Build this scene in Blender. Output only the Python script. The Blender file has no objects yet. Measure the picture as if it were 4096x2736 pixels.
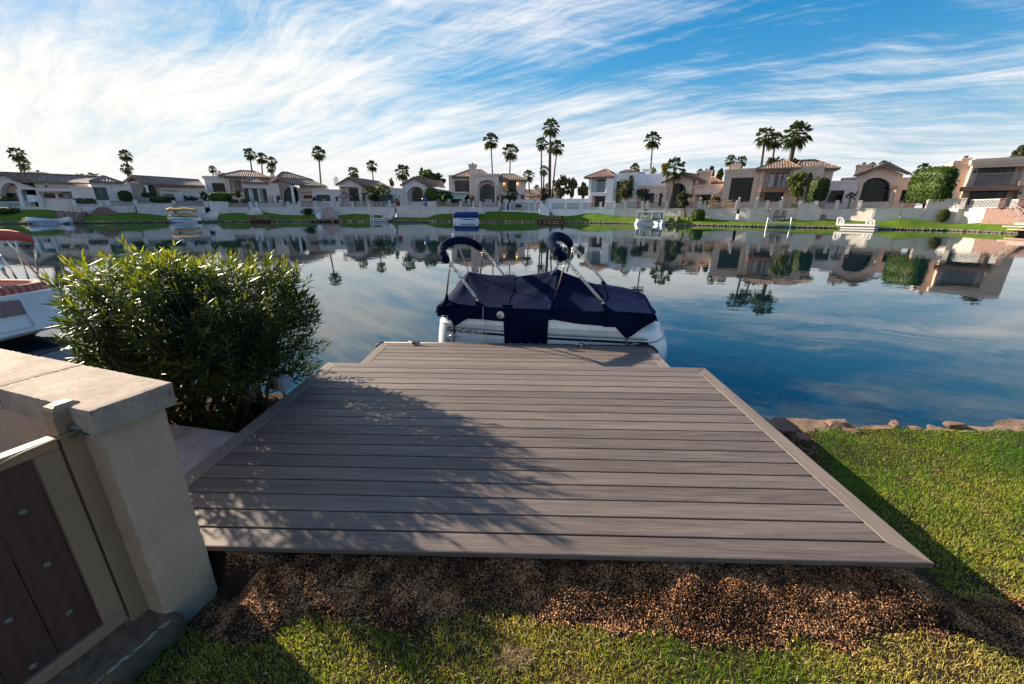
import bpy, bmesh, math, random
import numpy as np
from mathutils import Vector, Matrix
from mathutils.geometry import tessellate_polygon

# ------------------------------------------------------------------ camera, world, sun, exposure
SC = bpy.context.scene
COL = SC.collection
W0, H0, FPX, CAMZ = 4096.0, 2736.0, 1589.0, 1.727
PITCH, ROLL, YAW = math.radians(18.15), math.radians(0.365), math.radians(-1.205)
_f = Vector((math.sin(YAW)*math.cos(PITCH), math.cos(YAW)*math.cos(PITCH), -math.sin(PITCH)))
_r = Vector((math.cos(YAW), -math.sin(YAW), 0)); _u = _r.cross(_f)
CR = math.cos(ROLL)*_r + math.sin(ROLL)*_u
CU = -math.sin(ROLL)*_r + math.cos(ROLL)*_u
CF = _f
cam = bpy.data.cameras.new('camera'); cam_o = bpy.data.objects.new('camera', cam); COL.objects.link(cam_o)
cam.sensor_width = 36; cam.lens = 36*FPX/W0; cam.clip_end = 5000; cam.clip_start = 0.05
M = Matrix.Identity(4)
for i in range(3):
    M[i][0], M[i][1], M[i][2] = CR[i], CU[i], -CF[i]
M[2][3] = CAMZ
cam_o.matrix_world = M
SC.camera = cam_o

SUN_AZ, SUN_EL = math.radians(-59), math.radians(23.5)
SUNV = Vector((math.sin(SUN_AZ)*math.cos(SUN_EL), math.cos(SUN_AZ)*math.cos(SUN_EL), math.sin(SUN_EL)))
sl = bpy.data.lights.new('sun', 'SUN'); sl.energy = 5.0; sl.angle = math.radians(0.55); sl.color = (1.0, 0.85, 0.66)
so = bpy.data.objects.new('sun', sl); COL.objects.link(so)
so.rotation_euler = (-SUNV).to_track_quat('-Z', 'Y').to_euler(); so.location = SUNV*60

SC.view_settings.view_transform = 'Standard'; SC.view_settings.look = 'None'
SC.view_settings.gamma = 1; SC.view_settings.use_curve_mapping = False
SC.view_settings.exposure = 1.32
SC.cycles.max_bounces = 8; SC.cycles.caustics_reflective = False; SC.cycles.caustics_refractive = False

class NT:
    """small helper round a node tree"""
    def __init__(s, nt): s.nt = nt; s.nt.nodes.clear()
    def n(s, t, ins=None, **kw):
        nd = s.nt.nodes.new(t)
        for k, v in kw.items(): setattr(nd, k, v)
        if ins:
            for k, v in ins.items():
                if hasattr(v, 'is_output') or isinstance(v, bpy.types.NodeSocket): s.nt.links.new(v, nd.inputs[k])
                else: nd.inputs[k].default_value = v
        return nd
    def math(s, op, a, b=None, c=None, clamp=False):
        d = {0: a}
        if b is not None: d[1] = b
        if c is not None: d[2] = c
        nd = s.n('ShaderNodeMath', d, operation=op); nd.use_clamp = clamp
        return nd.outputs[0]
    def ramp(s, fac, stops, interp='LINEAR'):
        nd = s.n('ShaderNodeValToRGB', {0: fac}); r = nd.color_ramp; r.interpolation = interp
        while len(r.elements) < len(stops): r.elements.new(0.5)
        for e, (p, c) in zip(r.elements, stops):
            e.position = p; e.color = (c[0], c[1], c[2], 1) if hasattr(c, '__len__') else (c, c, c, 1)
        return nd.outputs[0]
    def mix(s, fac, a, b, blend='MIX'):
        nd = s.n('ShaderNodeMix', data_type='RGBA', blend_type=blend)
        for k, v in ((0, fac), (6, a), (7, b)):
            if isinstance(v, bpy.types.NodeSocket): s.nt.links.new(v, nd.inputs[k])
            elif k == 0: nd.inputs[0].default_value = v
            else: nd.inputs[k].default_value = (v[0], v[1], v[2], 1)
        return nd.outputs[2]
    def noise(s, vec, scale, detail=4, rough=0.55, dist=0.0, lac=2.0):
        d = {'Scale': scale, 'Detail': detail, 'Roughness': rough, 'Distortion': dist, 'Lacunarity': lac}
        if vec is not None: d['Vector'] = vec
        return s.n('ShaderNodeTexNoise', d)
    def mapping(s, vec, scale=(1,1,1), rot=(0,0,0), loc=(0,0,0)):
        return s.n('ShaderNodeMapping', {'Vector': vec, 'Scale': scale, 'Rotation': rot, 'Location': loc}).outputs[0]

world = bpy.data.worlds.new('World'); SC.world = world; world.use_nodes = True
w = NT(world.node_tree)
sky = w.n('ShaderNodeTexSky', sky_type='NISHITA', sun_disc=False, sun_elevation=SUN_EL, sun_rotation=SUN_AZ,
          altitude=400, air_density=1.0, dust_density=0.15, ozone_density=3.0)
SKY_K = 0.076
tc = w.n('ShaderNodeTexCoord').outputs['Generated']
sx = w.n('ShaderNodeSeparateXYZ', {0: tc})
dx, dy, dz = sx.outputs
zc = w.math('ADD', w.math('MAXIMUM', dz, 0.0), 0.17)
cx = w.math('DIVIDE', dx, zc); cy = w.math('DIVIDE', dy, zc)
cp = w.n('ShaderNodeCombineXYZ', {0: cx, 1: cy, 2: 0.0}).outputs[0]
def sky_warp(v, sc, amt, loc):
    nz = w.noise(w.mapping(v, loc=loc), sc, 3, 0.5).outputs['Color']
    c_ = w.n('ShaderNodeVectorMath', {0: nz, 1: (0.5, 0.5, 0.5)}, operation='SUBTRACT').outputs[0]
    return w.n('ShaderNodeVectorMath', {0: v, 1: w.n('ShaderNodeVectorMath', {0: c_, 'Scale': amt}, operation='SCALE').outputs[0]}, operation='ADD').outputs[0]
# cirrus: a broad cover mask, streaks and fine hair
cpw = sky_warp(cp, 0.5, 0.75, (3.1, 7.7, 0))
cpf = sky_warp(cpw, 3.1, 0.13, (1.1, 2.7, 0))
m1 = w.mapping(w.mapping(cpw, rot=(0, 0, math.radians(14))), scale=(0.42, 1.25, 1), loc=(2.3, 0.9, 0))
str1 = w.noise(m1, 1.5, 9, 0.64, 0.1).outputs[0]
m2 = w.mapping(w.mapping(cpf, rot=(0, 0, math.radians(30))), scale=(0.45, 4.2, 1), loc=(5.3, 2.4, 0))
str2 = w.noise(m2, 2.3, 9, 0.70, 0.15).outputs[0]
m3 = w.mapping(w.mapping(cpf, rot=(0, 0, math.radians(-8))), scale=(0.6, 3.0, 1), loc=(1.3, 8.4, 0))
str3 = w.noise(m3, 3.8, 8, 0.72, 0.2).outputs[0]
cov = w.noise(w.mapping(cp, loc=(0.9, 4.3, 0), scale=(0.55, 1, 1)), 0.60, 3, 0.5).outputs[0]
bias = w.math('ADD', w.math('MULTIPLY', w.math('MAXIMUM', dx, 0.0), -0.20), w.math('MULTIPLY_ADD', w.math('MINIMUM', dx, 0.0), 0.045, 0.065))                     # more veil towards the sun side
low = w.math('MULTIPLY', w.math('POWER', w.math('SUBTRACT', 1.0, w.math('MAXIMUM', dz, 0.0)), 5.0), 0.30)
dens = w.math('ADD', w.math('MULTIPLY', str1, 0.62), w.math('MULTIPLY', str2, 0.50))
dens = w.math('ADD', dens, w.math('MULTIPLY', str3, 0.24))
dens = w.math('ADD', dens, w.math('MULTIPLY', w.math('SUBTRACT', cov, 0.5), 0.95))
dens = w.math('ADD', w.math('ADD', dens, bias), low)
a = w.n('ShaderNodeMapRange', {0: dens, 1: 0.58, 2: 0.95, 3: 0.0, 4: 1.0}, interpolation_type='SMOOTHSTEP').outputs[0]
a = w.math('MULTIPLY', a, 0.96)
dotn = w.n('ShaderNodeVectorMath', {0: tc, 1: tuple(SUNV)}, operation='DOT_PRODUCT').outputs['Value']
glow = w.math('POWER', w.math('MAXIMUM', dotn, 0.0), 5.0)
cl_k = w.math('MULTIPLY_ADD', glow, 0.4, 5.1)
cl_k = w.math('MULTIPLY', cl_k, w.math('ADD', 0.62, w.math('ADD', w.math('MULTIPLY', str2, 0.45), w.math('MULTIPLY', str1, 0.30))))
cl_c = w.n('ShaderNodeVectorMath', {0: w.mix(glow, (0.98, 0.985, 1.0), (1.0, 0.97, 0.91)), 'Scale': cl_k}, operation='SCALE').outputs[0]
hs = w.n('ShaderNodeHueSaturation', {'Hue': 0.513, 'Saturation': 1.42, 'Value': 1.75, 'Color': sky.outputs[0]}).outputs[0]
# bright parts of the sky roll off softly, as through thin high veil
one = w.n('ShaderNodeVectorMath', {0: w.n('ShaderNodeVectorMath', {0: hs, 'Scale': 0.14}, operation='SCALE').outputs[0], 1: (1.0, 1.0, 1.0)}, operation='ADD').outputs[0]
hs = w.n('ShaderNodeVectorMath', {0: hs, 1: one}, operation='DIVIDE').outputs[0]
skc = w.mix(a, hs, cl_c)
bg = w.n('ShaderNodeBackground', {'Color': skc, 'Strength': SKY_K})
w.n('ShaderNodeOutputWorld', {0: bg.outputs[0]})

# ------------------------------------------------------------------ pixel -> ray helpers (photograph pixels, full size)
def ray(px, py): return CF + CR*((px-W0/2)/FPX) - CU*((py-H0/2)/FPX)
def at(px, py, Y):
    d = ray(px, py); t = Y/d.y
    return Vector((d.x*t, Y, CAMZ + d.z*t))
def onz(px, py, z):
    d = ray(px, py); t = (z-CAMZ)/d.z
    return Vector((d.x*t, d.y*t, z))
def project(p):
    q = Vector(p) - Vector((0, 0, CAMZ)); d = q.dot(CF)
    return (W0/2 + FPX*q.dot(CR)/d, H0/2 - FPX*q.dot(CU)/d)
def lerp(a, b, t): return a + (b-a)*t
def interp(x, xs, ys): return float(np.interp(x, xs, ys))

# ------------------------------------------------------------------ scene helpers
ORG = {}
def tag(o, label=None, cat=None, group=None, kind=None):
    if label: o['label'] = label
    if cat: o['category'] = cat
    if group: o['group'] = group
    if kind: o['kind'] = kind
    return o
def thing(name, label, cat, loc=(0, 0, 0), group=None):
    o = bpy.data.objects.new(name, None); COL.objects.link(o); o.location = loc; o.empty_display_size = 0.2
    ORG[o.name] = Vector(loc)
    return tag(o, label, cat, group, 'thing')
class MB:
    """collects geometry in world space; build() links it as one mesh object"""
    def __init__(s): s.v = []; s.f = []
    def add(s, vs, fs):
        n = len(s.v); s.v += [tuple(v) for v in vs]; s.f += [tuple(i+n for i in f) for f in fs]; return s
    def quad(s, a, b, c, d): return s.add([a, b, c, d], [(0, 1, 2, 3)])
    def box(s, c, size, rz=0.0, axes=None):
        c = Vector(c); hx, hy, hz = size[0]/2, size[1]/2, size[2]/2
        if axes is None: ax = Vector((math.cos(rz), math.sin(rz), 0)); ay = Vector((-math.sin(rz), math.cos(rz), 0)); az = Vector((0, 0, 1))
        else: ax, ay, az = axes
        vs = [c+ax*(hx*i)+ay*(hy*j)+az*(hz*k) for k in (-1, 1) for j in (-1, 1) for i in (-1, 1)]
        return s.add(vs, [(0, 2, 3, 1), (4, 5, 7, 6), (0, 1, 5, 4), (2, 6, 7, 3), (0, 4, 6, 2), (1, 3, 7, 5)])
    def rbox(s, c, size, rz=0.0, b=0.01):
        """box with chamfered edges"""
        bm = bmesh.new(); bmesh.ops.create_cube(bm, size=1)
        for v in bm.verts: v.co = Vector((v.co.x*size[0], v.co.y*size[1], v.co.z*size[2]))
        bmesh.ops.bevel(bm, geom=bm.edges[:], offset=b, segments=2, affect='EDGES', profile=0.5)
        R = Matrix.Rotation(rz, 3, 'Z'); c = Vector(c); bm.verts.ensure_lookup_table()
        s.add([R @ v.co + c for v in bm.verts], [[v.index for v in f.verts] for f in bm.faces]); bm.free(); return s
    def beam(s, a, b, wd, ht, up=(0, 0, 1)):
        a, b = Vector(a), Vector(b); t = (b-a)
        if t.length < 1e-6: return s
        L = t.length; t.normalize(); up = Vector(up)
        sd = t.cross(up)
        if sd.length < 1e-4: sd = t.cross(Vector((0, 1, 0)))
        sd.normalize(); u2 = sd.cross(t)
        return s.box((a+b)/2, (L, wd, ht), axes=(t, sd, u2))
    def tube(s, pts, r, n=8, cap=True):
        pts = [Vector(p) for p in pts]; m = len(pts)
        rs = r if hasattr(r, '__len__') else [r]*m
        base = len(s.v); ref = None
        for i, p in enumerate(pts):
            t = (pts[min(i+1, m-1)] - pts[max(i-1, 0)])
            t = t.normalized() if t.length > 1e-9 else Vector((0, 0, 1))
            if ref is None: ref = t.orthogonal().normalized()
            sd = (ref - t*ref.dot(t))
            sd = sd.normalized() if sd.length > 1e-6 else t.orthogonal().normalized()
            ref = sd; u2 = t.cross(sd)
            for k in range(n):
                an = 2*math.pi*k/n
                s.v.append(tuple(p + (sd*math.cos(an)+u2*math.sin(an))*rs[i]))
        for i in range(m-1):
            for k in range(n):
                k2 = (k+1) % n
                s.f.append((base+i*n+k, base+i*n+k2, base+(i+1)*n+k2, base+(i+1)*n+k))
        if cap:
            s.f.append(tuple(base+k for k in reversed(range(n)))); s.f.append(tuple(base+(m-1)*n+k for k in range(n)))
        return s
    def lathe(s, c, prof, n=12, axis=None):
        c = Vector(c); base = len(s.v); m = len(prof)
        if axis is None: ax, sx_, sy_ = Vector((0, 0, 1)), Vector((1, 0, 0)), Vector((0, 1, 0))
        else:
            ax = Vector(axis).normalized(); sx_ = ax.orthogonal().normalized(); sy_ = ax.cross(sx_)
        for r, z in prof:
            for k in range(n):
                an = 2*math.pi*k/n
                s.v.append(tuple(c + ax*z + (sx_*math.cos(an)+sy_*math.sin(an))*r))
        for i in range(m-1):
            for k in range(n):
                k2 = (k+1) % n
                s.f.append((base+i*n+k, base+i*n+k2, base+(i+1)*n+k2, base+(i+1)*n+k))
        s.f.append(tuple(base+k for k in reversed(range(n)))); s.f.append(tuple(base+(m-1)*n+k for k in range(n)))
        return s
    def prism(s, poly, off):
        """closed prism: polygon (3D points) swept by vector off"""
        poly = [Vector(p) for p in poly]; off = Vector(off); n = len(poly)
        vs = poly + [p+off for p in poly]
        tri = tessellate_polygon([poly])
        fs = [tuple(t) for t in tri] + [tuple(i+n for i in reversed(t)) for t in tri]
        fs += [(i, (i+1) % n, n+(i+1) % n, n+i) for i in range(n)]
        return s.add(vs, fs)
    def build(s, name, m, parent=None, smooth=False, kind=None, fix=True):
        me = bpy.data.meshes.new(name)
        o0 = Vector((0, 0, 0))
        if parent is not None: o0 = ORG[parent.name]
        me.from_pydata([(v[0]-o0.x, v[1]-o0.y, v[2]-o0.z) for v in s.v], [], s.f)
        if fix:
            bm = bmesh.new(); bm.from_mesh(me); bmesh.ops.recalc_face_normals(bm, faces=bm.faces[:]); bm.to_mesh(me); bm.free()
        if m is not None: me.materials.append(m)
        if smooth: me.polygons.foreach_set('use_smooth', [True]*len(me.polygons))
        o = bpy.data.objects.new(name, me); COL.objects.link(o)
        if parent is not None: o.parent = parent
        ORG[o.name] = o0
        if kind: o['kind'] = kind
        return o
def np_mesh(name, V, Fq, m, parent=None, kind=None, smooth=False, attr=None):
    """numpy arrays -> mesh object; Fq is (n,3) or (n,4) faces; attr: dict of per-vertex floats"""
    me = bpy.data.meshes.new(name)
    o0 = ORG[parent.name] if parent is not None else Vector((0, 0, 0))
    V = np.asarray(V, np.float64) - np.array(o0); k = Fq.shape[1]
    me.vertices.add(len(V)); me.vertices.foreach_set('co', V.astype(np.float32).ravel())
    me.loops.add(Fq.size); me.loops.foreach_set('vertex_index', Fq.astype(np.int32).ravel())
    me.polygons.add(len(Fq)); me.polygons.foreach_set('loop_start', np.arange(0, Fq.size, k, dtype=np.int32))
    if smooth: me.polygons.foreach_set('use_smooth', np.ones(len(Fq), bool))
    me.update(calc_edges=True)
    if attr:
        for an, av in attr.items():
            at_ = me.attributes.new(an, 'FLOAT', 'POINT'); at_.data.foreach_set('value', np.asarray(av, np.float32))
    me.materials.append(m)
    o = bpy.data.objects.new(name, me); COL.objects.link(o)
    if parent is not None: o.parent = parent
    ORG[o.name] = o0
    if kind: o['kind'] = kind
    return o
def dup_tree(root, loc, label, group=None, scale=None, rz=None):
    r = root.copy(); COL.objects.link(r); r.location = loc; r['label'] = label
    if group: r['group'] = group
    if scale is not None: r.scale = scale
    if rz is not None: r.rotation_euler = (0, 0, rz)
    for ch in list(root.children):
        c = ch.copy(); COL.objects.link(c); c.parent = r
        for g in list(ch.children):
            d = g.copy(); COL.objects.link(d); d.parent = c
    return r

# ------------------------------------------------------------------ materials
def newmat(name):
    m = bpy.data.materials.new(name); m.use_nodes = True
    return m, NT(m.node_tree)
def finish(t, shader): t.n('ShaderNodeOutputMaterial', {0: shader})
def princ(t, **k):
    ins = {}
    for a_, b_ in k.items(): ins[a_.replace('_', ' ')] = b_
    return t.n('ShaderNodeBsdfPrincipled', ins)
def bump(t, h, strength=0.3, dist=0.01):
    return t.n('ShaderNodeBump', {'Height': h, 'Strength': strength, 'Distance': dist}).outputs[0]
def obj_co(t): return t.n('ShaderNodeTexCoord').outputs['Object']
def c4(c): return (c[0], c[1], c[2], 1)
def stucco(name, c, scale=1.0, rough=0.9, dirt=0.25, fine=45, bs=0.35, bd=0.006):
    m, t = newmat(name); co = obj_co(t)
    n1 = t.noise(co, 0.7*scale, 5, 0.6).outputs[0]; n2 = t.noise(co, fine*scale, 3, 0.6).outputs[0]
    dk = tuple(x*(1-dirt) for x in c); lt = tuple(min(1, x*1.10) for x in c)
    col = t.ramp(n1, [(0.3, dk), (0.52, c), (0.75, lt)])
    p = princ(t, Base_Color=col, Roughness=rough, Normal=bump(t, n2, bs, bd)); finish(t, p.outputs[0]); return m
def plain(name, c, rough=0.5, metal=0.0, var=0.12, scale=8, spec=0.5, bs=0.0):
    m, t = newmat(name); co = obj_co(t)
    n1 = t.noise(co, scale, 4, 0.6).outputs[0]
    col = t.ramp(n1, [(0.3, tuple(x*(1-var) for x in c)), (0.7, tuple(min(1, x*(1+var)) for x in c))])
    k = dict(Base_Color=col, Roughness=rough, Metallic=metal, Specular_IOR_Level=spec)
    if bs: k['Normal'] = bump(t, t.noise(co, scale*6, 3).outputs[0], bs, 0.004)
    finish(t, princ(t, **k).outputs[0]); return m
def leafmat(name, stops, trans=0.35, rough=0.55, tcol=None, spec=0.4):
    m, t = newmat(name)
    rnd = t.n('ShaderNodeNewGeometry').outputs['Random Per Island']
    col = t.ramp(rnd, stops)
    p = princ(t, Base_Color=col, Roughness=rough, Specular_IOR_Level=spec)
    tr = t.n('ShaderNodeBsdfTranslucent', {'Color': t.mix(1.0, col, tcol or (1.5, 1.5, 0.6), 'MULTIPLY')})
    finish(t, t.n('ShaderNodeMixShader', {0: trans, 1: p.outputs[0], 2: tr.outputs[0]}).outputs[0]); return m

MAT = {}
MAT['white_wall'] = stucco('white_stucco', (0.84, 0.83, 0.83), dirt=0.06)
MAT['pink_wall'] = stucco('pink_stucco', (0.74, 0.58, 0.53), dirt=0.10)
MAT['beige_wall'] = stucco('beige_stucco', (0.74, 0.58, 0.48), dirt=0.10)
MAT['grey_wall'] = stucco('grey_stucco', (0.70, 0.62, 0.58), dirt=0.10)
MAT['tan_wall'] = stucco('tan_stucco', (0.62, 0.475, 0.37), dirt=0.10)
MAT['terrace_pink'] = stucco('terrace_pink_stucco', (0.70, 0.60, 0.58), dirt=0.16)
MAT['terrace_white'] = stucco('terrace_white_stucco', (0.84, 0.83, 0.83), dirt=0.10)
MAT['terrace_beige'] = stucco('terrace_beige_stucco', (0.66, 0.585, 0.54), dirt=0.16)
MAT['trim'] = plain('grey_trim', (0.28, 0.27, 0.25), 0.7)
MAT['fascia'] = plain('fascia_paint', (0.16, 0.14, 0.12), 0.7)
MAT['dark_metal'] = plain('dark_metal', (0.035, 0.035, 0.038), 0.45, spec=0.4)
MAT['white_paint'] = plain('white_paint', (0.75, 0.75, 0.74), 0.5, var=0.05)
MAT['rail_light'] = plain('light_rail_paint', (0.30, 0.275, 0.26), 0.5, var=0.05)
MAT['rail_dark'] = plain('dark_rail_paint', (0.07, 0.055, 0.05), 0.5, var=0.05)
MAT['frame_dark'] = plain('dark_window_frame', (0.02, 0.02, 0.02), 0.5)
MAT['curtain'] = plain('curtain_cloth', (0.55, 0.58, 0.6), 0.9)
MAT['stone_pink'] = stucco('pink_paver_stone', (0.24, 0.15, 0.13), dirt=0.35, scale=4)
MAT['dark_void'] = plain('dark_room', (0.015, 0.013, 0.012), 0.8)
def tile_mat(name, c1, c2, c3):
    m, t = newmat(name); co = obj_co(t)
    v = t.n('ShaderNodeTexVoronoi', {'Vector': t.mapping(co, scale=(3.0, 3.0, 3.0)), 'Scale': 1.0})
    n = t.noise(co, 0.35, 4, 0.6).outputs[0]
    r = t.n('ShaderNodeSeparateColor', {0: v.outputs['Color']}).outputs[0]
    f = t.math('ADD', t.math('MULTIPLY', r, 0.6), t.math('MULTIPLY', n, 0.4))
    col = t.ramp(f, [(0.15, c1), (0.5, c2), (0.85, c3)])
    wv = t.n('ShaderNodeTexWave', {'Vector': co, 'Scale': 1.6, 'Distortion': 0.3}, bands_direction='Z').outputs['Fac']
    finish(t, princ(t, Base_Color=col, Roughness=0.85, Normal=bump(t, wv, 0.5, 0.05)).outputs[0]); return m
MAT['tile_brown'] = tile_mat('brown_roof_tile', (0.14, 0.085, 0.065), (0.24, 0.15, 0.115), (0.36, 0.25, 0.2))
MAT['tile_grey'] = tile_mat('grey_roof_tile', (0.13, 0.085, 0.07), (0.215, 0.145, 0.118), (0.33, 0.245, 0.21))
MAT['tile_red'] = tile_mat('red_roof_tile', (0.13, 0.065, 0.05), (0.22, 0.11, 0.085), (0.30, 0.18, 0.14))
MAT['tile_tan'] = tile_mat('tan_roof_tile', (0.10, 0.062, 0.045), (0.20, 0.13, 0.092), (0.32, 0.23, 0.165))
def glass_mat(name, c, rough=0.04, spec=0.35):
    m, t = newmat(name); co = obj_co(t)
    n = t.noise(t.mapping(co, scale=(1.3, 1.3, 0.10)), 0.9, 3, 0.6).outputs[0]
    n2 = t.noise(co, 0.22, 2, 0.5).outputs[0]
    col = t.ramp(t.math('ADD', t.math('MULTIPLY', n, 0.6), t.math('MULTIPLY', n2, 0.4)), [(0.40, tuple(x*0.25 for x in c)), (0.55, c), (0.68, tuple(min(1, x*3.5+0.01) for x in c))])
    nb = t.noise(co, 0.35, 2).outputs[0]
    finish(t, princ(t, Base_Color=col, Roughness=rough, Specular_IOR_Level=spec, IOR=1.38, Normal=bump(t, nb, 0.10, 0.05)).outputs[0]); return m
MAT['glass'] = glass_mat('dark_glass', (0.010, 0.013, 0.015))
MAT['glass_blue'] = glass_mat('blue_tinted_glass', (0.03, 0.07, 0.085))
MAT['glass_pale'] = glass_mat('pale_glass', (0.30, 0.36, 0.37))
MAT['trunk'] = plain('palm_trunk_bark', (0.075, 0.050, 0.036), 0.9, var=0.35, scale=5, bs=0.5)
MAT['bark'] = plain('tree_bark', (0.10, 0.07, 0.05), 0.9, var=0.35, scale=6, bs=0.5)
MAT['palm'] = leafmat('palm_leaf', [(0.0, (0.035, 0.055, 0.018)), (0.5, (0.055, 0.085, 0.025)), (1.0, (0.10, 0.12, 0.04))], 0.25)
MAT['palm_yellow'] = leafmat('yellow_palm_leaf', [(0.0, (0.06, 0.09, 0.015)), (0.6, (0.16, 0.16, 0.03)), (1.0, (0.30, 0.22, 0.06))], 0.35)
MAT['dead_palm'] = leafmat('dead_palm_leaf', [(0.0, (0.10, 0.07, 0.04)), (1.0, (0.22, 0.15, 0.08))], 0.15)
MAT['leaf_dark'] = leafmat('dark_leaf', [(0.0, (0.018, 0.038, 0.010)), (0.6, (0.03, 0.065, 0.014)), (1.0, (0.06, 0.10, 0.025))], 0.25)
MAT['leaf_mid'] = leafmat('mid_leaf', [(0.0, (0.03, 0.06, 0.010)), (0.6, (0.05, 0.10, 0.015)), (1.0, (0.10, 0.15, 0.025))], 0.3)
MAT['leaf_light'] = leafmat('light_leaf', [(0.0, (0.05, 0.08, 0.012)), (0.6, (0.10, 0.14, 0.02)), (1.0, (0.20, 0.21, 0.04))], 0.35)
MAT['leaf_olive'] = leafmat('olive_leaf', [(0.0, (0.045, 0.058, 0.025)), (0.6, (0.07, 0.085, 0.035)), (1.0, (0.12, 0.125, 0.06))], 0.3)
MAT['leaf_grey'] = leafmat('grey_green_leaf', [(0.0, (0.05, 0.06, 0.04)), (0.6, (0.075, 0.09, 0.06)), (1.0, (0.12, 0.13, 0.085))], 0.3)
MAT['leaf_gold'] = leafmat('gold_leaf', [(0.0, (0.09, 0.08, 0.015)), (0.6, (0.18, 0.13, 0.025)), (1.0, (0.28, 0.17, 0.04))], 0.35)
def grass_mat(name, stops, trans=0.4):
    m, t = newmat(name)
    g = t.n('ShaderNodeNewGeometry'); rnd = g.outputs['Random Per Island']
    pn = t.noise(g.outputs['Position'], 1.1, 4, 0.6).outputs[0]
    f = t.math('ADD', t.math('MULTIPLY', rnd, 0.55), t.math('MULTIPLY_ADD', pn, 1.5, -0.5))
    tone = t.n('ShaderNodeAttribute', attribute_name='dry').outputs['Fac']
    f = t.math('ADD', f, tone)
    col = t.ramp(f, stops)
    p = princ(t, Base_Color=col, Roughness=0.6, Specular_IOR_Level=0.3)
    tr = t.n('ShaderNodeBsdfTranslucent', {'Color': t.mix(1.0, col, (1.5, 1.5, 0.7), 'MULTIPLY')})
    finish(t, t.n('ShaderNodeMixShader', {0: trans, 1: p.outputs[0], 2: tr.outputs[0]}).outputs[0]); return m
MAT['grass'] = grass_mat('grass_blade', [(0.05, (0.045, 0.145, 0.006)), (0.4, (0.115, 0.25, 0.010)), (0.65, (0.30, 0.33, 0.026)), (0.9, (0.56, 0.46, 0.13))])
def ground_mat(name, stops, scale, bs=0.6, bd=0.02):
    m, t = newmat(name); co = obj_co(t)
    n = t.noise(co, scale, 8, 0.65).outputs[0]; n2 = t.noise(co, scale*14, 4, 0.7).outputs[0]
    f = t.math('ADD', t.math('MULTIPLY', n, 0.5), t.math('MULTIPLY', n2, 0.5))
    finish(t, princ(t, Base_Color=t.ramp(f, stops), Roughness=0.95, Specular_IOR_Level=0.1, Normal=bump(t, n2, bs, bd)).outputs[0]); return m
MAT['soil'] = ground_mat('soil', [(0.3, (0.018, 0.012, 0.008)), (0.55, (0.045, 0.028, 0.018)), (0.75, (0.09, 0.055, 0.03))], 6)
MAT['far_lawn'] = ground_mat('lawn', [(0.3, (0.035, 0.080, 0.008)), (0.5, (0.075, 0.135, 0.012)), (0.7, (0.135, 0.185, 0.022))], 0.35, 0.8, 0.06)
MAT['paving'] = ground_mat('terrace_paving', [(0.3, (0.20, 0.14, 0.12)), (0.7, (0.32, 0.24, 0.21))], 0.8, 0.2)
MAT['rock'] = stucco('bank_rock', (0.32, 0.205, 0.145), dirt=0.55, scale=7, fine=26, bs=1.0, bd=0.03)
MAT['rock_grey'] = stucco('grey_rock', (0.20, 0.17, 0.145), dirt=0.5, scale=2.5, fine=10, bs=0.9, bd=0.04)
MAT['shore_stone'] = stucco('shore_stone', (0.17, 0.14, 0.115), dirt=0.5, scale=2.5, fine=9, bs=0.9, bd=0.04)
# ================================================================== large near structure: water, ground
WZ = -0.65
m, t = newmat('lake_water'); g = t.n('ShaderNodeNewGeometry'); pos = g.outputs['Position']
wn1 = t.noise(t.mapping(pos, scale=(0.8, 1.0, 1)), 0.9, 2, 0.5, 0.6).outputs[0]
wn2 = t.noise(t.mapping(pos, scale=(0.9, 1.0, 1), loc=(4, 9, 0)), 5.5, 2, 0.5).outputs[0]
wn3 = t.noise(pos, 0.12, 3, 0.5).outputs[0]                       # patches of breeze
hgt = t.math('ADD', t.math('MULTIPLY', wn1, 1.0), t.math('MULTIPLY', t.math('MULTIPLY', wn2, 0.16), t.math('MULTIPLY_ADD', wn3, 2.0, -0.35, clamp=True)))
body = t.mix(t.noise(pos, 0.5, 3).outputs[0], (0.0005, 0.010, 0.017), (0.001, 0.017, 0.024))
finish(t, princ(t, Base_Color=body, Roughness=0.02, IOR=1.8, Specular_IOR_Level=0.5, Normal=bump(t, hgt, 1.0, 0.0034)).outputs[0])
MAT['water'] = m
mb = MB(); mb.quad((-420, 2.0, WZ), (420, 2.0, WZ), (420, 170, WZ), (-420, 170, WZ)); mb.build('lake_water', MAT['water'], kind='structure')

RNG = np.random.default_rng(7)
def vnoise(x, y, sc, seed=0):
    """cheap smooth value noise on numpy arrays"""
    r = np.random.default_rng(seed).random((64, 64))
    x = np.asarray(x, float)*sc; y = np.asarray(y, float)*sc
    xi = np.floor(x).astype(int); yi = np.floor(y).astype(int); fx = x-xi; fy = y-yi
    fx = fx*fx*(3-2*fx); fy = fy*fy*(3-2*fy)
    a = r[xi % 64, yi % 64]; b = r[(xi+1) % 64, yi % 64]; c = r[xi % 64, (yi+1) % 64]; d = r[(xi+1) % 64, (yi+1) % 64]
    return a*(1-fx)*(1-fy)+b*fx*(1-fy)+c*(1-fx)*fy+d*fx*fy
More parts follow.
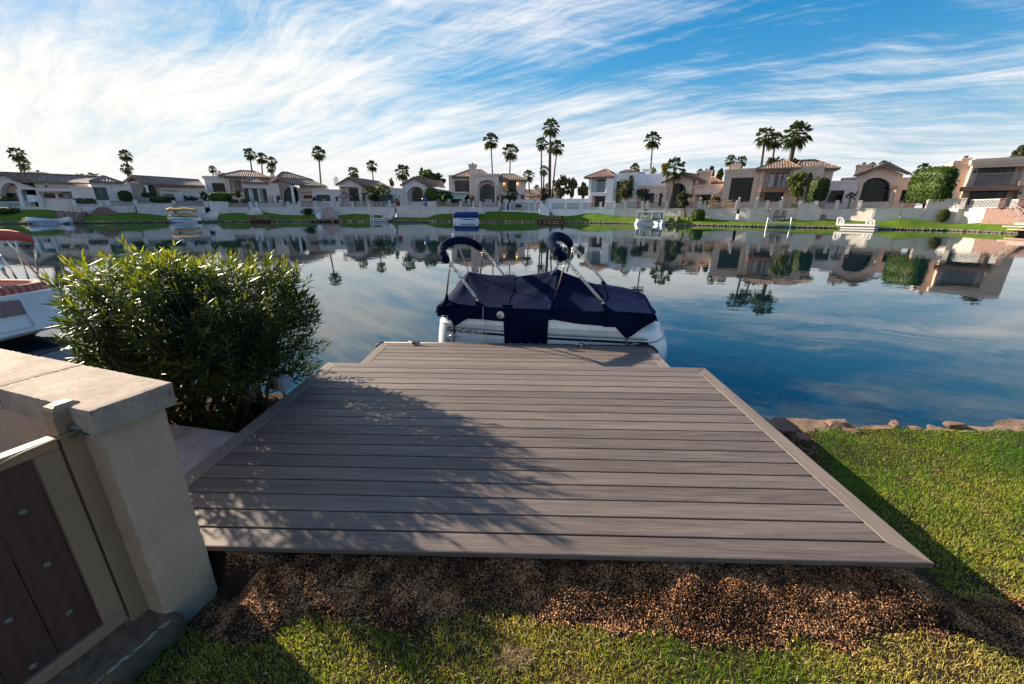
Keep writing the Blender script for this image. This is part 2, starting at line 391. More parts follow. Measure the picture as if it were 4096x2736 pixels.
# edge of the mulch strip in front of the deck, from where it shows in the photograph
_mp = [(890, 2490), (960, 2560), (1040, 2590), (1090, 2560), (1170, 2480), (1470, 2460), (1640, 2485), (1810, 2450), (1980, 2410), (2080, 2420), (2230, 2478), (2400, 2490), (2700, 2517), (2940, 2548), (3250, 2572), (3490, 2578), (3610, 2548), (3800, 2572), (4096, 2650)]
_ml = [onz(x, y, interp(x, [900, 1150, 3300, 3900], [-.27, -.17, -.17, -.27])) for x, y in _mp]
MX = np.array([p.x for p in _ml]); MY = np.array([p.y for p in _ml])
def mulch_front(X): return np.interp(X, MX, MY, left=MY[0], right=MY[-1])
def gz(X, Y):
    X = np.asarray(X, float); Y = np.asarray(Y, float)
    def sm(x): x = np.clip(x, 0, 1); return x*x*(3-2*x)
    berm = sm((X+1.56+3.5*np.clip(Y-1.60, 0, .10))/0.25)*(1-sm((X-1.98)/0.45))*(1-sm((Y-1.9)/.4))
    z = -0.275 - 0.02*np.clip(Y-1.2, 0, 3) + 0.105*berm + 0.035*(vnoise(X+50, Y+50, 1.3, 3)-0.5) + 0.02*(vnoise(X+50, Y+50, 4, 4)-0.5)
    mf = mulch_front(X); up = np.clip((Y-mf)/np.maximum(.15, 1.64-mf), 0, 1)
    z = z + berm*up*(0.11+0.02*(vnoise(X+20, Y+20, 5, 8)-0.5)) + np.clip((Y-mf)/0.1, 0, 1)*(Y < 2)*0.03*(vnoise(X+40, Y+10, 9, 18)-.5)
    be = np.where(X > 1.0, 3.62, 4.25) + 0.12*(vnoise(X+9, Y*0, 1.1, 5)-0.5)
    z = z - np.clip((Y-be)/0.35, 0, 1.6)*0.85
    return z
gx = np.concatenate([np.linspace(-60, -7, 14), np.arange(-6.5, 7.5, 0.07), np.linspace(8, 60, 14)])
gy = np.concatenate([np.linspace(-60, -2.2, 12), np.arange(-2.0, 5.0, 0.07)])
GX, GY = np.meshgrid(gx, gy); GZ = gz(GX, GY)
nx_, ny_ = len(gx), len(gy)
idx = np.arange(nx_*ny_).reshape(ny_, nx_)
Fq = np.stack([idx[:-1, :-1], idx[:-1, 1:], idx[1:, 1:], idx[1:, :-1]], -1).reshape(-1, 4)
np_mesh('ground', np.stack([GX, GY, GZ], -1).reshape(-1, 3), Fq, MAT['soil'], kind='structure', smooth=True)

# ================================================================== deck and lower dock
def plank_mat(name, c1, c2, c3, axis=0):
    m, t = newmat(name)
    co = t.n('ShaderNodeTexCoord').outputs['Object']
    rnd = t.n('ShaderNodeObjectInfo').outputs['Random']
    off = t.n('ShaderNodeCombineXYZ', {0: t.math('MULTIPLY', rnd, 37.0), 1: t.math('MULTIPLY', rnd, 91.0), 2: 0.0}).outputs[0]
    v = t.n('ShaderNodeVectorMath', {0: co, 1: off}, operation='ADD').outputs[0]
    sc1 = (0.9, 14, 8) if axis == 0 else (14, 0.9, 8)
    sc2 = (4, 95, 60) if axis == 0 else (95, 4, 60)
    n1 = t.noise(t.mapping(v, scale=sc1), 1.0, 5, 0.6, 1.2).outputs[0]
    n2 = t.noise(t.mapping(v, scale=sc2), 1.0, 4, 0.7, 0.4).outputs[0]
    n3 = t.noise(v, 260.0, 2, 0.6).outputs[0]
    f = t.math('ADD', t.math('MULTIPLY', n1, 0.46), t.math('MULTIPLY', n2, 0.54))
    f = t.math('ADD', f, t.math('MULTIPLY_ADD', rnd, 0.17, -0.085))
    col = t.ramp(f, [(0.30, c1), (0.50, c2), (0.68, c3)])
    rough = t.ramp(n3, [(0.3, 0.55), (0.7, 0.75)])
    h = t.math('ADD', t.math('MULTIPLY', n2, 0.7), t.math('MULTIPLY', n3, 0.5))
    finish(t, princ(t, Base_Color=col, Roughness=0.62, Specular_IOR_Level=0.45, Normal=bump(t, h, 0.35, 0.002)).outputs[0]); return m
PC = ((0.066, 0.050, 0.043), (0.132, 0.104, 0.091), (0.20, 0.162, 0.140))
MAT['plank'] = plank_mat('composite_plank', *PC)
MAT['plank_side'] = plank_mat('composite_border_plank', (0.13, 0.10, 0.082), (0.19, 0.15, 0.126), (0.235, 0.188, 0.16), axis=1)
MAT['joist'] = plain('treated_timber', (0.10, 0.07, 0.045), 0.85, var=0.3)

def inset(poly, b):
    n = len(poly); out = []
    for i in range(n):
        p0, p1, p2 = Vector(poly[i-1]), Vector(poly[i]), Vector(poly[(i+1) % n])
        e1 = (p1-p0).normalized(); e2 = (p2-p1).normalized()
        n1 = Vector((-e1.y, e1.x)); n2 = Vector((-e2.y, e2.x))
        bis = (n1+n2); bis = bis/ max(1e-6, bis.dot(n1))
        out.append(p1 + bis*b)
    return out
def board(mb, poly, ztop, th=0.025, b=0.004):
    """a board of convex plan (counter-clockwise) with eased top edges"""
    n = len(poly); mid = inset(poly, b*0.3); ins = inset(poly, b)
    rows = [[(p[0], p[1], ztop-th) for p in poly], [(p[0], p[1], ztop-b) for p in poly], [(p[0], p[1], ztop-b*0.3) for p in mid], [(p[0], p[1], ztop) for p in ins]]
    vs = [v for r in rows for v in r]; fs = [tuple(reversed(range(n)))]
    for k in range(3):
        fs += [(k*n+i, k*n+(i+1) % n, (k+1)*n+(i+1) % n, (k+1)*n+i) for i in range(n)]
    fs.append(tuple(3*n+i for i in range(n)))
    return mb.add(vs, fs)
P = 0.1445; GAP = 0.0048
DXL, DXR, DYB, DYF = -2.1657, 2.0458, 4.2529, 1.7964      # inner edges of the border boards
OXL, OXR, OYB, OYF = -2.2970, 2.1740, 4.3920, 1.6570      # outer edges
deck = thing('deck', 'large brown composite deck with mitred border boards on the near bank', 'deck', (0, 3.0, -0.28))
for j in range(17):
    y1 = DYB - j*P - GAP; y0 = DYB-(j+1)*P + GAP
    x0, x1 = DXL+GAP*0.7, DXR-GAP*0.7
    mb = MB(); board(mb, [(x0, y0), (x1, y0), (x1, y1), (x0, y1)], random.Random(j).uniform(-0.0008, 0.0008)); mb.build('plank', MAT['plank'], deck)
g2 = 0.0012
mb = MB(); board(mb, [(OXL+g2, OYF), (OXR-g2, OYF), (DXR-g2, DYF-GAP), (DXL+g2, DYF-GAP)], 0, 0.03, 0.007); mb.build('border_plank', MAT['plank'], deck)
mb = MB(); board(mb, [(DXL+g2, DYB+GAP), (DXR-g2, DYB+GAP), (OXR-g2, OYB), (OXL+g2, OYB)], 0, 0.03, 0.006); mb.build('border_plank', MAT['plank'], deck)
mb = MB(); board(mb, [(OXL, OYF+g2), (DXL, DYF+g2), (DXL, DYB-g2), (OXL, OYB-g2)], 0.0005, 0.03, 0.006); mb.build('border_plank', MAT['plank_side'], deck)
mb = MB(); board(mb, [(DXR, DYF+g2), (OXR, OYF+g2), (OXR, OYB-g2), (DXR, DYB-g2)], 0.0005, 0.03, 0.006); mb.build('border_plank', MAT['plank_side'], deck)
mb = MB()
for (a_, b_) in (((OXL+.06, OYF+.30), (OXR-.06, OYF+.30)), ((OXL+.06, OYB-.05), (OXR-.06, OYB-.05)), ((OXL+.05, OYF+.06), (OXL+.05, OYB-.06)), ((OXR-.05, OYF+.06), (OXR-.05, OYB-.06))):
    mb.beam((a_[0], a_[1], -0.105), (b_[0], b_[1], -0.105), 0.038, 0.145)
for k in range(9):
    x = OXL+0.3+k*0.48; mb.beam((x, OYF+.32, -0.10), (x, OYB-.08, -0.10), 0.038, 0.13)
mb.build('joist_frame', MAT['joist'], deck)
for x in (OXL+.12, OXR-.12):
    for y in (OYF+.20, OYB-.12):
        mb = MB(); mb.box((x, y, -0.33), (0.07, 0.07, 0.60)); mb.build('post', MAT['joist'], deck)

LZ = -0.17
LXL, LXR, LYB, LYF = -2.095, 1.955, 5.665, 4.36
dock = thing('dock', 'lower floating boat dock of brown composite boards behind the covered boat step', 'dock', (0, 5.0, -0.5))
dock['label'] = 'lower boat dock of brown boards one step down from the large deck'
ly = LYB-0.135
for j in range(8):
    y1 = ly - j*P - GAP; y0 = max(ly-(j+1)*P+GAP, LYF)
    mb = MB(); board(mb, [(LXL+.132, y0), (LXR-.132, y0), (LXR-.132, y1), (LXL+.132, y1)], LZ); mb.build('plank', MAT['plank'], dock)
mb = MB(); board(mb, [(LXL+.132, ly+GAP), (LXR-.132, ly+GAP), (LXR-g2, LYB), (LXL+g2, LYB)], LZ, 0.03, 0.006); mb.build('border_plank', MAT['plank'], dock)
mb = MB(); board(mb, [(LXL, LYF), (LXL+.129, LYF), (LXL+.129, ly), (LXL, LYB-g2)], LZ, 0.03, 0.006); mb.build('border_plank', MAT['plank_side'], dock)
mb = MB(); board(mb, [(LXR-.129, LYF), (LXR, LYF), (LXR, LYB-g2), (LXR-.129, ly)], LZ, 0.03, 0.006); mb.build('border_plank', MAT['plank_side'], dock)
mb = MB()
for y in (LYF+.03, LYB-.04): mb.beam((LXL+.04, y, LZ-.11), (LXR-.04, y, LZ-.11), 0.04, 0.15)
for x in (LXL+.04, LXR-.04): mb.beam((x, LYF+.06, LZ-.11), (x, LYB-.07, LZ-.11), 0.04, 0.15)
mb.build('joist_frame', MAT['joist'], dock)
mb = MB()
for x in (-1.4, 0, 1.3): mb.box((x, 5.0, -0.52), (0.9, 1.0, 0.42))
fl = mb.build('float', MAT['dark_metal'], dock); fl['kind'] = 'stuff'
MAT['rubber'] = plain('black_rubber', (0.012, 0.012, 0.013), 0.55)
mb = MB(); mb.tube([(LXL+.02, LYB+.018, LZ-.01), (LXR-.02, LYB+.018, LZ-.01)], 0.022, 10)
mb.tube([(LXL-.02, LYB-.12, LZ-.012), (LXL-.02, LYB-.01, LZ-.012), (LXL+.03, LYB+.02, LZ-.01)], 0.024, 8)
mb.tube([(LXR+.02, LYB-.22, LZ-.012), (LXR+.02, LYB-.01, LZ-.012), (LXR-.04, LYB+.02, LZ-.01)], 0.026, 8)
mb.tube([(LXR-.22, LYB+.004, LZ+.012), (LXR-.02, LYB-.002, LZ+.014), (LXR+.012, LYB-.16, LZ+.014)], 0.014, 8)
bump_o = mb.build('rubber_bumper', MAT['rubber'], dock, smooth=True)
mb = MB()
for k in range(26):
    x = LXL+.1+k*(LXR-LXL-.2)/25; mb.lathe((x, LYB+.014, LZ+.011), [(0.006, 0), (0.006, 0.004), (0.002, 0.006)], 6)
st = mb.build('stud', MAT['white_paint'], bump_o, kind='stuff')
MAT['steel'] = plain('brushed_steel', (0.62, 0.60, 0.56), 0.28, metal=1.0, var=0.1)
MAT['alu'] = plain('polished_tube', (0.66, 0.60, 0.52), 0.25, metal=1.0, var=0.12)
MAT['rope'] = plain('black_rope', (0.015, 0.015, 0.017), 0.9)
def cleat(x, y, label):
    c = thing('dock_cleat', label, 'cleat', (x, y, LZ), 'cleats on the dock edge')
    mb = MB(); mb.rbox((x, y, LZ+.006), (0.075, 0.035, 0.012), 0, 0.003)
    for s in (-1, 1): mb.tube([(x+s*.02, y, LZ+.01), (x+s*.018, y, LZ+.04)], 0.009, 8)
    mb.tube([(x-.105, y, LZ+.052), (x-.05, y, LZ+.042), (x+.05, y, LZ+.042), (x+.105, y, LZ+.052)], [0.005, 0.009, 0.009, 0.005], 8)
    mb.build('cleat_body', MAT['steel'], c, smooth=True)
    mb = MB(); pts = []
    for k in range(60):
        a_ = k/60*2*math.pi*4; pts.append((x+.06*math.sin(a_/2)*(1-k/150), y+.026*math.cos(a_), LZ+.03+.016*math.sin(a_*.5+1)+k*.0002))
    mb.tube(pts, 0.009, 6); mb.build('rope', MAT['rope'], c, smooth=True)
    return c
cleat(-1.55, 5.60, 'steel cleat wound with black rope at the stern end of the moored boat')
cleat(0.90, 5.575, 'steel cleat wound with black rope below the forward side of the moored boat')

# ================================================================== the covered boat
BAN = math.radians(8.0); BO = Vector((1.9, 5.74, 0)); BA = Vector((math.cos(BAN), -math.sin(BAN), 0)); BB = Vector((math.sin(BAN), math.cos(BAN), 0))
def BP(s, t_, z): return BO + BA*s + BB*t_ + Vector((0, 0, z))
def NB(px, py, t_=0.0):
    d = ray(px, py); k = (t_ + BO.dot(BB))/d.dot(BB); p = d*k - BO
    return (p.dot(BA), CAMZ + d.z*k)
def zz1(x, y): return (1650+x/2.1345, 880+y/2.1345)
m, t = newmat('white_gelcoat'); co = obj_co(t)
col = t.ramp(t.noise(co, 2.5, 5, 0.65).outputs[0], [(0.3, (0.66, 0.66, 0.66)), (0.6, (0.80, 0.80, 0.80))])
finish(t, princ(t, Base_Color=col, Roughness=0.22, Specular_IOR_Level=0.5).outputs[0]); MAT['gelcoat'] = m
m, t = newmat('navy_canvas'); co = obj_co(t)
wv = t.noise(co, 420, 2, 0.5).outputs[0]; wr = t.noise(t.mapping(co, scale=(1.2, 3, 3)), 3.0, 5, 0.6, 0.8).outputs[0]
col = t.ramp(t.noise(co, 4, 5, 0.6).outputs[0], [(0.3, (0.0018, 0.0045, 0.019)), (0.7, (0.003, 0.0075, 0.033))])
p = princ(t, Base_Color=col, Roughness=0.8, Specular_IOR_Level=0.06, Normal=bump(t, t.math('ADD', t.math('MULTIPLY', wv, 0.05), wr), 0.5, 0.02))
p.inputs['Sheen Weight'].default_value = 0.06; p.inputs['Sheen Roughness'].default_value = 0.4; p.inputs['Sheen Tint'].default_value = (0.15, 0.22, 0.8, 1)
finish(t, p.outputs[0]); MAT['navy'] = m
boat = thing('moored_boat', 'white electric boat under a navy canvas cover moored at the dock end', 'boat', tuple(BP(-1.5, 0.9, WZ)))
def hull_loop(z, s0, s1, t0, t1, rs, rb, nb=10, ns=5):
    pts = []
    def arc(cs, ct, r_s, r_t, a0, a1, n):
        for k in range(n+1):
            a_ = a0+(a1-a0)*k/n; pts.append(BP(cs+r_s*math.cos(a_), ct+r_t*math.sin(a_), z))
    h = math.pi/2
    arc(s0+rs, t0+rs, rs, rs, -math.pi, -h, ns)
    arc(s1-rb, t0+.78, rb, .78, -h, 0, nb)
    arc(s1-rb, t1-.78, rb, .78, 0, h, nb)
    arc(s0+rs, t1-rs, rs, rs, h, math.pi, ns)
    return pts
HL = [(-0.72, -3.30, .42, .12, 1.70), (-0.62, -3.34, .48, .05, 1.77), (-0.45, -3.36, .49, .015, 1.80), (-0.28, -3.345, .45, .004, 1.815), (-0.10, -3.32, .37, .0, 1.82),
      (-0.005, -3.305, .31, .0, 1.82), (0.005, -3.31, .315, -.008, 1.828), (0.02, -3.30, .30, -.008, 1.828), (0.028, -3.29, .28, .006, 1.815), (0.16, -3.25, .16, .022, 1.80), (0.26, -3.215, .05, .035, 1.785), (0.285, -3.16, .0, .06, 1.74)]
loops = [hull_loop(z, a_, b_, c_, d_, .26, .60) for z, a_, b_, c_, d_ in HL]
mb = MB(); n = len(loops[0]); vs = [p for L in loops for p in L]; fs = []
for k in range(len(loops)-1): fs += [(k*n+i, k*n+(i+1) % n, (k+1)*n+(i+1) % n, (k+1)*n+i) for i in range(n)]
fs.append(tuple((len(loops)-1)*n+i for i in range(n)))
mb.add(vs, fs); hull = mb.build('hull', MAT['gelcoat'], boat, smooth=True)
md = hull.modifiers.new('edge', 'EDGE_SPLIT'); md.split_angle = math.radians(40)
mb = MB(); lp = [BP(0, 0, 0)]*0
L = hull_loop(-0.16, -3.335, .405, -.004, 1.824, .26, .60)
mb.tube([p + Vector((0, 0, -0.0)) for p in L[6:30]], 0.012, 6); mb.build('rub_rail', plain('rub_rail_vinyl', (0.30, 0.36, 0.45), 0.4), boat, smooth=True)
def side_t(z):
    zs = [h[0] for h in HL]; ts = [h[3] for h in HL]
    return interp(z, zs, ts)
def strip(name, corners, mat_, off=0.004, seg=14):
    """a thin decal strip on the hull side; corners: pixel top-left, top-right, bottom-right, bottom-left"""
    q = [NB(*c) for c in corners]; mb = MB()
    for k in range(seg):
        f0, f1 = k/seg, (k+1)/seg
        def pt(f, top):
            a_, b_ = (q[0], q[1]) if top else (q[3], q[2])
            s = lerp(a_[0], b_[0], f); z = lerp(a_[1], b_[1], f)
            return BP(s, side_t(z)-off, z)
        mb.quad(pt(f0, False), pt(f1, False), pt(f1, True), pt(f0, True))
    return mb.build(name, mat_, boat)
def z6(x, y): return (1740+x/5.87, 1200+y/5.87)
def z7(x, y): return (2150+x/3.0145, 900+y/3.0145)
MAT['decal_grey'] = plain('grey_decal', (0.20, 0.24, 0.25), 0.35); MAT['decal_navy'] = plain('navy_decal', (0.008, 0.011, 0.022), 0.35)
strip('grey_stripe', [z6(297, 614), z6(1640, 726), z6(1640, 756), z6(295, 644)], MAT['decal_grey'])
strip('grey_stripe', [z6(303, 601), z6(1640, 711), z6(1640, 717), z6(303, 607)], MAT['decal_grey'])
strip('navy_stripe', [z6(1112, 748), z6(1648, 792), z6(1650, 850), z6(1105, 806)], MAT['decal_navy'])
strip('grey_stripe', [z7(122, 1312), z7(1322, 1375), z7(1330, 1397), z7(122, 1334)], MAT['decal_grey'])
strip('grey_stripe', [z7(122, 1302), z7(1318, 1365), z7(1320, 1369), z7(122, 1306)], MAT['decal_grey'])
strip('navy_stripe', [z7(120, 1350), z7(1332, 1414), z7(1345, 1447), z7(120, 1380)], MAT['decal_navy'])
# lettering on the side
cu = bpy.data.curves.new('lettering', 'FONT'); cu.body = 'ElectraCraft 16'; cu.shear = 0.22; cu.offset = 0.014; cu.size = 1; cu.space_character = 1.0
def letter_mesh(body, size, offset, pL, pR, name):
    cu = bpy.data.curves.new(name, 'FONT'); cu.body = body; cu.shear = 0.22; cu.offset = offset
    tmp = bpy.data.objects.new(name, cu); COL.objects.link(tmp)
    dg = bpy.context.evaluated_depsgraph_get(); me = bpy.data.meshes.new_from_object(tmp.evaluated_get(dg)); bpy.data.objects.remove(tmp)
    xs = [v.co.x for v in me.vertices]; x0, x1 = min(xs), max(xs)
    (sL, zL), (sR, zR) = NB(*pL), NB(*pR); k = size
    mb_v = []
    for v in me.vertices:
        f = (v.co.x-x0)/(x1-x0); s = lerp(sL, sR, f); z = lerp(zL, zR, f) + v.co.y*k
        p = BP(s, side_t(z)-0.006, z) - ORG[boat.name]; mb_v.append(p)
    for v, p in zip(me.vertices, mb_v): v.co = p
    me.materials.clear(); me.materials.append(MAT['decal_navy'])
    o = bpy.data.objects.new(name, me); COL.objects.link(o); o.parent = boat; ORG[o.name] = ORG[boat.name]
    return o
letter_mesh('ElectraCraft', 0.098, 0.022, z6(273, 730), z6(872, 785), 'lettering')
letter_mesh('16', 0.098, 0.022, z6(884, 788), z6(992, 796), 'lettering')
letter_mesh('cs', 0.088, 0.018, z6(1003, 797), z6(1090, 805), 'lettering')
# canvas cover: tent-like top
ZN = ([-3.27, -3.07, -2.53, -2.06, -1.45, -1.06, -.64, -.37, -.09, .06, .2], [.29, .345, .30, .30, .305, .295, .31, .32, .31, .29, .20])
ZR = ([-3.27, -3.15, -2.985, -2.85, -2.55, -2.1, -1.75, -1.52, -1.415, -1.3, -.89, -.49, -.11, .06, .2], [.36, .55, .715, .705, .675, .675, .715, .775, .815, .755, .595, .525, .47, .42, .22])
ZF = ([-3.27, -2.5, -.62, -.25, .0, .2], [.30, .30, .42, .38, .33, .2])
S0, S1 = -3.265, 0.13
NU, NV = 150, 56
def cover_z(s, v):
    zn, zr, zf = interp(s, *ZN), interp(s, *ZR), interp(s, *ZF)
    if v < .5: g_, q = zn, v/.5
    else: g_, q = zf, (1-v)/.5
    sh = q - 0.10*math.sin(math.pi*q)
    return g_ + (zr-g_)*sh
V = []
for i in range(NU+1):
    s = lerp(S0, S1, i/NU)
    for j in range(NV+1):
        v = j/NV
        q = min(v, 1-v)
        t_ = lerp(.018, 1.80, v)
        # bow end narrows, stern end rounded
        nar = max(0, (s-(-.2))/.35); 
        if nar > 0: t_ = .9 + (t_-.9)*(1-.13*nar*nar)
        z = cover_z(s, v)
        # folds that radiate from the two tent peaks
        fold = 0
        for ps in (-2.985, -1.415):
            dxs, dts = s-ps, t_-.9
            r = math.hypot(dxs, dts)+1e-4; an = math.atan2(dts, dxs)
            fold += 0.010*math.sin(an*9+ps*7)*math.exp(-((r-.55)/.45)**2)
        fold += 0.006*math.sin(s*9+t_*6+2*math.sin(t_*4)) * (0.3+q) + (0.012*math.sin((s*2.2+t_*9)) if s > -.9 else 0)*max(0, min(1, (v-.3)*3))
        V.append(BP(s, t_, z + fold*min(1, q*6)))
idx = np.arange((NU+1)*(NV+1)).reshape(NU+1, NV+1)
Fq = np.stack([idx[:-1, :-1], idx[1:, :-1], idx[1:, 1:], idx[:-1, 1:]], -1).reshape(-1, 4)
cover = np_mesh('canvas_cover', [tuple(p) for p in V], Fq, MAT['navy'], boat, smooth=True)
for sv in (-2.14, -1.30, -.62):
    mb = MB(); mb.tube([BP(sv+.02*math.sin(j), lerp(.02, 1.79, j/24), cover_z(sv, j/24)+.004) for j in range(25)], .005, 5); mb.build('seam', MAT['navy'], boat, smooth=True)
# near side skirt with its tie-down points
ZB = ([-3.25, -3.07, -3.055, -2.99, -2.98, -2.78, -2.52, -2.18, -2.165, -1.485, -1.478, -1.41, -1.05, -.66, -.63, -.47, -.30, -.28, -.09, .06, .13],
      [.155, .13, .10, -.035, -.035, .10, .10, .08, -.33, -.33, .135, .15, .105, .09, .075, .085, -.085, -.085, .07, .155, .19])
def skirt(name, ss, zb, tfun, zt):
    V = []; NW = 10
    for i, s in enumerate(ss):
        top, bot = zt(s), zb(s)
        for k in range(NW+1):
            f = k/NW; z = lerp(top, bot, f)
            w_ = 0.006*math.sin(s*17+f*2)*f + 0.004*math.sin(s*41)*f
            V.append(tuple(tfun(s, z, w_)))
    idx = np.arange(len(ss)*(NW+1)).reshape(len(ss), NW+1)
    Fq = np.stack([idx[:-1, :-1], idx[1:, :-1], idx[1:, 1:], idx[:-1, 1:]], -1).reshape(-1, 4)
    return np_mesh(name, V, Fq, MAT['navy'], boat, smooth=True)
ss = sorted(set(list(np.linspace(S0, S1, 160)) + [-2.182, -2.178, -2.165, -1.487, -1.484, -1.478, -1.477]))
def near_t(s, z, w_):
    nar = max(0, (s+.2)/.35)
    base = side_t(min(z, .27)) - .016
    tt = base if z < .27 else lerp(base, .018, (z-.27)/.05)
    tt = tt + (.9-tt)*.13*nar*nar
    return BP(s, tt + min(0, w_), z)
skirt('cover_skirt', ss, lambda s: interp(s, *ZB), near_t, lambda s: interp(s, *ZN)+.002)
def far_t(s, z, w_): return BP(s, 1.80+.02+w_, z)
skirt('cover_skirt', list(np.linspace(S0, S1, 50)), lambda s: interp(s, *ZF)-.2, far_t, lambda s: interp(s, *ZF)+.002)
V = []
for j in range(41):
    v = j/40; t_ = lerp(.018, 1.80, v)
    for k in range(7):
        f = k/6; top = cover_z(S0, v); V.append(tuple(BP(S0-.05*math.sin(f*1.5)-.01*math.sin(v*50)*f, lerp(t_, lerp(.06, 1.76, v), f*.3), lerp(top+.002, .15, f))))
idx = np.arange(41*7).reshape(41, 7); Fq = np.stack([idx[:-1, :-1], idx[1:, :-1], idx[1:, 1:], idx[:-1, 1:]], -1).reshape(-1, 4)
np_mesh('cover_skirt', V, Fq, MAT['navy'], boat, smooth=True)
V = []
for j in range(41):
    v = j/40; t_ = .9+(lerp(.018, 1.80, v)-.9)*(1-.13*.94)
    for k in range(7):
        f = k/6; top = cover_z(S1, v); s_ = S1 + .10*f*math.sin(v*math.pi)**.6 + .015*math.sin(v*37)*f
        V.append(tuple(BP(s_, t_, lerp(top+.002, .19-.08*abs(math.sin(v*9)) , f))))
Fq = np.stack([idx[:-1, :-1], idx[1:, :-1], idx[1:, 1:], idx[:-1, 1:]], -1).reshape(-1, 4)
np_mesh('cover_skirt', V, Fq, MAT['navy'], boat, smooth=True)
# gathers and patches on the cover
def on_top(px, py, v):
    """point on the cover for a pixel near cross position v"""
    s, z = NB(px, py, lerp(.018, 1.80, v)); return s
mb = MB()
for k in range(7):
    mb.tube([BP(-3.27+.16*f, -.012-.012*math.sin(f*3.1), lerp(.27-.022*k, .30-.030*k, f)) for f in (0, .2, .4, .6, .8, 1)], 0.012, 5)
mb.build('gathered_corner', MAT['navy'], boat, smooth=True)
mb = MB(); mb.rbox(BP(-3.045, -.012, .20), (0.085, .03, .26), -BAN, .008); mb.build('corner_strap', MAT['navy'], boat, smooth=True)
def pouch(px, py, wd, ht, name='strap_patch'):
    s, z = NB(px, py, 0.0); mb = MB()
    prof = [(-.5, .5), (.5, .5), (.47, .05), (.3, -.35), (0, -.5), (-.3, -.35), (-.47, .05)]
    mb.prism([BP(s+a_*wd, -.030, z+b_*ht) for a_, b_ in prof], BB*.03); return mb.build(name, MAT['navy'], boat)
pouch(*zz1(815, 740), .17, .08)
MAT['blue_edge'] = plain('pale_webbing', (0.18, 0.22, 0.34), 0.8)
# vent with white plate
s, z = NB(*zz1(750, 812)); vt = BP(s, side_t(z)-.02, z); ax = -BB
mb = MB(); mb.lathe(vt - ax*.005, [(0.0, 0), (.058, 0), (.060, .008), (.055, .013), (0.0, .013)], 20, axis=ax); vp = mb.build('vent_plate', MAT['gelcoat'], boat)
mb = MB(); c2 = BP(s-.013, side_t(z)-.035, z-.018)
mb.lathe(c2, [(.0, 0), (.034, 0), (.034, .022), (.024, .026), (.022, .012), (0, .012)], 16, axis=ax); mb.build('vent_cap', plain('brass_vent', (0.34, 0.25, 0.17), 0.4, metal=0.5), vp)
# straps and lines
def strap(pts, r, mat_, name='tie_strap'):
    mb = MB()
    for a_, b_ in zip(pts[:-1], pts[1:]): mb.beam(a_, b_, r*2, 0.004, up=BB)
    return mb.build(name, mat_, boat)
def NBP(x, y, off=.02):
    s, z = NB(*zz1(x, y)); return BP(s, side_t(z)-off, z)
strap([NBP(360, 900), NBP(359, 985)], .011, MAT['rope'])
strap([NBP(1823, 1005), NBP(1838, 1078)], .012, plain('grey_webbing', (0.13, 0.12, 0.11), 0.8))
strap([NBP(600, 740, .03), NBP(602, 850, .03)], .008, MAT['blue_edge'])
mb = MB(); mb.tube([NBP(625, 850), NBP(624, 950, .03), NBP(628, 1000, .035), NBP(622, 1060, .05)], .0045, 6); mb.tube([NBP(1520, 905), NBP(1516, 990, .04), NBP(1514, 1050, .09)], .004, 6)
mb.build('tie_line', plain('pale_cord', (0.45, 0.44, 0.42), 0.8), boat, smooth=True)
# hull-side mooring cleat with its black line
mb = MB(); s, z = NB(*zz1(362, 985)); mb.tube([BP(s-.085, -.035, z+.008), BP(s, -.030, z), BP(s+.085, -.035, z-.006)], [.005, .011, .005], 8); mb.rbox(BP(s, -.012, z), (.07, .03, .03), -BAN, .005)
mb.build('hull_cleat', MAT['steel'], boat, smooth=True)
mb = MB()
for o in (-.012, .016): mb.tube([BP(s+o, -.045, z+.01), BP(s+o*.5-.01, -.09, z-.10), BP(s-.03+o, -.14, z-.19), BP(s-.05+o, -.25, -.155)], .008, 6)
mb.build('mooring_line', MAT['rope'], boat, smooth=True)
# folded bimini frames
def frame_set(name_s, near_foot, far_foot, near_top, far_top, near_strut, far_strut, arch, sleeve_r, second):
    """two folded hoops in a navy sleeve, leaning on short struts"""
    for fo, tp in ((near_foot, near_top), (far_foot, far_top)):
        mb = MB()
        for o in (0.0, .035):
            kx = BA*o; mb.tube([fo+kx*0.3, lerp(fo, tp, .18)+kx, tp+kx], .0105, 8)
        for f in (.62, .78): mb.rbox(lerp(fo, tp, f)+BA*.018, (.06, .03, .035), -BAN, .006)
        mb.rbox(fo, (.045, .035, .05), -BAN, .008)
        mb.build('bimini_frame', MAT['alu'], boat, smooth=True)
    for a_, b_ in near_strut, far_strut:
        mb = MB(); mb.tube([a_, lerp(a_, b_, .9), b_], .0135, 8); mb.lathe(b_, [(.0, -.02), (.02, -.015), (.02, .015), (0, .02)], 8); mb.build('strut', MAT['alu'], boat, smooth=True)
    pts = []; m_ = len(arch)
    A = [Vector(p) for p in arch]
    for i in range(m_-1):
        p0, p1, p2, p3 = A[max(i-1, 0)], A[i], A[i+1], A[min(i+2, m_-1)]
        for k in range(8):
            f = k/8; pts.append(0.5*((2*p1)+(p2-p0)*f+(2*p0-5*p1+4*p2-p3)*f*f+(3*p1-p0-3*p2+p3)*f**3))
    pts.append(A[-1]); rs = []
    rr = random.Random(3)
    for i in range(len(pts)):
        e = min(1, .55+i/5, .55+(len(pts)-1-i)/5); rs.append(sleeve_r*e*(1+.05*math.sin(i*1.9)+.06*rr.uniform(-1, 1)))
    mb = MB(); mb.tube(pts, rs, 16); mb.build('bimini_sleeve', MAT['navy'], boat, smooth=True)
def NBt(x, y, t_):
    s, z = NB(*zz1(x, y), t_); return BP(s, t_, z)
TN, TF = .08, 1.70
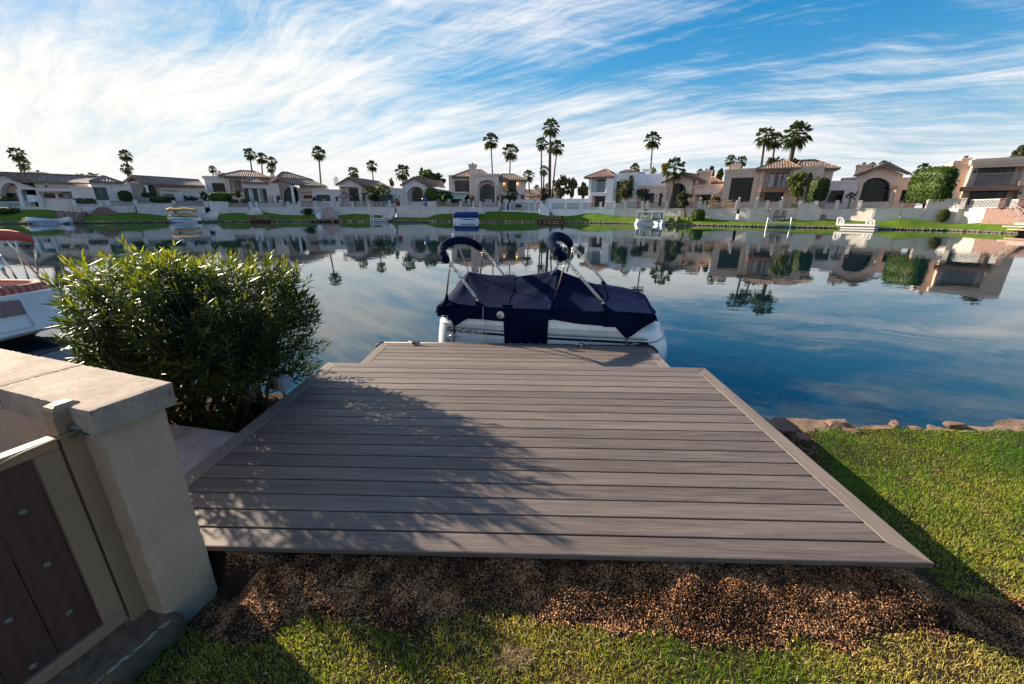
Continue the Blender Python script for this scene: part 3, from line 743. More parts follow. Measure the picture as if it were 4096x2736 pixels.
frame_set('aft', NBt(553, 690, TN), NBt(800, 500, TF), NBt(305, 355, TN), NBt(585, 240, TF),
          (NBt(289, 650, TN), NBt(318, 395, TN)), (NBt(578, 490, TF), NBt(594, 285, TF)),
          [NBt(300, 362, TN), NBt(255, 290, .16), NBt(262, 225, .42), NBt(345, 180, .72), NBt(440, 175, 1.05), NBt(520, 198, 1.4), NBt(582, 245, TF)], .066, 0)
frame_set('fwd', NBt(1625, 715, TN), NBt(1655, 555, TF), NBt(1295, 335, TN), NBt(1352, 212, TF),
          (NBt(1209, 690, TN), NBt(1303, 370, TN)), (NBt(1318, 445, TF), NBt(1368, 250, TF)),
          [NBt(1298, 338, TN), NBt(1230, 262, .12), NBt(1187, 205, .34), NBt(1203, 146, .68), NBt(1255, 142, 1.0), NBt(1305, 162, 1.35), NBt(1350, 212, TF)], .072, 0)
# cloth boots where tubes pass through the cover
def boot(foot, up, r0=.05, h=.12):
    mb = MB(); d = (up-foot).normalized(); mb.tube([foot-d*.06, foot, foot+d*h*.6, foot+d*h], [r0*1.7, r0, r0*.55, r0*.36], 10); mb.build('cover_boot', MAT['navy'], boat, smooth=True)
boot(NBt(289, 690, TN), NBt(300, 500, TN), .045, .12); boot(NBt(553, 715, TN), NBt(500, 620, TN), .05, .07)
boot(NBt(1190, 745, TN), NBt(1212, 640, TN), .05, .11); boot(NBt(1640, 752, TN), NBt(1610, 690, TN), .05, .09); boot(NBt(1640, 560, TF), NBt(1610, 520, TF), .05, .1)
# straps from the sleeves down to the tent peaks, small light on the aft sleeve
mb = MB()
pk1, pk2 = BP(-2.985, .9, .74), BP(-1.415, .9, .84)
for a_, b_ in ((NBt(380, 178, .9), pk1), (NBt(395, 238, .95), pk1), (NBt(1232, 190, .9), pk2)):
    mb.beam(a_, b_, .016, .004, up=BB)
mb.beam(pk1, pk1+Vector((.0, -.05, -.10)), .02, .004, up=BB); mb.beam(pk2, pk2+Vector((-.13, -.06, -.11)), .03, .004, up=BB)
mb.build('peak_strap', plain('grey_strap', (0.40, 0.38, 0.38), 0.6), boat)
mb = MB(); mb.lathe(NBt(348, 150, .75), [(.0, 0), (.022, 0), (.022, .06), (.016, .07), (0, .07)], 10); mb.build('stern_light', MAT['gelcoat'], boat)

# ================================================================== oleander bush
m, t = newmat('oleander_leaf')
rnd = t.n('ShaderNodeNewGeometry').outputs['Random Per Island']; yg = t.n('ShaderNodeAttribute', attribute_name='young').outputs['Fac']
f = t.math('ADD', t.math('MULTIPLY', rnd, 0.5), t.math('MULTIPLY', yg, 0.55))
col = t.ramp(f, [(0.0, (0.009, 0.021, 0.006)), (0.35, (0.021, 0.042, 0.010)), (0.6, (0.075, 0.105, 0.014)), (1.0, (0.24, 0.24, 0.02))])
p = princ(t, Base_Color=col, Roughness=0.42, Specular_IOR_Level=0.3)
tr = t.n('ShaderNodeBsdfTranslucent', {'Color': t.mix(1.0, col, (1.8, 1.75, 0.45), 'MULTIPLY')})
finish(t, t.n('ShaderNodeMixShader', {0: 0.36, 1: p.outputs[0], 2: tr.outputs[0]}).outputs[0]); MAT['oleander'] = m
BC = np.array([-3.16, 3.56, 0.46])
bush = thing('oleander_bush', 'large oleander bush with long narrow leaves beside the deck', 'bush', (BC[0], BC[1], -0.25))
rg = np.random.default_rng(21)
tips, dirs = [], []
NS = 1680
while len(tips) < NS:
    d = rg.normal(size=3); d /= np.linalg.norm(d)
    if d[2] < -0.75: continue
    r = rg.random()**0.24
    ang = math.atan2(d[1], d[0])
    bx = d/(np.sum(np.abs(d)**4.2)**(1/4.2))
    R = np.array([1.18, 0.86, 0.82]) * (1+0.07*math.sin(3*ang+1.0)+0.06*math.sin(5*ang+d[2]*4))
    p = BC + bx*R*r
    if d[2] > 0.55: p[2] += 0.075*rg.normal()
    if p[0] < -1.12*p[1]-0.34: continue
    if math.sin(p[0]*6.1+1.3)*math.sin(p[2]*7.3+p[1]*4.1)+.5*math.sin(p[0]*11+p[2]*9) < -.55 and d[2] < .8: continue
    if p[2] < .3 and rg.random() < .12: continue
    if p[0] > -2.56 and p[2] < .34 and p[1] < 3.72: continue
    if p[2] < -0.16 or (p[0] > -2.08): continue
    if p[0] > -2.32 + max(0, p[2]-.05)*.6: continue
    if p[1] < 3.0 and p[2] < 0.32: continue
    tips.append(p); q = d*np.array([0.9, 0.9, 0.6]) + np.array([0, 0, 0.75]) + rg.normal(size=3)*0.35; dirs.append(q/np.linalg.norm(q))
tips = np.array(tips); dirs = np.array(dirs)
VV, FF, YG = [], [], []; nv = 0
for p, d in zip(tips, dirs):
    a1 = np.cross(d, [0.3, 0.2, 0.9]); a1 /= np.linalg.norm(a1); a2 = np.cross(d, a1)
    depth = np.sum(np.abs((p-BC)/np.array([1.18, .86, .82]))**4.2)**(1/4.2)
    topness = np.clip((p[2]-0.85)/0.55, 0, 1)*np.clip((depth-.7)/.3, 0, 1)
    nl = rg.integers(13, 20)
    for k in range(nl):
        f = k/nl; an = k*2.4+rg.random()*.6
        base = p - d*(0.20*(1-f)) 
        rad = a1*math.cos(an)+a2*math.sin(an)
        el = 0.45+0.75*(1-f)+rg.normal()*.15
        ax = d*math.cos(el)+rad*math.sin(el); ax /= np.linalg.norm(ax)
        L = rg.uniform(.085, .145)*(0.65+.35*(1-f*.6)); wd = L*rg.uniform(.16, .215)
        sd = np.cross(ax, rad); sd /= (np.linalg.norm(sd)+1e-9); up = np.cross(sd, ax)
        droop = np.array([0, 0, -1.0])*L*rg.uniform(.02, .16)
        m1 = base+ax*L*.45; tip = base+ax*L+droop
        vs = [base, m1+sd*wd*.5+up*wd*.12, m1, m1-sd*wd*.5+up*wd*.12, tip]
        VV += vs; FF += [(nv, nv+1, nv+2), (nv, nv+2, nv+3), (nv+1, nv+4, nv+2), (nv+2, nv+4, nv+3)]; nv += 5
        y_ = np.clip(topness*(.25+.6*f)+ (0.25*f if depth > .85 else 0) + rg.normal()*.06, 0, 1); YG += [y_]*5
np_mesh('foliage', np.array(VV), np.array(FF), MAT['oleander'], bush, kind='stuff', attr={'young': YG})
mb = MB(); rr = random.Random(4)
for k in range(46):
    b0 = Vector((BC[0]+rr.uniform(-.45, .5), 3.66+rr.uniform(-.25, .3), -0.32)); tgt = Vector(tips[rr.randrange(NS)])
    mid = lerp(b0, tgt, .5)+Vector((rr.uniform(-.1, .1), rr.uniform(-.1, .1), .12)); q1 = lerp(b0, mid, .55)+Vector((rr.uniform(-.05, .05), 0, .06))
    mb.tube([b0, q1, mid, tgt], [rr.uniform(.012, .026), .013, .008, .003], 6)
for k in range(500):
    i = rr.randrange(NS); p = Vector(tips[i]); d = Vector(dirs[i]); c_ = Vector(BC)
    mb.tube([p, p-d*.22, lerp(p-d*.3, c_, .25)], [.0025, .004, .006], 4, cap=False)
mb.build('stem', plain('oleander_stem', (0.13, 0.085, 0.05), 0.85, var=0.3), bush, smooth=True)

# ================================================================== wall, gate, slab, outlet
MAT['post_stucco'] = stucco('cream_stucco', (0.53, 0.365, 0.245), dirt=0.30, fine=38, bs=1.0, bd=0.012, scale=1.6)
m, t = newmat('weathered_cap'); co = obj_co(t)
n1 = t.noise(co, 5.0, 8, 0.72).outputs[0]; n2 = t.noise(co, 44, 4, 0.6).outputs[0]; n3 = t.noise(co, 90, 3, 0.6).outputs[0]
pit = t.n('ShaderNodeMapRange', {0: n2, 1: 0.33, 2: 0.38, 3: 1.0, 4: 0.0}).outputs[0]
col = t.ramp(n1, [(0.3, (0.22, 0.165, 0.12)), (0.5, (0.33, 0.26, 0.20)), (0.72, (0.42, 0.345, 0.275))])
col = t.mix(t.math('MULTIPLY', pit, 0.6), col, (0.16, 0.12, 0.09))
finish(t, princ(t, Base_Color=col, Roughness=0.9, Normal=bump(t, t.math('ADD', t.math('SUBTRACT', n3, t.math('MULTIPLY', pit, 0.7)), t.math('MULTIPLY', n1, 0.3)), 0.5, 0.004)).outputs[0]); MAT['cap'] = m
WA = Vector((-1.700, 1.375, 0)); WW = Vector((-.954, .298, 0)).normalized(); WN = Vector((-WW.y, WW.x, 0)) * -1
if WN.y < 0: WN = -WN
wall = thing('garden_wall', 'cream stucco garden wall with a weathered cap beside the gate', 'wall', tuple(WA+Vector((0, 0, -.3))))
def WP(s, d, z): return WA + WW*s + WN*d + Vector((0, 0, z))
def lumpy_box(mb, f, s0, s1, d0, d1, z0, z1, ns, nd, nz, amp, seed, bev=.012):
    """box made of a fine skin with slightly uneven surface and worn edges"""
    rr = np.random.default_rng(seed); tbl = {}
    def vert(i, j, k):
        key = (i, j, k)
        if key in tbl: return tbl[key]
        s = lerp(s0, s1, i/ns); d = lerp(d0, d1, j/nd); z = lerp(z0, z1, k/nz)
        e = (i in (0, ns))+(j in (0, nd))+(k in (0, nz))
        o = rr.normal(size=3)*amp*(1.6 if e > 1 else 1)
        if e > 1:
            if i in (0, ns): s += (bev if i == 0 else -bev)*.4
            if j in (0, nd): d += (bev if j == 0 else -bev)*.4
            if k in (0, nz): z += (bev if k == 0 else -bev)*.4
        mb.v.append(tuple(f(s+o[0], d+o[1], z+o[2]))); tbl[key] = len(mb.v)-1; return tbl[key]
    for i in range(ns):
        for k in range(nz):
            for j in (0, nd): mb.f.append((vert(i, j, k), vert(i+1, j, k), vert(i+1, j, k+1), vert(i, j, k+1)))
    for j in range(nd):
        for k in range(nz):
            for i in (0, ns): mb.f.append((vert(i, j, k), vert(i, j+1, k), vert(i, j+1, k+1), vert(i, j, k+1)))
    for i in range(ns):
        for j in range(nd):
            for k in (0, nz): mb.f.append((vert(i, j, k), vert(i+1, j, k), vert(i+1, j+1, k), vert(i, j+1, k)))
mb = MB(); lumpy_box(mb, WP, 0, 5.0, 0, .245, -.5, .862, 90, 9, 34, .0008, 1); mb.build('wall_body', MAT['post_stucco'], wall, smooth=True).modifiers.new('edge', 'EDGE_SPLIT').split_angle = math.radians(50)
for s0, s1, sd in ((-.022, .640, 2), (.646, 1.7, 3), (1.706, 3.1, 4), (3.106, 5.0, 5)):
    mb = MB(); lumpy_box(mb, WP, s0, s1, -.016, .285, .862, .975, max(10, int((s1-s0)*50)), 18, 6, .0006, sd, .006); mb.build('cap_stone', MAT['cap'], wall, smooth=True).modifiers.new('edge', 'EDGE_SPLIT').split_angle = math.radians(50)
# gate
GG = -WN; GM = -WW; G0 = onz(515, 2477, -.12); G0.z = 0
def GP(q, mm, z): return G0 + GG*q + GM*mm + Vector((0, 0, z))
def GPX(px, py, mm=0.0):
    d = ray(px, py); k = (mm + G0.dot(GM))/d.dot(GM); p = d*k - G0
    return p.dot(GG), CAMZ + d.z*k
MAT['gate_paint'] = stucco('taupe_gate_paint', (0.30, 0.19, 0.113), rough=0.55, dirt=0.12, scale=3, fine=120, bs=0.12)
m, t = newmat('gate_board'); co = obj_co(t)
n1 = t.noise(t.mapping(co, scale=(40, 40, 3)), 1.0, 5, 0.6).outputs[0]; sp = t.noise(co, 55, 4, 0.75).outputs[0]
col = t.ramp(n1, [(0.3, (0.058, 0.023, 0.020)), (0.7, (0.095, 0.042, 0.036))])
col = t.mix(t.n('ShaderNodeMapRange', {0: sp, 1: 0.64, 2: 0.74, 3: 0.0, 4: 0.35}).outputs[0], col, (0.12, 0.10, 0.10))
finish(t, princ(t, Base_Color=col, Roughness=0.6, Normal=bump(t, n1, 0.2, 0.002)).outputs[0]); MAT['gate_board'] = m
gate = thing('garden_gate', 'brown board garden gate in a taupe steel frame with bolt heads', 'gate', tuple(GP(0.5, 0, -.12)))
def gbox(mb, q0, q1, m0, m1, z0, z1, b=.004):
    c = GP((q0+q1)/2, (m0+m1)/2, (z0+z1)/2); rz = math.atan2(GG.y, GG.x); mb.rbox(c, (abs(q1-q0), abs(m1-m0), z1-z0), rz, b)
GT, GB = 0.865, -.12
for q0, q1 in ((0.0, .075), (.925, 1.0)):
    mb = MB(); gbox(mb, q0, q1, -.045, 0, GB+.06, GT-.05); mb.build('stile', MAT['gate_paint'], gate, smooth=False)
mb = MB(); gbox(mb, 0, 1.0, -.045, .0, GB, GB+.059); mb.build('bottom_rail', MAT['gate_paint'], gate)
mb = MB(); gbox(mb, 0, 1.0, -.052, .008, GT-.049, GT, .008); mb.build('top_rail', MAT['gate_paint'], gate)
bw = .1385
for k in range(6):
    q0 = .0785+k*(bw+.0032); mb = MB(); gbox(mb, q0, q0+bw, -.038, -.018, GB+.061, GT-.051, .0025); mb.build('board', MAT['gate_board'], gate)
MAT['bolt'] = plain('galvanised_bolt', (0.15, 0.14, 0.11), 0.45, metal=0.2, var=0.2)
bz = [.62, .36, .10, -.10]
for k in range(6):
    q = .0785+k*(bw+.0032)+bw*.5
    for i, z in enumerate(bz if k % 2 == 0 else [.49, .23, -.02]):
        mb = MB(); mb.lathe(GP(q, -.018, z), [(.0, 0), (.0145, 0), (.0125, .005), (.007, .008), (0, .009)], 14, axis=GM); mb.build('bolt_head', MAT['bolt'], gate, smooth=True)
mb = MB(); mb.tube([GP(.20, .022, .845), GP(.10, .024, .862), GP(.02, .03, .868), GP(-.062, .034, .87)], .006, 8)
mb.rbox(GP(.20, .014, .845), (.05, .012, .035), math.atan2(GG.y, GG.x), .004)
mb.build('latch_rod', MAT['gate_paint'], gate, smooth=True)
gp = thing('gate_post', 'taupe square steel post with capped top and gate latch', 'post', tuple(GP(-.055, -.02, -.25)))
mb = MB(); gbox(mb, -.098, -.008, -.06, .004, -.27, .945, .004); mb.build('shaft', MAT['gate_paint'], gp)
mb = MB(); c_ = GP(-.058, -.028, .945); rz = math.atan2(GG.y, GG.x)
e1, e2 = GG*.046, GM*.039
rows = [(1.0, 0.0), (1.0, .022), (.86, .036), (.55, .043)]
vs = [c_+e1*(a_*k)+e2*(b_*k)+Vector((0, 0, h)) for k, h in rows for a_, b_ in ((-1, -1), (1, -1), (1, 1), (-1, 1))]
fs = [(3, 2, 1, 0), (12, 13, 14, 15)] + [(r*4+i, r*4+(i+1) % 4, r*4+4+(i+1) % 4, r*4+4+i) for r in range(3) for i in range(4)]
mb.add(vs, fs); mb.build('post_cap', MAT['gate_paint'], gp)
mb = MB(); gbox(mb, -.088, -.035, .004, .012, .835, .905, .003)
for o in (-.022, .0): mb.prism([GP(-.080, .012, .90+o), GP(-.040, .018, .885+o), GP(-.055, .045, .872+o), GP(-.085, .04, .888+o)], (0, 0, .007))
mb.lathe(GP(-.074, .012, .892), [(0, 0), (.009, 0), (.009, .006), (0, .008)], 8, axis=GM); mb.prism([GP(-.088, .012, .83), GP(-.05, .03, .845), GP(-.084, .05, .838), GP(-.096, .03, .836)], (0, 0, .008))
mb.build('latch', MAT['steel'] if False else plain('latch_metal', (0.16, 0.13, 0.11), 0.4, metal=0.4), gp)
# threshold kerb below the gate
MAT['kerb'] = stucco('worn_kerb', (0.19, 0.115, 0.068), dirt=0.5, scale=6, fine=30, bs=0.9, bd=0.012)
KZ = -.145; _k = onz(640, 2522, KZ); KM = (_k-G0).dot(GM)
kerb = thing('gate_threshold', 'rough dark concrete threshold below the garden gate', 'threshold', tuple(GP(.5, .05, -.35)))
def KP(s, d, z): return GP(s, d, z)
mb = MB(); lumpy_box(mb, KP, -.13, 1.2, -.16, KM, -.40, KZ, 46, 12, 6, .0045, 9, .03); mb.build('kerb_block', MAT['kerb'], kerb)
MAT['chip_paint'] = plain('flaked_cream_paint', (0.36, 0.32, 0.24), 0.8, var=0.3)
mb = MB(); rr = random.Random(5)
for k in range(34):
    q = rr.uniform(-.08, .55); mq = KM-.008+rr.uniform(-.012, .006); r_ = rr.uniform(.006, .02)
    mb.prism([GP(q+r_*1.8*math.cos(a_)*rr.uniform(.6, 1), mq+r_*.35*math.sin(a_), KZ-.0005) for a_ in [i*math.pi/3 for i in range(6)]], (0, 0, .004))
mb.build('paint_flake', MAT['chip_paint'], kerb, kind='stuff')
# concrete slab between wall and bush
MAT['slab'] = stucco('rough_pink_concrete', (0.52, 0.44, 0.41), dirt=0.35, scale=9, fine=38, bs=1.0, bd=0.012)
mb = MB(); mb.prism([(-2.315, 1.62, -.025), (-2.315, 2.83, -.025), (-3.05, 2.965, -.025), (-6.0, 3.6, -.025), (-6.0, 2.9, -.025)], (0, 0, -.3)); mb.build('patio_slab', MAT['slab'], kind='structure')
# weatherproof outlet at the deck edge
ob = at(1112, 1550, 3.42); ox, oy, oz = -2.325, 3.57, 0.0
outlet = thing('outlet_box', 'grey weatherproof outlet box with clear bubble lid at the deck edge', 'outlet', (ox, oy, -.25))
MAT['grey_plastic'] = plain('grey_outlet_plastic', (0.17, 0.18, 0.20), 0.45)
m, t = newmat('clear_lid'); finish(t, t.n('ShaderNodeMixShader', {0: 0.42, 1: t.n('ShaderNodeBsdfTransparent', {0: (0.86, 0.9, 0.93, 1)}).outputs[0], 2: princ(t, Base_Color=(0.45, 0.5, 0.55, 1), Roughness=0.12).outputs[0]}).outputs[0]); MAT['clear'] = m
orz = math.radians(-22); oa = Vector((math.cos(orz), math.sin(orz), 0)); on = Vector((-math.sin(orz), math.cos(orz), 0))
oc = Vector((ox-.01, oy, .095))
mb = MB(); mb.tube([(ox-.03, oy, -.3), (ox-.03, oy, .05)], .014, 8); mb.build('conduit', MAT['grey_plastic'], outlet, smooth=True)
mb = MB(); mb.rbox(oc-oa*.055, (.085, .105, .14), orz, .008); mb.build('box_body', MAT['grey_plastic'], outlet)
mb = MB(); mb.rbox(oc-oa*.006, (.014, .118, .152), orz, .004); mb.build('gasket_frame', plain('pale_grey_plastic', (0.3, 0.33, 0.36), 0.4), outlet)
mb = MB(); mb.rbox(oc+oa*.026, (.055, .105, .137), orz, .012); mb.rbox(oc+oa*.005+Vector((0, 0, .08)), (.03, .04, .016), orz, .005); mb.build('bubble_lid', MAT['clear'], outlet)

# ================================================================== bank rocks on the right
def rock(c, size, seed, m, parent=None, name='rock', rz=0.0, sub=3):
    bm = bmesh.new(); bmesh.ops.create_icosphere(bm, subdivisions=sub, radius=1)
    rr = np.random.default_rng(seed); ks = rr.normal(size=(7, 3))*1.6; ph = rr.random(7)*6; R = Matrix.Rotation(rz, 3, 'Z')
    ks2 = rr.normal(size=(10, 3))*5; cuts = rr.normal(size=(22, 3)); cuts /= np.linalg.norm(cuts, axis=1)[:, None]; cutd = rr.uniform(.5, .85, 22)
    mb = MB(); bm.verts.ensure_lookup_table()
    for v in bm.verts:
        p = np.array(v.co); d = 1+sum(.05*math.sin(k @ p + f) for k, f in zip(ks, ph)) + sum(.030*math.sin(k @ p+f) for k, f in zip(ks2, list(ph)+[1, 2, 3])) + sum(.014*math.sin(2.7*(k @ p)+2*f) for k, f in zip(ks2, list(ph)+[1, 2, 3]))
        for cn_, cd_ in zip(cuts, cutd):
            e_ = p @ cn_ - cd_
            if e_ > 0: p = p - cn_*e_*.92
        q = np.sign(p)*np.abs(p)**.8*d
        mb.v.append(tuple(R @ Vector((q[0]*size[0]/2, q[1]*size[1]/2, q[2]*size[2]/2)) + Vector(c)))
    mb.f = [tuple(v.index for v in f.verts) for f in bm.faces]; bm.free()
    return mb.build(name, m, parent, smooth=False)
rb = thing('rock_edging', 'row of pinkish bank rocks along the water beside the near lawn', 'rock edging', (4.2, 3.62, -.45))
rr = random.Random(11); x = 2.15; k = 0
while x < 8.5:
    L = rr.uniform(.42, .85); px = x+L/2
    rock((px, 3.66+rr.uniform(-.05, .06), -.44+rr.uniform(-.03, .03)), (L*1.25, rr.uniform(.36, .50), rr.uniform(.20, .29)), 100+k, MAT['rock'], rb, rz=rr.uniform(-.12, .12), sub=4); x += L*.80; k += 1

for k2 in range(46):
    rock((rr.uniform(2.2, 7.5), 3.52+rr.uniform(-.10, .26), -.36+rr.uniform(-.06, .03)), (rr.uniform(.10, .26), rr.uniform(.08, .18), rr.uniform(.06, .13)), 300+k2, MAT['rock'], rb, rz=rr.uniform(-1, 1), sub=2)
# ================================================================== mulch, grass and bits on the near ground
def chips(name, X, Y, label_mat, smin, smax, seed, zoff=0.004):
    r = np.random.default_rng(seed); n = len(X)
    s = r.uniform(smin, smax, n); Z = gz(X, Y)+zoff+r.random(n)*.012
    q = r.normal(size=(n, 4)); q /= np.linalg.norm(q, axis=1)[:, None]; w_, x_, y_, z_ = q.T
    R = np.stack([np.stack([1-2*(y_*y_+z_*z_), 2*(x_*y_-w_*z_), 2*(x_*z_+w_*y_)], -1), np.stack([2*(x_*y_+w_*z_), 1-2*(x_*x_+z_*z_), 2*(y_*z_-w_*x_)], -1), np.stack([2*(x_*z_-w_*y_), 2*(y_*z_+w_*x_), 1-2*(x_*x_+y_*y_)], -1)], 1)
    T = np.array([[1, 0, 0], [-.6, .8, 0], [-.6, -.8, 0], [0, 0, .7]])*np.array([1, .8, 1])
    asp = np.stack([r.uniform(.7, 1.7, n), r.uniform(.6, 1.1, n), r.uniform(.5, 1.0, n)], -1)
    V = np.einsum('nij,nkj->nki', R, T[None]*asp[:, None, :]*s[:, None, None]) + np.stack([X, Y, Z], -1)[:, None, :]
    base = np.arange(n)[:, None, None]*4
    F = (base + np.array([[0, 1, 2], [0, 3, 1], [1, 3, 2], [2, 3, 0]])[None]).reshape(-1, 3)
    return np_mesh(name, V.reshape(-1, 3), F, label_mat, kind='stuff')
def mulch_mat(name, stops):
    m, t = newmat(name); g = t.n('ShaderNodeNewGeometry'); rnd = g.outputs['Random Per Island']
    pn = t.noise(g.outputs['Position'], 4.5, 5, 0.7).outputs[0]
    f = t.math('ADD', t.math('MULTIPLY', rnd, 0.62), t.math('MULTIPLY_ADD', pn, 2.1, -0.95))
    finish(t, princ(t, Base_Color=t.ramp(f, stops), Roughness=0.85, Specular_IOR_Level=0.2).outputs[0]); return m
MAT['mulch'] = mulch_mat('bark_mulch', [(0.1, (0.03, 0.016, 0.010)), (0.3, (0.11, 0.055, 0.03)), (0.5, (0.36, 0.17, 0.075)), (0.9, (0.74, 0.44, 0.24))])
r = np.random.default_rng(31)
N = 210000
X = r.uniform(-1.95, 2.75, N); Y = r.uniform(1.0, 1.80, N)
jit = 0.12*(vnoise(X+7, Y+3, 6, 12)-.5)+r.normal(size=N)*.03
keep = (Y > mulch_front(X)+jit) & (Y < 1.80) & ~((X > 2.25) & (Y > 1.62+r.random(N)*.1))
wallq = ((X-WA.x)*WW.x+(Y-WA.y)*WW.y > -.01) & ((X-WA.x)*WN.x+(Y-WA.y)*WN.y > -.25)
keep &= ~wallq
X, Y = X[keep], Y[keep]
X2 = r.uniform(2.1, 3.0, 9000); Y2 = r.uniform(2.35, 3.55, 9000)
k2 = (X2 < 2.30+np.clip((Y2-2.5), 0, 1)*.55+r.normal(size=9000)*.05)
tag(chips('bark_mulch', np.concatenate([X, X2[k2]]), np.concatenate([Y, Y2[k2]]), MAT['mulch'], .003, .0085, 5), 'reddish brown bark mulch strip along the front of the deck', 'mulch')
def grass(name, X, Y, hmin, hmax, wmax, dry, seed, m, lean=.5):
    r = np.random.default_rng(seed); n = len(X); Z = gz(X, Y)-.004
    h = r.uniform(hmin, hmax, n); an = r.random(n)*2*np.pi; ln = np.abs(r.normal(size=n))*lean*h; wd = r.uniform(.5, 1, n)*wmax
    a2 = r.random(n)*2*np.pi
    sx_, sy_ = np.cos(a2)*wd/2, np.sin(a2)*wd/2; lx, ly_ = np.cos(an)*ln, np.sin(an)*ln
    b = np.stack([X, Y, Z], -1)
    V = np.stack([b+np.stack([-sx_, -sy_, 0*h], -1), b+np.stack([sx_, sy_, 0*h], -1),
                  b+np.stack([-sx_*.8+lx*.35, -sy_*.8+ly_*.35, h*.6], -1), b+np.stack([sx_*.8+lx*.35, sy_*.8+ly_*.35, h*.6], -1),
                  b+np.stack([lx, ly_, h*np.clip(1-(ln/h)*.35, .3, 1)], -1)], 1)
    base = np.arange(n)[:, None, None]*5
    F = (base+np.array([[0, 1, 3], [0, 3, 2], [2, 3, 4]])[None]).reshape(-1, 3)
    return np_mesh(name, V.reshape(-1, 3), F, m, kind='stuff', attr={'dry': np.repeat(dry, 5)})
N = 470000
X = r.uniform(-2.3, 6.2, N); Y = r.uniform(0.75, 3.62, N)
front = mulch_front(X) + 0.12*(vnoise(X+7, Y+3, 6, 12)-.5)
ok = (Y < front+r.normal(size=N)*.02) | (X > 2.25+0.25*vnoise(X+3, Y+1, 3, 6))
ok &= ~((X > 2.1) & (X < 2.34+np.clip((Y-2.5), 0, 1)*.55+r.normal(size=N)*.07) & (Y > 2.3))
ok &= ~((Y > front-.02) & (X < 2.75+.2*vnoise(X+1, Y+4, 4, 2)) & (Y < 1.66) & (r.random(N) < .93))
ok &= ~((X-WA.x)*WW.x+(Y-WA.y)*WW.y > -.012) | (Y < front-10)
ok |= False
den = vnoise(X+11, Y+5, 2.2, 15)*.6+vnoise(X+31, Y+15, 9, 16)*.4
ok &= r.random(N) < np.clip(.30+1.3*den, 0, 1)
far = np.clip((Y-1.6)/2, 0, 1); ok &= r.random(N) < 1-.45*far
X, Y = X[ok], Y[ok]
dry = np.where(Y < 1.75, .20+.12*np.clip((X-1.6), 0, 1), -.16) + .34*(vnoise(X+2, Y+8, 2.2, 19)-.5)
dry = np.where((X > 2.2) & (Y >= 1.75), np.clip(.10-.34*(Y-1.75), -.24, .10)+.22*(vnoise(X+2, Y+8, 1.6, 19)-.5), dry)
tag(grass('grass', X, Y, .012, .036, .0034, dry, 41, MAT['grass'], .75), 'patchy yellow green lawn grass on the near bank', 'grass')
ns_ = 5200; Xs = r.uniform(-1.6, 4.5, ns_); Ys = r.uniform(.95, 3.3, ns_); ks = (Ys < mulch_front(Xs)-.02) | (Xs > 2.8); Xs, Ys = Xs[ks], Ys[ks]; ks = r.random(len(Xs)) < np.where(Ys < 1.8, 1, .4); Xs, Ys = Xs[ks], Ys[ks]
MAT['straw2'] = leafmat('straw_bit', [(0.0, (0.20, 0.13, 0.06)), (1.0, (0.55, 0.42, 0.24))], 0.2)
V = []
for x_, y_ in zip(Xs, Ys):
    a_ = r.random()*6.28; L_ = r.uniform(.004, .015); w_ = r.uniform(.0008, .0017); z_ = float(gz(x_, y_))+r.uniform(.012, .028); c, s_ = math.cos(a_), math.sin(a_); t1, t2 = r.normal(size=2)*.004
    V += [(x_-c*L_-s_*w_, y_-s_*L_+c*w_, z_+t1), (x_-c*L_+s_*w_, y_-s_*L_-c*w_, z_+t1), (x_+c*L_+s_*w_, y_+s_*L_-c*w_, z_+t2), (x_+c*L_-s_*w_, y_+s_*L_+c*w_, z_+t2)]
tag(np_mesh('straw_litter', V, np.arange(len(V)).reshape(-1, 4), MAT['straw2'], kind='stuff'), 'dry straw bits scattered in the near lawn grass', 'straw')
# a tuft of dry pulled grass on the lawn
c_ = onz(2065, 2640, -.17); n = 900; a_ = r.random(n)*2*np.pi; q = np.sqrt(r.random(n))*.055
MAT['straw'] = leafmat('straw_blade', [(0.0, (0.24, 0.15, 0.08)), (1.0, (0.52, 0.38, 0.24))], 0.2)
tf = grass('dead_grass_tuft', c_.x+q*np.cos(a_)*1.3, c_.y+q*np.sin(a_)*.8, .01, .045, .003, np.zeros(n), 77, MAT['straw'], 1.0)
del tf['kind']; tag(tf, 'small tuft of dead straw coloured grass lying on the near lawn', 'grass tuft')
mb = MB(); c_ = onz(1945, 2231, -.10); c_.z = float(gz(c_.x, c_.y))+.012; mb.tube([c_+Vector((-.06, 0, .012)), c_+Vector((-.02, -.008, .016)), c_+Vector((.03, -.006, .015)), c_+Vector((.065, .008, .01))], [.003, .0035, .003, .0015], 6)
tag(mb.build('twig', plain('dry_twig', (0.42, 0.31, 0.18), 0.8), smooth=True), 'thin dry twig lying on the mulch by the deck', 'twig')

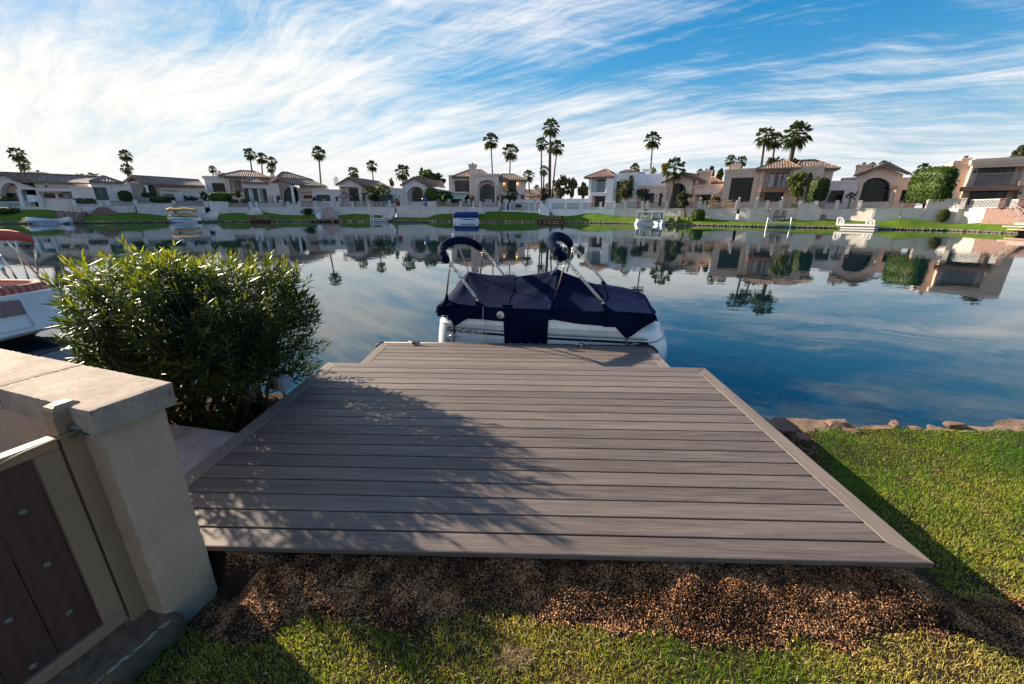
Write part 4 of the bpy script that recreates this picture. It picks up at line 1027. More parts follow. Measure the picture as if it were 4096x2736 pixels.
# ================================================================== neighbour's red canopied boat at the left edge
RX = -9.0
def RB(px, py, X=RX):
    d = ray(px, py); k = X/d.x; return (d.y*k, CAMZ+d.z*k)
def q8(x, y): return (x/2.85, 900+y/2.85)
MAT['red_canvas'] = plain('red_canvas', (0.60, 0.085, 0.065), 0.8, var=0.15)
m, t = newmat('striped_cushion'); co = obj_co(t); wv = t.n('ShaderNodeTexWave', {'Vector': co, 'Scale': 2.6, 'Distortion': 0.0}, bands_direction='Y').outputs['Fac']
finish(t, princ(t, Base_Color=t.ramp(wv, [(0.35, (0.30, 0.06, 0.045)), (0.6, (0.46, 0.20, 0.12))]), Roughness=0.85).outputs[0]); MAT['cushion'] = m
rboat = thing('canopied_boat', 'white boat with red canopy and striped red cushions beyond the garden wall', 'boat', (-10.2, 6.0, WZ))
yb1, zt1 = RB(*q8(590, 722)); _, zl = RB(*q8(600, 1185)); yb1 = max(yb1, RB(*q8(690, 1140))[0])+.45
zrail = RB(*q8(520, 1150))[1]; zgun = RB(*q8(400, 770))[1]
Y0b, Y1b = 2.6, yb1
def rloop(z, ins, bow):
    pts = []; x0, x1 = RX-ins, -11.3+ins
    for k in range(9):
        a_ = k/8*math.pi/2; pts.append((x0-.45+.45*math.cos(a_), Y1b-.5+bow+.5*math.sin(a_), z))
    for k in range(9):
        a_ = math.pi/2+k/8*math.pi/2; pts.append((x1+.45+.45*math.cos(a_), Y1b-.5+bow+.5*math.sin(a_), z))
    pts += [(x1, Y0b, z), (x0, Y0b, z)]
    return pts
rl = [(-.62, .35, -.3), (zl, .04, -.06), (zl+.06, -.02, .02), (zl+.10, .0, .0), (zgun, .02, .0), (zgun+.02, .07, -.05)]
mb = MB(); LL = [rloop(*a_) for a_ in rl[1:]]; n = len(LL[0]); vs = [p for L in LL for p in L]
fs = [(k*n+i, k*n+(i+1) % n, (k+1)*n+(i+1) % n, (k+1)*n+i) for k in range(len(LL)-1) for i in range(n)]
mb.add(vs, fs); rh = mb.build('hull', MAT['gelcoat'], rboat, smooth=True); rh.modifiers.new('edge', 'EDGE_SPLIT').split_angle = math.radians(40)
mb = MB(); LL = [rloop(-.72, .5, -.5), rloop(zl+.01, .22, -.25)]; vs = [p for L in LL for p in L]; mb.add(vs, [(i, (i+1) % n, n+(i+1) % n, n+i) for i in range(n)]+[tuple(n+i for i in range(n))]); mb.build('underside', MAT['dark_metal'], rboat)
mb = MB(); mb.prism([Vector(p)+Vector((0, 0, -.30)) for p in rloop(zgun, .1, -.08)], (0, 0, -.02)); mb.build('cabin_floor', MAT['red_canvas'], rboat)
# side door with clear window, cushions, table
d0 = RB(*q8(0, 880)); dA, dB, dC = RB(*q8(215, 850)), RB(*q8(300, 1012)), RB(*q8(380, 1150))
MAT['tint'] = plain('tinted_acrylic', (0.20, 0.13, 0.14), 0.08, spec=0.6)
mb = MB(); mb.prism([(RX+.006, RB(*q8(0, 1062))[0], RB(*q8(0, 1062))[1]), (RX+.006, dB[0], dB[1]), (RX+.006, dA[0], dA[1]), (RX+.006, RB(*q8(0, 872))[0], RB(*q8(0, 872))[1])], (.008, 0, 0)); mb.build('door_window', MAT['tint'], rboat)
mb = MB(); mb.tube([(RX+.02, *RB(*q8(225, 855))), (RX+.02, *RB(*q8(290, 985))), (RX+.02, *RB(*q8(380, 1150)))], .012, 8); mb.tube([(RX+.02, *RB(*q8(380, 1152))), (RX+.02, *RB(*q8(0, 1228)))], .012, 8); mb.build('door_trim', MAT['white_paint'], rboat, smooth=True)
mb = MB(); L = rloop(zgun+.05, .22, -.2); mb.tube([L[-1]]+L[:18], .10, 10); mb.build('seat_back', MAT['cushion'], rboat, smooth=True)
mb = MB()
for k in range(5): mb.rbox((-9.75, Y1b-.7-k*.8, zgun-.16), (.6, .76, .14), 0, .05)
mb.build('seat_cushion', MAT['cushion'], rboat, smooth=True)
yt, zt = RB(*q8(60, 730), -9.9); mb = MB(); mb.lathe((-9.9, yt, zt-.02), [(0, 0), (.42, 0), (.45, .02), (.42, .035), (0, .035)], 24); mb.lathe((-9.9, yt, zt-.5), [(.04, 0), (.04, .48)], 10); mb.build('table', MAT['white_paint'], rboat, smooth=True)
# canopy and poles
XC = -9.25
def RC(x, y, X=XC): yy, z_ = RB(*q8(x, y), X); return Vector((X, yy, z_))
edge = [RC(-260, 168), RC(-100, 172), RC(0, 176), RC(180, 178), RC(300, 184), RC(400, 210)]
top = [RC(-260, 40, -10.15), RC(-100, 48, -10.15), RC(0, 62, -10.15), RC(90, 70, -10.15), RC(180, 100, -10.15), RC(340, 152, -10.15)]
mb = MB(); n = len(edge); rows = [[e+Vector((0, 0, -.0)) for e in edge], [e+Vector((-.03, 0, .16)) for e in edge], [lerp(e, tp, .55)+Vector((0, 0, .10)) for e, tp in zip(edge, top)], top, [Vector((-11.05, lerp(e, tp, .3).y, e.z+.16)) for e, tp in zip(edge, top)]]
rows[0][-1] = edge[-1]
vs = [p for R_ in rows for p in R_]; fs = [(k*n+i, k*n+i+1, (k+1)*n+i+1, (k+1)*n+i) for k in range(4) for i in range(n-1)]
mb.add(vs, fs); cn = mb.build('canopy', MAT['red_canvas'], rboat, smooth=True); sm = cn.modifiers.new('thick', 'SOLIDIFY'); sm.thickness = .02
for pts in ([(80, 175, XC), (200, 320, XC), (430, 575, XC), (515, 690, XC)], [(178, 178, -10.6), (215, 345, -10.6), (335, 635, -10.6)], [(396, 208, XC), (408, 330, XC), (432, 560, XC)], [(0, 340, -10.9), (110, 490, -10.9), (190, 615, -10.9)], [(0, 410, XC), (60, 550, XC)], [(0, 500, XC), (105, 608, XC)]):
    mb = MB(); mb.tube([RC(*p) for p in pts], .017, 8); mb.build('canopy_pole', MAT['steel'], rboat, smooth=True)
mb = MB(); mb.tube([RC(575, 712), RC(485, 480)], .006, 5); mb.build('aerial', MAT['steel'], rboat)
# ================================================================== far bank: shore, lawn, terrace ground
SP = [(-500, 892), (-250, 897), (0, 897), (250, 895), (480, 892), (700, 890), (1050, 887), (1400, 886), (1750, 886.5), (2000, 887), (2250, 890), (2450, 893.5), (2720, 901), (3000, 907), (3350, 914), (3500, 917), (3800, 924), (3950, 929), (4096, 935), (4350, 950)]
SX = [p[0] for p in SP]; SY = []
for px, py in SP: SY.append(onz(px, py, WZ).y)
SY = np.array(SY); SY = np.convolve(np.pad(SY, 1, 'edge'), [.25, .5, .25], 'valid')
def S(px): return interp(px, SX, SY)
def wp(px, py, off): return at(px, py, S(px)+off)
def Z1(x, y): return (x/2.7624, 450+y/2.7624)
def Z2(x, y): return (800+x/2.7624, 450+y/2.7624)
def Z3(x, y): return (1600+x/2.7624, 450+y/2.7624)
def Z4(x, y): return (2250+x/2.7624, 450+y/2.7624)
def Z5(x, y): return (2850+x/2.8508, 450+y/2.8508)
def Z6(x, y): return (3350+x/2.8512, 450+y/2.8512)
WOFF = 5.0
LAWN = [(-250, 862)] + [Z1(*p) for p in ((0, 1085), (170, 1083), (300, 1066), (500, 1066), (640, 1080), (820, 1110), (980, 1128), (1080, 1112), (1250, 1105), (1500, 1096), (1600, 1102), (1800, 1128), (1950, 1135), (2230, 1150))] + \
       [Z2(*p) for p in ((100, 1150), (200, 1122), (300, 1106), (430, 1104), (560, 1110), (700, 1096), (900, 1124), (1100, 1130), (1280, 1126), (1420, 1140), (1550, 1130), (1700, 1112), (1850, 1120), (2000, 1132), (2080, 1158), (2150, 1150))] + \
       [Z3(*p) for p in ((20, 1155), (300, 1158), (360, 1135), (420, 1118), (520, 1116), (700, 1112), (890, 1100), (1000, 1090), (1100, 1085), (1340, 1095), (1550, 1108), (1700, 1135), (1850, 1140))] + \
       [Z4(*p) for p in ((70, 1138), (150, 1130), (230, 1114), (300, 1108), (400, 1112), (560, 1132), (650, 1146), (820, 1150), (1130, 1140), (1400, 1140), (1600, 1160), (1750, 1182), (2000, 1196), (2200, 1206))] + \
       [Z5(*p) for p in ((300, 1242), (600, 1244), (760, 1225), (920, 1206), (1230, 1220), (1290, 1212), (1400, 1216))] + \
       [Z6(*p) for p in ((60, 1222), (430, 1240), (560, 1230), (690, 1202), (820, 1206), (1090, 1236), (1240, 1255), (1400, 1262), (1560, 1255), (1640, 1242), (1760, 1240), (2030, 1255))] + [(4350, 905)]
LXS = [p[0] for p in LAWN]; LYS = [p[1] for p in LAWN]
def lawn_y(px): return interp(px, LXS, LYS)
WALLTOP = [(-250, 820)] + [Z1(*p) for p in ((0, 1050), (460, 1046), (830, 1040), (1180, 1040), (1480, 1030), (1900, 1012), (1930, 1036), (2300, 1040))] + \
          [Z2(*p) for p in ((100, 1050), (310, 1052), (600, 1048), (970, 1045), (1110, 1043), (1280, 1045), (1500, 1047), (1700, 1047), (2100, 1047))] + \
          [Z3(*p) for p in ((0, 1042), (390, 1043), (660, 1045), (820, 1046), (1100, 1047), (1110, 1085), (1530, 1085), (1545, 1070), (1670, 1070))] + \
          [Z4(*p) for p in ((0, 1070), (560, 1072), (575, 1058), (870, 1060), (1140, 1068), (1500, 1062), (1930, 1070))] + [Z5(*p) for p in ((300, 1098), (640, 1100), (780, 1096), (1000, 1098), (1240, 1108), (1400, 1112), (1700, 1110))] + \
          [Z6(*p) for p in ((270, 1102), (730, 1096), (1010, 1100), (1440, 1102), (2127, 1090))] + [(4350, 835)]
TXS = [p[0] for p in WALLTOP]; TYS = [p[1] for p in WALLTOP]
def wall_y(px): return interp(px, TXS, TYS)
cols = np.arange(-440, 4340, 9.0)
rows_n = 9; V = []
rg = np.random.default_rng(3)
for px in cols:
    s0 = S(px); a = onz(px, interp(px, SX, [p[1] for p in SP]), WZ); a = Vector((a.x*s0/a.y, s0, WZ))
    bpt = wp(px, lawn_y(px)+1.5, WOFF+.05)
    for k in range(rows_n):
        f = k/(rows_n-1); p = lerp(a+Vector((0, 0.1, .28)), bpt, f)
        bulge = math.sin(f*math.pi)*.18
        V.append((p.x, p.y, p.z + bulge + (float(vnoise(p.x+200, p.y+20, .8, 9))-.5)*.12*math.sin(f*math.pi)))
    V.append((bpt.x*1.03, bpt.y*1.03, bpt.z-.6))
nr = rows_n+1
idx = np.arange(len(cols)*nr).reshape(len(cols), nr)
Fq = np.stack([idx[:-1, :-1], idx[1:, :-1], idx[1:, 1:], idx[:-1, 1:]], -1).reshape(-1, 4)
np_mesh('far_lawn', V, Fq, MAT['far_lawn'], kind='structure', smooth=True)
V = []
for px in cols[::3]:
    b = wp(px, wall_y(px)+4, WOFF+.16); zt = b.z
    d = Vector((b.x, b.y, 0)).normalized()
    for off in (0, 3, 8, 14, 30, 90, 900): V.append((b.x+d.x*off, b.y+d.y*off, zt - .05 + (0 if off < 10 else .0)))
nr = 7; idx = np.arange(len(cols[::3])*nr).reshape(-1, nr); Fq = np.stack([idx[:-1, :-1], idx[1:, :-1], idx[1:, 1:], idx[:-1, 1:]], -1).reshape(-1, 4)
np_mesh('terrace_ground', V, Fq, MAT['paving'], kind='structure')
# stone edging of the far shore
mbs = MB(); rr = random.Random(8); rng = np.random.default_rng(12)
ico = bmesh.new(); bmesh.ops.create_icosphere(ico, subdivisions=1, radius=1); IV = [np.array(v.co) for v in ico.verts]; IF = [tuple(v.index for v in f.verts) for f in ico.faces]; ico.free()
px = -430.0
while px < 4330:
    s0 = S(px); L = rr.uniform(.38, .75); a = onz(px, 900, WZ); a = Vector((a.x*s0/a.y, s0, WZ)); 
    h = rr.uniform(.22, .40)
    d = Vector((S(px+5)*onz(px+5, 900, WZ).x/onz(px+5, 900, WZ).y - a.x, S(px+5)-s0, 0)).normalized(); nrm = Vector((-d.y, d.x, 0))
    vs = []
    for v in IV:
        q = v*(1+rng.normal(size=1)[0]*.10); vs.append(a + d*(q[0]*L*.56) + nrm*(q[1]*.28+.1) + Vector((0, 0, h*.38+q[2]*h*.62)))
    mbs.add(vs, IF); px += L*15.5*1589/1589*(100/ s0)*.98
so_ = mbs.build('shore_stones', MAT['shore_stone'], kind='stuff', smooth=True); tag(so_, 'row of dark stones edging the far shore at the waterline', 'stone edging')

# ================================================================== facade helpers
class Fac:
    def __init__(s, pxa, pxb, off, offb=None, ang=None):
        A = wp(pxa, 850, off); B = wp(pxb, 850, off if offb is None else offb)
        s.o = Vector((A.x, A.y, 0)); s.t = Vector((B.x-A.x, B.y-A.y, 0)).normalized()
        if ang is not None: s.t = Vector((math.cos(math.radians(ang)), math.sin(math.radians(ang)), 0))
        s.n = Vector((-s.t.y, s.t.x, 0))
        if s.n.y < 0: s.n = -s.n
    def uv(s, p, d=0.0):
        r = ray(*p); k = (d + s.o.dot(s.n))/r.dot(s.n); q = r*k
        return ((q-s.o).dot(s.t), CAMZ+r.z*k)
    def P(s, u, w_, d=0.0): return s.o + s.t*u + s.n*d + Vector((0, 0, w_))
    def at(s, p, d=0.0): u, w_ = s.uv(p, d); return s.P(u, w_, d)
def archpoly(l, r, base, spring, top, n=14):
    """pixel polygon of an arched opening (l, r are (xBottom, xTop) or numbers)"""
    lb, lt = l if hasattr(l, '__len__') else (l, l); rb_, rt = r if hasattr(r, '__len__') else (r, r)
    c = (lt+rt)/2; h = (rt-lt)/2
    return [(lb, base), (rb_, base), (rt, spring)] + [(c+h*math.cos(a), spring-(spring-top)*math.sin(a)) for a in [math.pi*k/n for k in range(1, n)]] + [(lt, spring)]
def snap(q):
    """true up walls and openings: nearly upright edges become upright, nearly level ones level"""
    q = [list(p) for p in q]; n = len(q)
    if n > 10: lim = [0, 1]
    else: lim = range(n)
    for _ in range(2):
        for i in lim:
            a, b = q[i], q[(i+1) % n]; du, dw = abs(a[0]-b[0]), abs(a[1]-b[1])
            if n <= 10 and du < .55*dw: m_ = (a[0]+b[0])/2; a[0] = b[0] = m_
            elif dw < .09*du: m_ = (a[1]+b[1])/2; a[1] = b[1] = m_
    return [tuple(p) for p in q]
def wall_block(f, Z, poly, d0, d1, mat_, parent, holes=(), reveal=.3, name='wall', drop=1.6):
    """solid wall: front polygon (zoom pixels) with openings, swept back from d0 to d1"""
    q = snap([f.uv(Z(*p), d0) for p in poly]); n = len(q)
    hs = [snap([f.uv(Z(*p), d0) for p in h]) for h in holes]
    lo = min(b for a, b in q); q = [(a, b-drop if b < lo+.7 else b) for a, b in q]
    # an opening that would reach past the foot of the wall stops short of it
    hs = [[(a, max(b, lo-drop+.1)) for a, b in h] for h in hs]
    mb = MB(); allq = q + [p for h in hs for p in h]
    tri = tessellate_polygon([[Vector((a, b, 0)) for a, b in q]] + [[Vector((a, b, 0)) for a, b in h] for h in hs])
    mb.add([f.P(a, b, d0) for a, b in allq], [tuple(t_) for t_ in tri])
    mb.add([f.P(a, b, d0) for a, b in q]+[f.P(a, b, d1) for a, b in q], [(i, (i+1) % n, n+(i+1) % n, n+i) for i in range(n)])
    tb = tessellate_polygon([[Vector((a, b, 0)) for a, b in q]]); mb.add([f.P(a, b, d1) for a, b in q], [tuple(t_) for t_ in tb])
    for h in hs:
        m_ = len(h); mb.add([f.P(a, b, d0) for a, b in h]+[f.P(a, b, d0+reveal) for a, b in h], [(i, (i+1) % m_, m_+(i+1) % m_, m_+i) for i in range(m_)])
    return mb.build(name, mat_, parent)
def panel(f, Z, poly, d, th, mat_, parent, name, Zd=None):
    """flat slab: polygon in zoom pixels seen at depth d, thickness th going back"""
    q = snap([f.uv(Z(*p), d) for p in poly]); mb = MB(); mb.prism([f.P(a, b, d) for a, b in q], f.n*th); return mb.build(name, mat_, parent)
def clip_top(q, u):
    """highest and lowest w of polygon q at u"""
    ws = []
    for i in range(len(q)):
        a, b = q[i-1], q[i]
        if (a[0]-u)*(b[0]-u) <= 0 and abs(a[0]-b[0]) > 1e-6: ws.append(a[1]+(b[1]-a[1])*(u-a[0])/(b[0]-a[0]))
    return (min(ws), max(ws)) if ws else (0, 0)
def window(f, Z, poly, d, parent, cols=2, rows=1, pane='glass', frame='frame_dark', fw=.09, name='window', fan=0, grow=0.0):
    """window part with a pane sub-part; polygon given at the wall face plane d"""
    q = snap([f.uv(Z(*p), d) for p in poly]); n = len(q)
    cu_ = sum(a for a, b in q)/n; cw = sum(b for a, b in q)/n
    if grow: q = [(cu_+(a-cu_)*(1+grow), cw+(b-cw)*(1+grow)) for a, b in q]
    u0, u1 = min(a for a, b in q), max(a for a, b in q); w0, w1 = min(b for a, b in q), max(b for a, b in q)
    kx, kw = 1-2*fw/max(u1-u0, .3), 1-2*fw/max(w1-w0, .3)
    qi = [(cu_+(a-cu_)*kx, cw+(b-cw)*kw) for a, b in q]
    mb = MB()
    vs = [f.P(a, b, d) for a, b in q]+[f.P(a, b, d) for a, b in qi]+[f.P(a, b, d+.07) for a, b in qi]
    mb.add(vs, [(i, (i+1) % n, n+(i+1) % n, n+i) for i in range(n)]+[(n+i, n+(i+1) % n, 2*n+(i+1) % n, 2*n+i) for i in range(n)])
    for k in range(1, cols):
        u = lerp(u0, u1, k/cols); lo, hi = clip_top(qi, u)
        if hi-lo > .1: mb.box(f.P(u, (lo+hi)/2, d+.03), (fw*.7, .05, hi-lo), axes=(f.t, f.n, Vector((0, 0, 1))))
    for k in range(1, rows):
        w_ = lerp(w0, w1, k/rows); us = [a for a, b in qi if abs(b-w_) < 1e9]
        # clip horizontally
        xs = []
        for i in range(n):
            a, b = qi[i-1], qi[i]
            if (a[1]-w_)*(b[1]-w_) <= 0 and abs(a[1]-b[1]) > 1e-6: xs.append(a[0]+(b[0]-a[0])*(w_-a[1])/(b[1]-a[1]))
        if len(xs) >= 2: mb.box(f.P((min(xs)+max(xs))/2, w_, d+.03), (max(xs)-min(xs), .05, fw*.7), axes=(f.t, f.n, Vector((0, 0, 1))))
    if fan:
        wf = lerp(w0, w1, .42); R_ = (u1-u0)/2
        for k in range(1, fan):
            a_ = math.pi*k/fan; mb.beam(f.P(cu_+math.cos(a_)*R_*.3, wf+math.sin(a_)*R_*.3, d+.03), f.P(cu_+math.cos(a_)*R_*.93, wf+math.sin(a_)*(w1-wf)*.93, d+.03), .06, .05, up=f.n)
        arc_ = [f.P(cu_+math.cos(math.pi*k/10)*R_*.3, wf+math.sin(math.pi*k/10)*R_*.3, d+.03) for k in range(11)]
        mb.tube(arc_, .035, 5); mb.beam(f.P(u0, wf, d+.03), f.P(u1, wf, d+.03), .12, .05, up=f.n)
    fr = mb.build(name, MAT[frame], parent)
    mb = MB(); tri = tessellate_polygon([[Vector((a, b, 0)) for a, b in qi]])
    mb.add([f.P(a, b, d+.05) for a, b in qi], [tuple(t_) for t_ in tri]); mb.build('pane', MAT[pane], fr)
    return fr
def loggia(f, Z, poly, d0, depth, mat_, parent, name='recess_wall'):
    """back wall and floor of a deep recess cut into the wall at d0"""
    q = [f.uv(Z(*p), d0) for p in poly]; u0, u1 = min(a for a, b in q)-.1, max(a for a, b in q)+.1; w0, w1 = min(b for a, b in q)-.1, max(b for a, b in q)+.1
    mb = MB(); mb.prism([f.P(u0, w0, d0+depth), f.P(u1, w0, d0+depth), f.P(u1, w1, d0+depth), f.P(u0, w1, d0+depth)], f.n*.1)
    return mb.build(name, mat_, parent)
def column(f, Z, x, ytop, ybot, r, d, mat_, parent, name='column', xb=None):
    a, b = f.at(Z(x, ytop), d), f.at(Z(x if xb is None else xb, ybot), d); h = a.z-b.z; base = Vector((a.x, a.y, b.z)) 
    if xb is not None: base = Vector(((a.x+b.x)/2, (a.y+b.y)/2, b.z))
    mb = MB(); mb.lathe(base, [(r*1.25, 0), (r*1.25, .12), (r, .2), (r*.92, h-.4), (r*1.05, h-.34), (r*1.3, h-.2), (r*1.3, h)], 12); return mb.build(name, mat_, parent, smooth=False)
def tiles(mb, quad, pitch=.46, amp=.075):
    """barrel-tile roof surface over a quad: eave0, eave1, ridge1, ridge0"""
    e0, e1, r1, r0 = [Vector(p) for p in quad]
    nrm = (e1-e0).cross(r0-e0+(r1-e1)); nrm = nrm.normalized() if nrm.length > 1e-6 else Vector((0, 0, 1))
    if nrm.z < 0: nrm = -nrm
    E = (e1-e0); L = E.length; t_ = E.normalized()
    pr_ = [((p-e0).dot(t_)) for p in (e0, e1, r1, r0)]
    # slope direction perpendicular to the eave, in plane
    sdir = nrm.cross(t_); 
    if sdir.z < 0: sdir = -sdir
    x0, x3, x2 = 0.0, pr_[3], pr_[2]; H0_ = (r0-e0).dot(sdir); H1_ = (r1-e0).dot(sdir)
    n = max(2, int(L/pitch)); n = min(n, 90); vs, fs = [], []
    lo, hi = min(0, x3), max(L, x2)
    m_ = 4
    for i in range(n*2+1):
        x = L*i/(n*2); up = amp if i % 2 else 0.0
        # top of the column at x: walk up the hip edges
        if x3 > 1e-6 and x < x3: f_ = x/x3; zt = lerp(e0, r0, f_)
        elif x2 < L-1e-6 and x > x2: f_ = (L-x)/(L-x2); zt = lerp(e1, r1, f_)
        else:
            k = 0 if abs(x2-x3) < 1e-6 else (x-x3)/(x2-x3); k = min(1, max(0, k)); zt = lerp(r0, r1, k)
        b = e0+t_*x
        vs.append(b+nrm*up); vs.append(zt+nrm*up*.8)
    for i in range(n*2): fs.append((2*i, 2*i+2, 2*i+3, 2*i+1))
    mb.add(vs, fs); return mb
def skewtiles(mb, quad, pitch=.46, amp=.075):
    e0, e1, r1, r0 = [Vector(p) for p in quad]; nrm = (e1-e0).cross(r0-e0).normalized()
    if nrm.z < 0: nrm = -nrm
    n = min(110, max(2, int(max((e1-e0).length, (r1-r0).length)/pitch))); vs, fs = [], []
    for i in range(2*n+1):
        f_ = i/(2*n); up = nrm*(amp if i % 2 else 0); vs += [lerp(e0, e1, f_)+up, lerp(r0, r1, f_)+up]
    mb.add(vs, [(2*i, 2*i+2, 2*i+3, 2*i+1) for i in range(2*n)]); return mb
def ridge(mb, a, b, r=.13): mb.tube([a+Vector((0, 0, .05)), b+Vector((0, 0, .05))], r, 6)
def eave(mb, a, b, h=.24): mb.beam(a-Vector((0, 0, h/2+.02)), b-Vector((0, 0, h/2+.02)), .10, h)
def tails(mb, a, b, nrm, n):
    for k in range(n):
        p = lerp(a, b, (k+.5)/n)-Vector((0, 0, .22)); mb.beam(p+nrm*.02, p+nrm*.85, .14, .18)
def hip(f, Z, eL, eR, rL, rR, de, dr, tile, parent, back=True, ntails=0, trim='fascia'):
    """hip roof: front eave and ridge given in zoom pixels; de, dr their depths"""
    EL, ER = f.at(Z(*eL), de), f.at(Z(*eR), de); RL, RR = f.at(Z(*rL), dr), f.at(Z(*rR), dr)
    ze = (EL.z+ER.z)/2; EL.z = ER.z = ze; zr = (RL.z+RR.z)/2; RL.z = RR.z = zr
    bk = f.n*(2*(dr-de)); BL, BR = EL+bk, ER+bk
    mb = MB(); tiles(mb, (EL, ER, RR, RL)); tiles(mb, (BL, EL, RL, RL+f.n*.001)); tiles(mb, (ER, BR, RR+f.n*.001, RR))
    if back: tiles(mb, (BR, BL, RL, RR))
    for a, b in ((EL, RL), (ER, RR), (BL, RL), (BR, RR)): ridge(mb, a, b)
    if (RL-RR).length > .3: ridge(mb, RL, RR)
    rf = mb.build('roof', MAT[tile], parent)
    mb = MB(); eave(mb, EL, ER); eave(mb, ER, BR); eave(mb, EL, BL); mb.prism([p-Vector((0, 0, .20)) for p in (EL+f.t*.12+f.n*.12, ER-f.t*.12+f.n*.12, BR-f.t*.12-f.n*.12, BL+f.t*.12-f.n*.12)], (0, 0, .1))
    if ntails: tails(mb, EL, ER, f.n, ntails)
    mb.build('fascia', MAT[trim], rf); return EL, ER, RL, RR
def gable(f, Z, ap, eL, eR, dA, dL, dR, fL, fR, fA, dfL, dfR, dfA, tile, parent, trim='fascia', left=True):
    """gabled roof: apex and the two eave ends of the near gable, and the far ends of both eaves and the ridge (zoom pixels, depths)"""
    A, L, R = f.at(Z(*ap), dA), f.at(Z(*eL), dL), f.at(Z(*eR), dR)
    FA, FR = f.at(Z(*fA), dfA), f.at(Z(*fR), dfR)
    FL = f.at(Z(*fL), dfL) if fL else L+(FA-A)
    mb = MB(); skewtiles(mb, (R, FR, FA, A)); skewtiles(mb, (L, FL, FA, A)); ridge(mb, A, FA, .14)
    ridge(mb, A, R, .12); ridge(mb, A, L, .12)
    rf = mb.build('roof', MAT[tile], parent)
    mb = MB(); eave(mb, A, R, .34); eave(mb, A, L, .34); eave(mb, R, FR, .22); mb.build('fascia', MAT[trim], rf)
    return A, L, R
def chimney(f, Z, x0, x1, ytop, ybot, d, mat_, parent, depth=1.2, cap=.22, pot=True, cw=.14):
    (a, t_), (b, lo) = f.uv(Z(x0, ytop), d), f.uv(Z(x1, ybot), d); mb = MB(); ax = (f.t, f.n, Vector((0, 0, 1)))
    mb.box(f.P((a+b)/2, (t_+lo)/2-cap/2, d+depth/2), (b-a, depth, t_-lo-cap), axes=ax); mb.box(f.P((a+b)/2, t_-cap*.5, d+depth/2), (b-a+2*cw, depth+2*cw, cap), axes=ax)
    mb.box(f.P((a+b)/2, t_-cap*1.9, d+depth/2), (b-a+cw, depth+cw, cap*.5), axes=ax)
    c = mb.build('chimney', mat_, parent)
    if pot:
        mb = MB(); mb.lathe(f.P((a+b)/2, t_, d+depth/2), [(.20, 0), (.20, .25), (.34, .27), (.34, .36), (.1, .42)], 8); mb.build('chimney_pot', MAT['dark_metal'], c)
    return c
def cornice(f, Z, p0, p1, d, h, mat_, parent, out=.14, name='cornice', back=2.0):
    a, b = f.at(Z(*p0), d), f.at(Z(*p1), d); mb = MB(); up = Vector((0, 0, 1))
    t_ = (b-a); L = t_.length; t_.normalize(); nn = f.n
    mb.box((a+b)/2 - Vector((0, 0, h/2)) + nn*(back/2-out), (L+2*out, back, h), axes=(t_, nn, up))
    mb.box((a+b)/2 - Vector((0, 0, h*1.3)) + nn*(back/2-out*.5), (L+out, back, h*.6), axes=(t_, nn, up))
    return mb.build(name, mat_, parent)
def railing(A, B, h, parent, mat_, name='railing', pitch=.13, top=.035):
    A, B = Vector(A), Vector(B); mb = MB(); up = Vector((0, 0, 1)); L = (B-A).length
    mb.beam(A+up*h, B+up*h, .07, .09); mb.beam(A+up*.10, B+up*.10, .05, .06)
    r_ = mb.build(name, mat_, parent)
    mb = MB(); n = max(2, int(L/pitch)); n = min(n, 140)
    for k in range(1, n): p = lerp(A, B, k/n); mb.box(p+up*(h+.1)/2, (.042, .042, h-.1), rz=math.atan2(B.y-A.y, B.x-A.x))
    mb.build('baluster', mat_, r_, kind='stuff'); return r_
def sconce(f, Z, x, y, d, parent):
    p = f.at(Z(x, y), d); mb = MB(); mb.lathe(p-f.n*.14-Vector((0, 0, .25)), [(.0, 0), (.09, .05), (.11, .3), (.03, .42), (0, .5)], 6); mb.box(p, (.12, .2, .3), axes=(f.t, f.n, Vector((0, 0, 1)))); return mb.build('wall_lantern', MAT['dark_metal'], parent)
# ================================================================== the houses of the far bank, left to right
def R4(x0, y0, x1, y1): return [(x0, y1), (x1, y1), (x1, y0), (x0, y0)]
HO = 11.0
def house(name, label, f, px): return thing(name, label, 'house', tuple(f.at((px, 830), 2.0)))
def slabbox(f, Z, p0, p1, d, w_, h, mat_, parent, name): 
    a, b = f.at(Z(*p0), d), f.at(Z(*p1), d); mb = MB(); mb.beam(a-Vector((0, 0, h/2))+f.n*w_/2, b-Vector((0, 0, h/2))+f.n*w_/2, w_, h); return mb.build(name, mat_, parent)

# --- long grey house at the far left
f = Fac(-60, 430, HO); h = house('house', 'long grey stucco house with a long tiled roof, arched porch and wide low chimney', f, 150)
porch = archpoly((0, 2), (228, 205), 1060, 890, 775)
dark1 = [(262, 1060), (300, 1060), (440, 1060), (418, 852), (250, 852)]
wall_block(f, Z1, [(-420, 1080), (470, 1080), (440, 850), (420, 845), (195, 770), (30, 690), (-420, 690)], 0, 9, MAT['grey_wall'], h, [porch, R4(262, 852, 425, 1060)], reveal=2.2)
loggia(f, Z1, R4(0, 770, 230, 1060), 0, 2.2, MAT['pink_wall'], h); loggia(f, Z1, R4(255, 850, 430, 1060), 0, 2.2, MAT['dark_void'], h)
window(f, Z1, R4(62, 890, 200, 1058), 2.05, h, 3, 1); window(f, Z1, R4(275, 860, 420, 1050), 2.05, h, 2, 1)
wall_block(f, Z1, [(425, 1080), (840, 1080), (800, 765), (425, 765)], .6, 9, MAT['pink_wall'], h, [R4(485, 893, 612, 946), R4(642, 893, 690, 944)])
window(f, Z1, R4(485, 893, 612, 946), .75, h, 3, 1); window(f, Z1, R4(642, 893, 690, 944), .75, h, 1, 1); window(f, Z1, R4(692, 882, 792, 950), .52, h, 2, 1, pane='glass_pale')
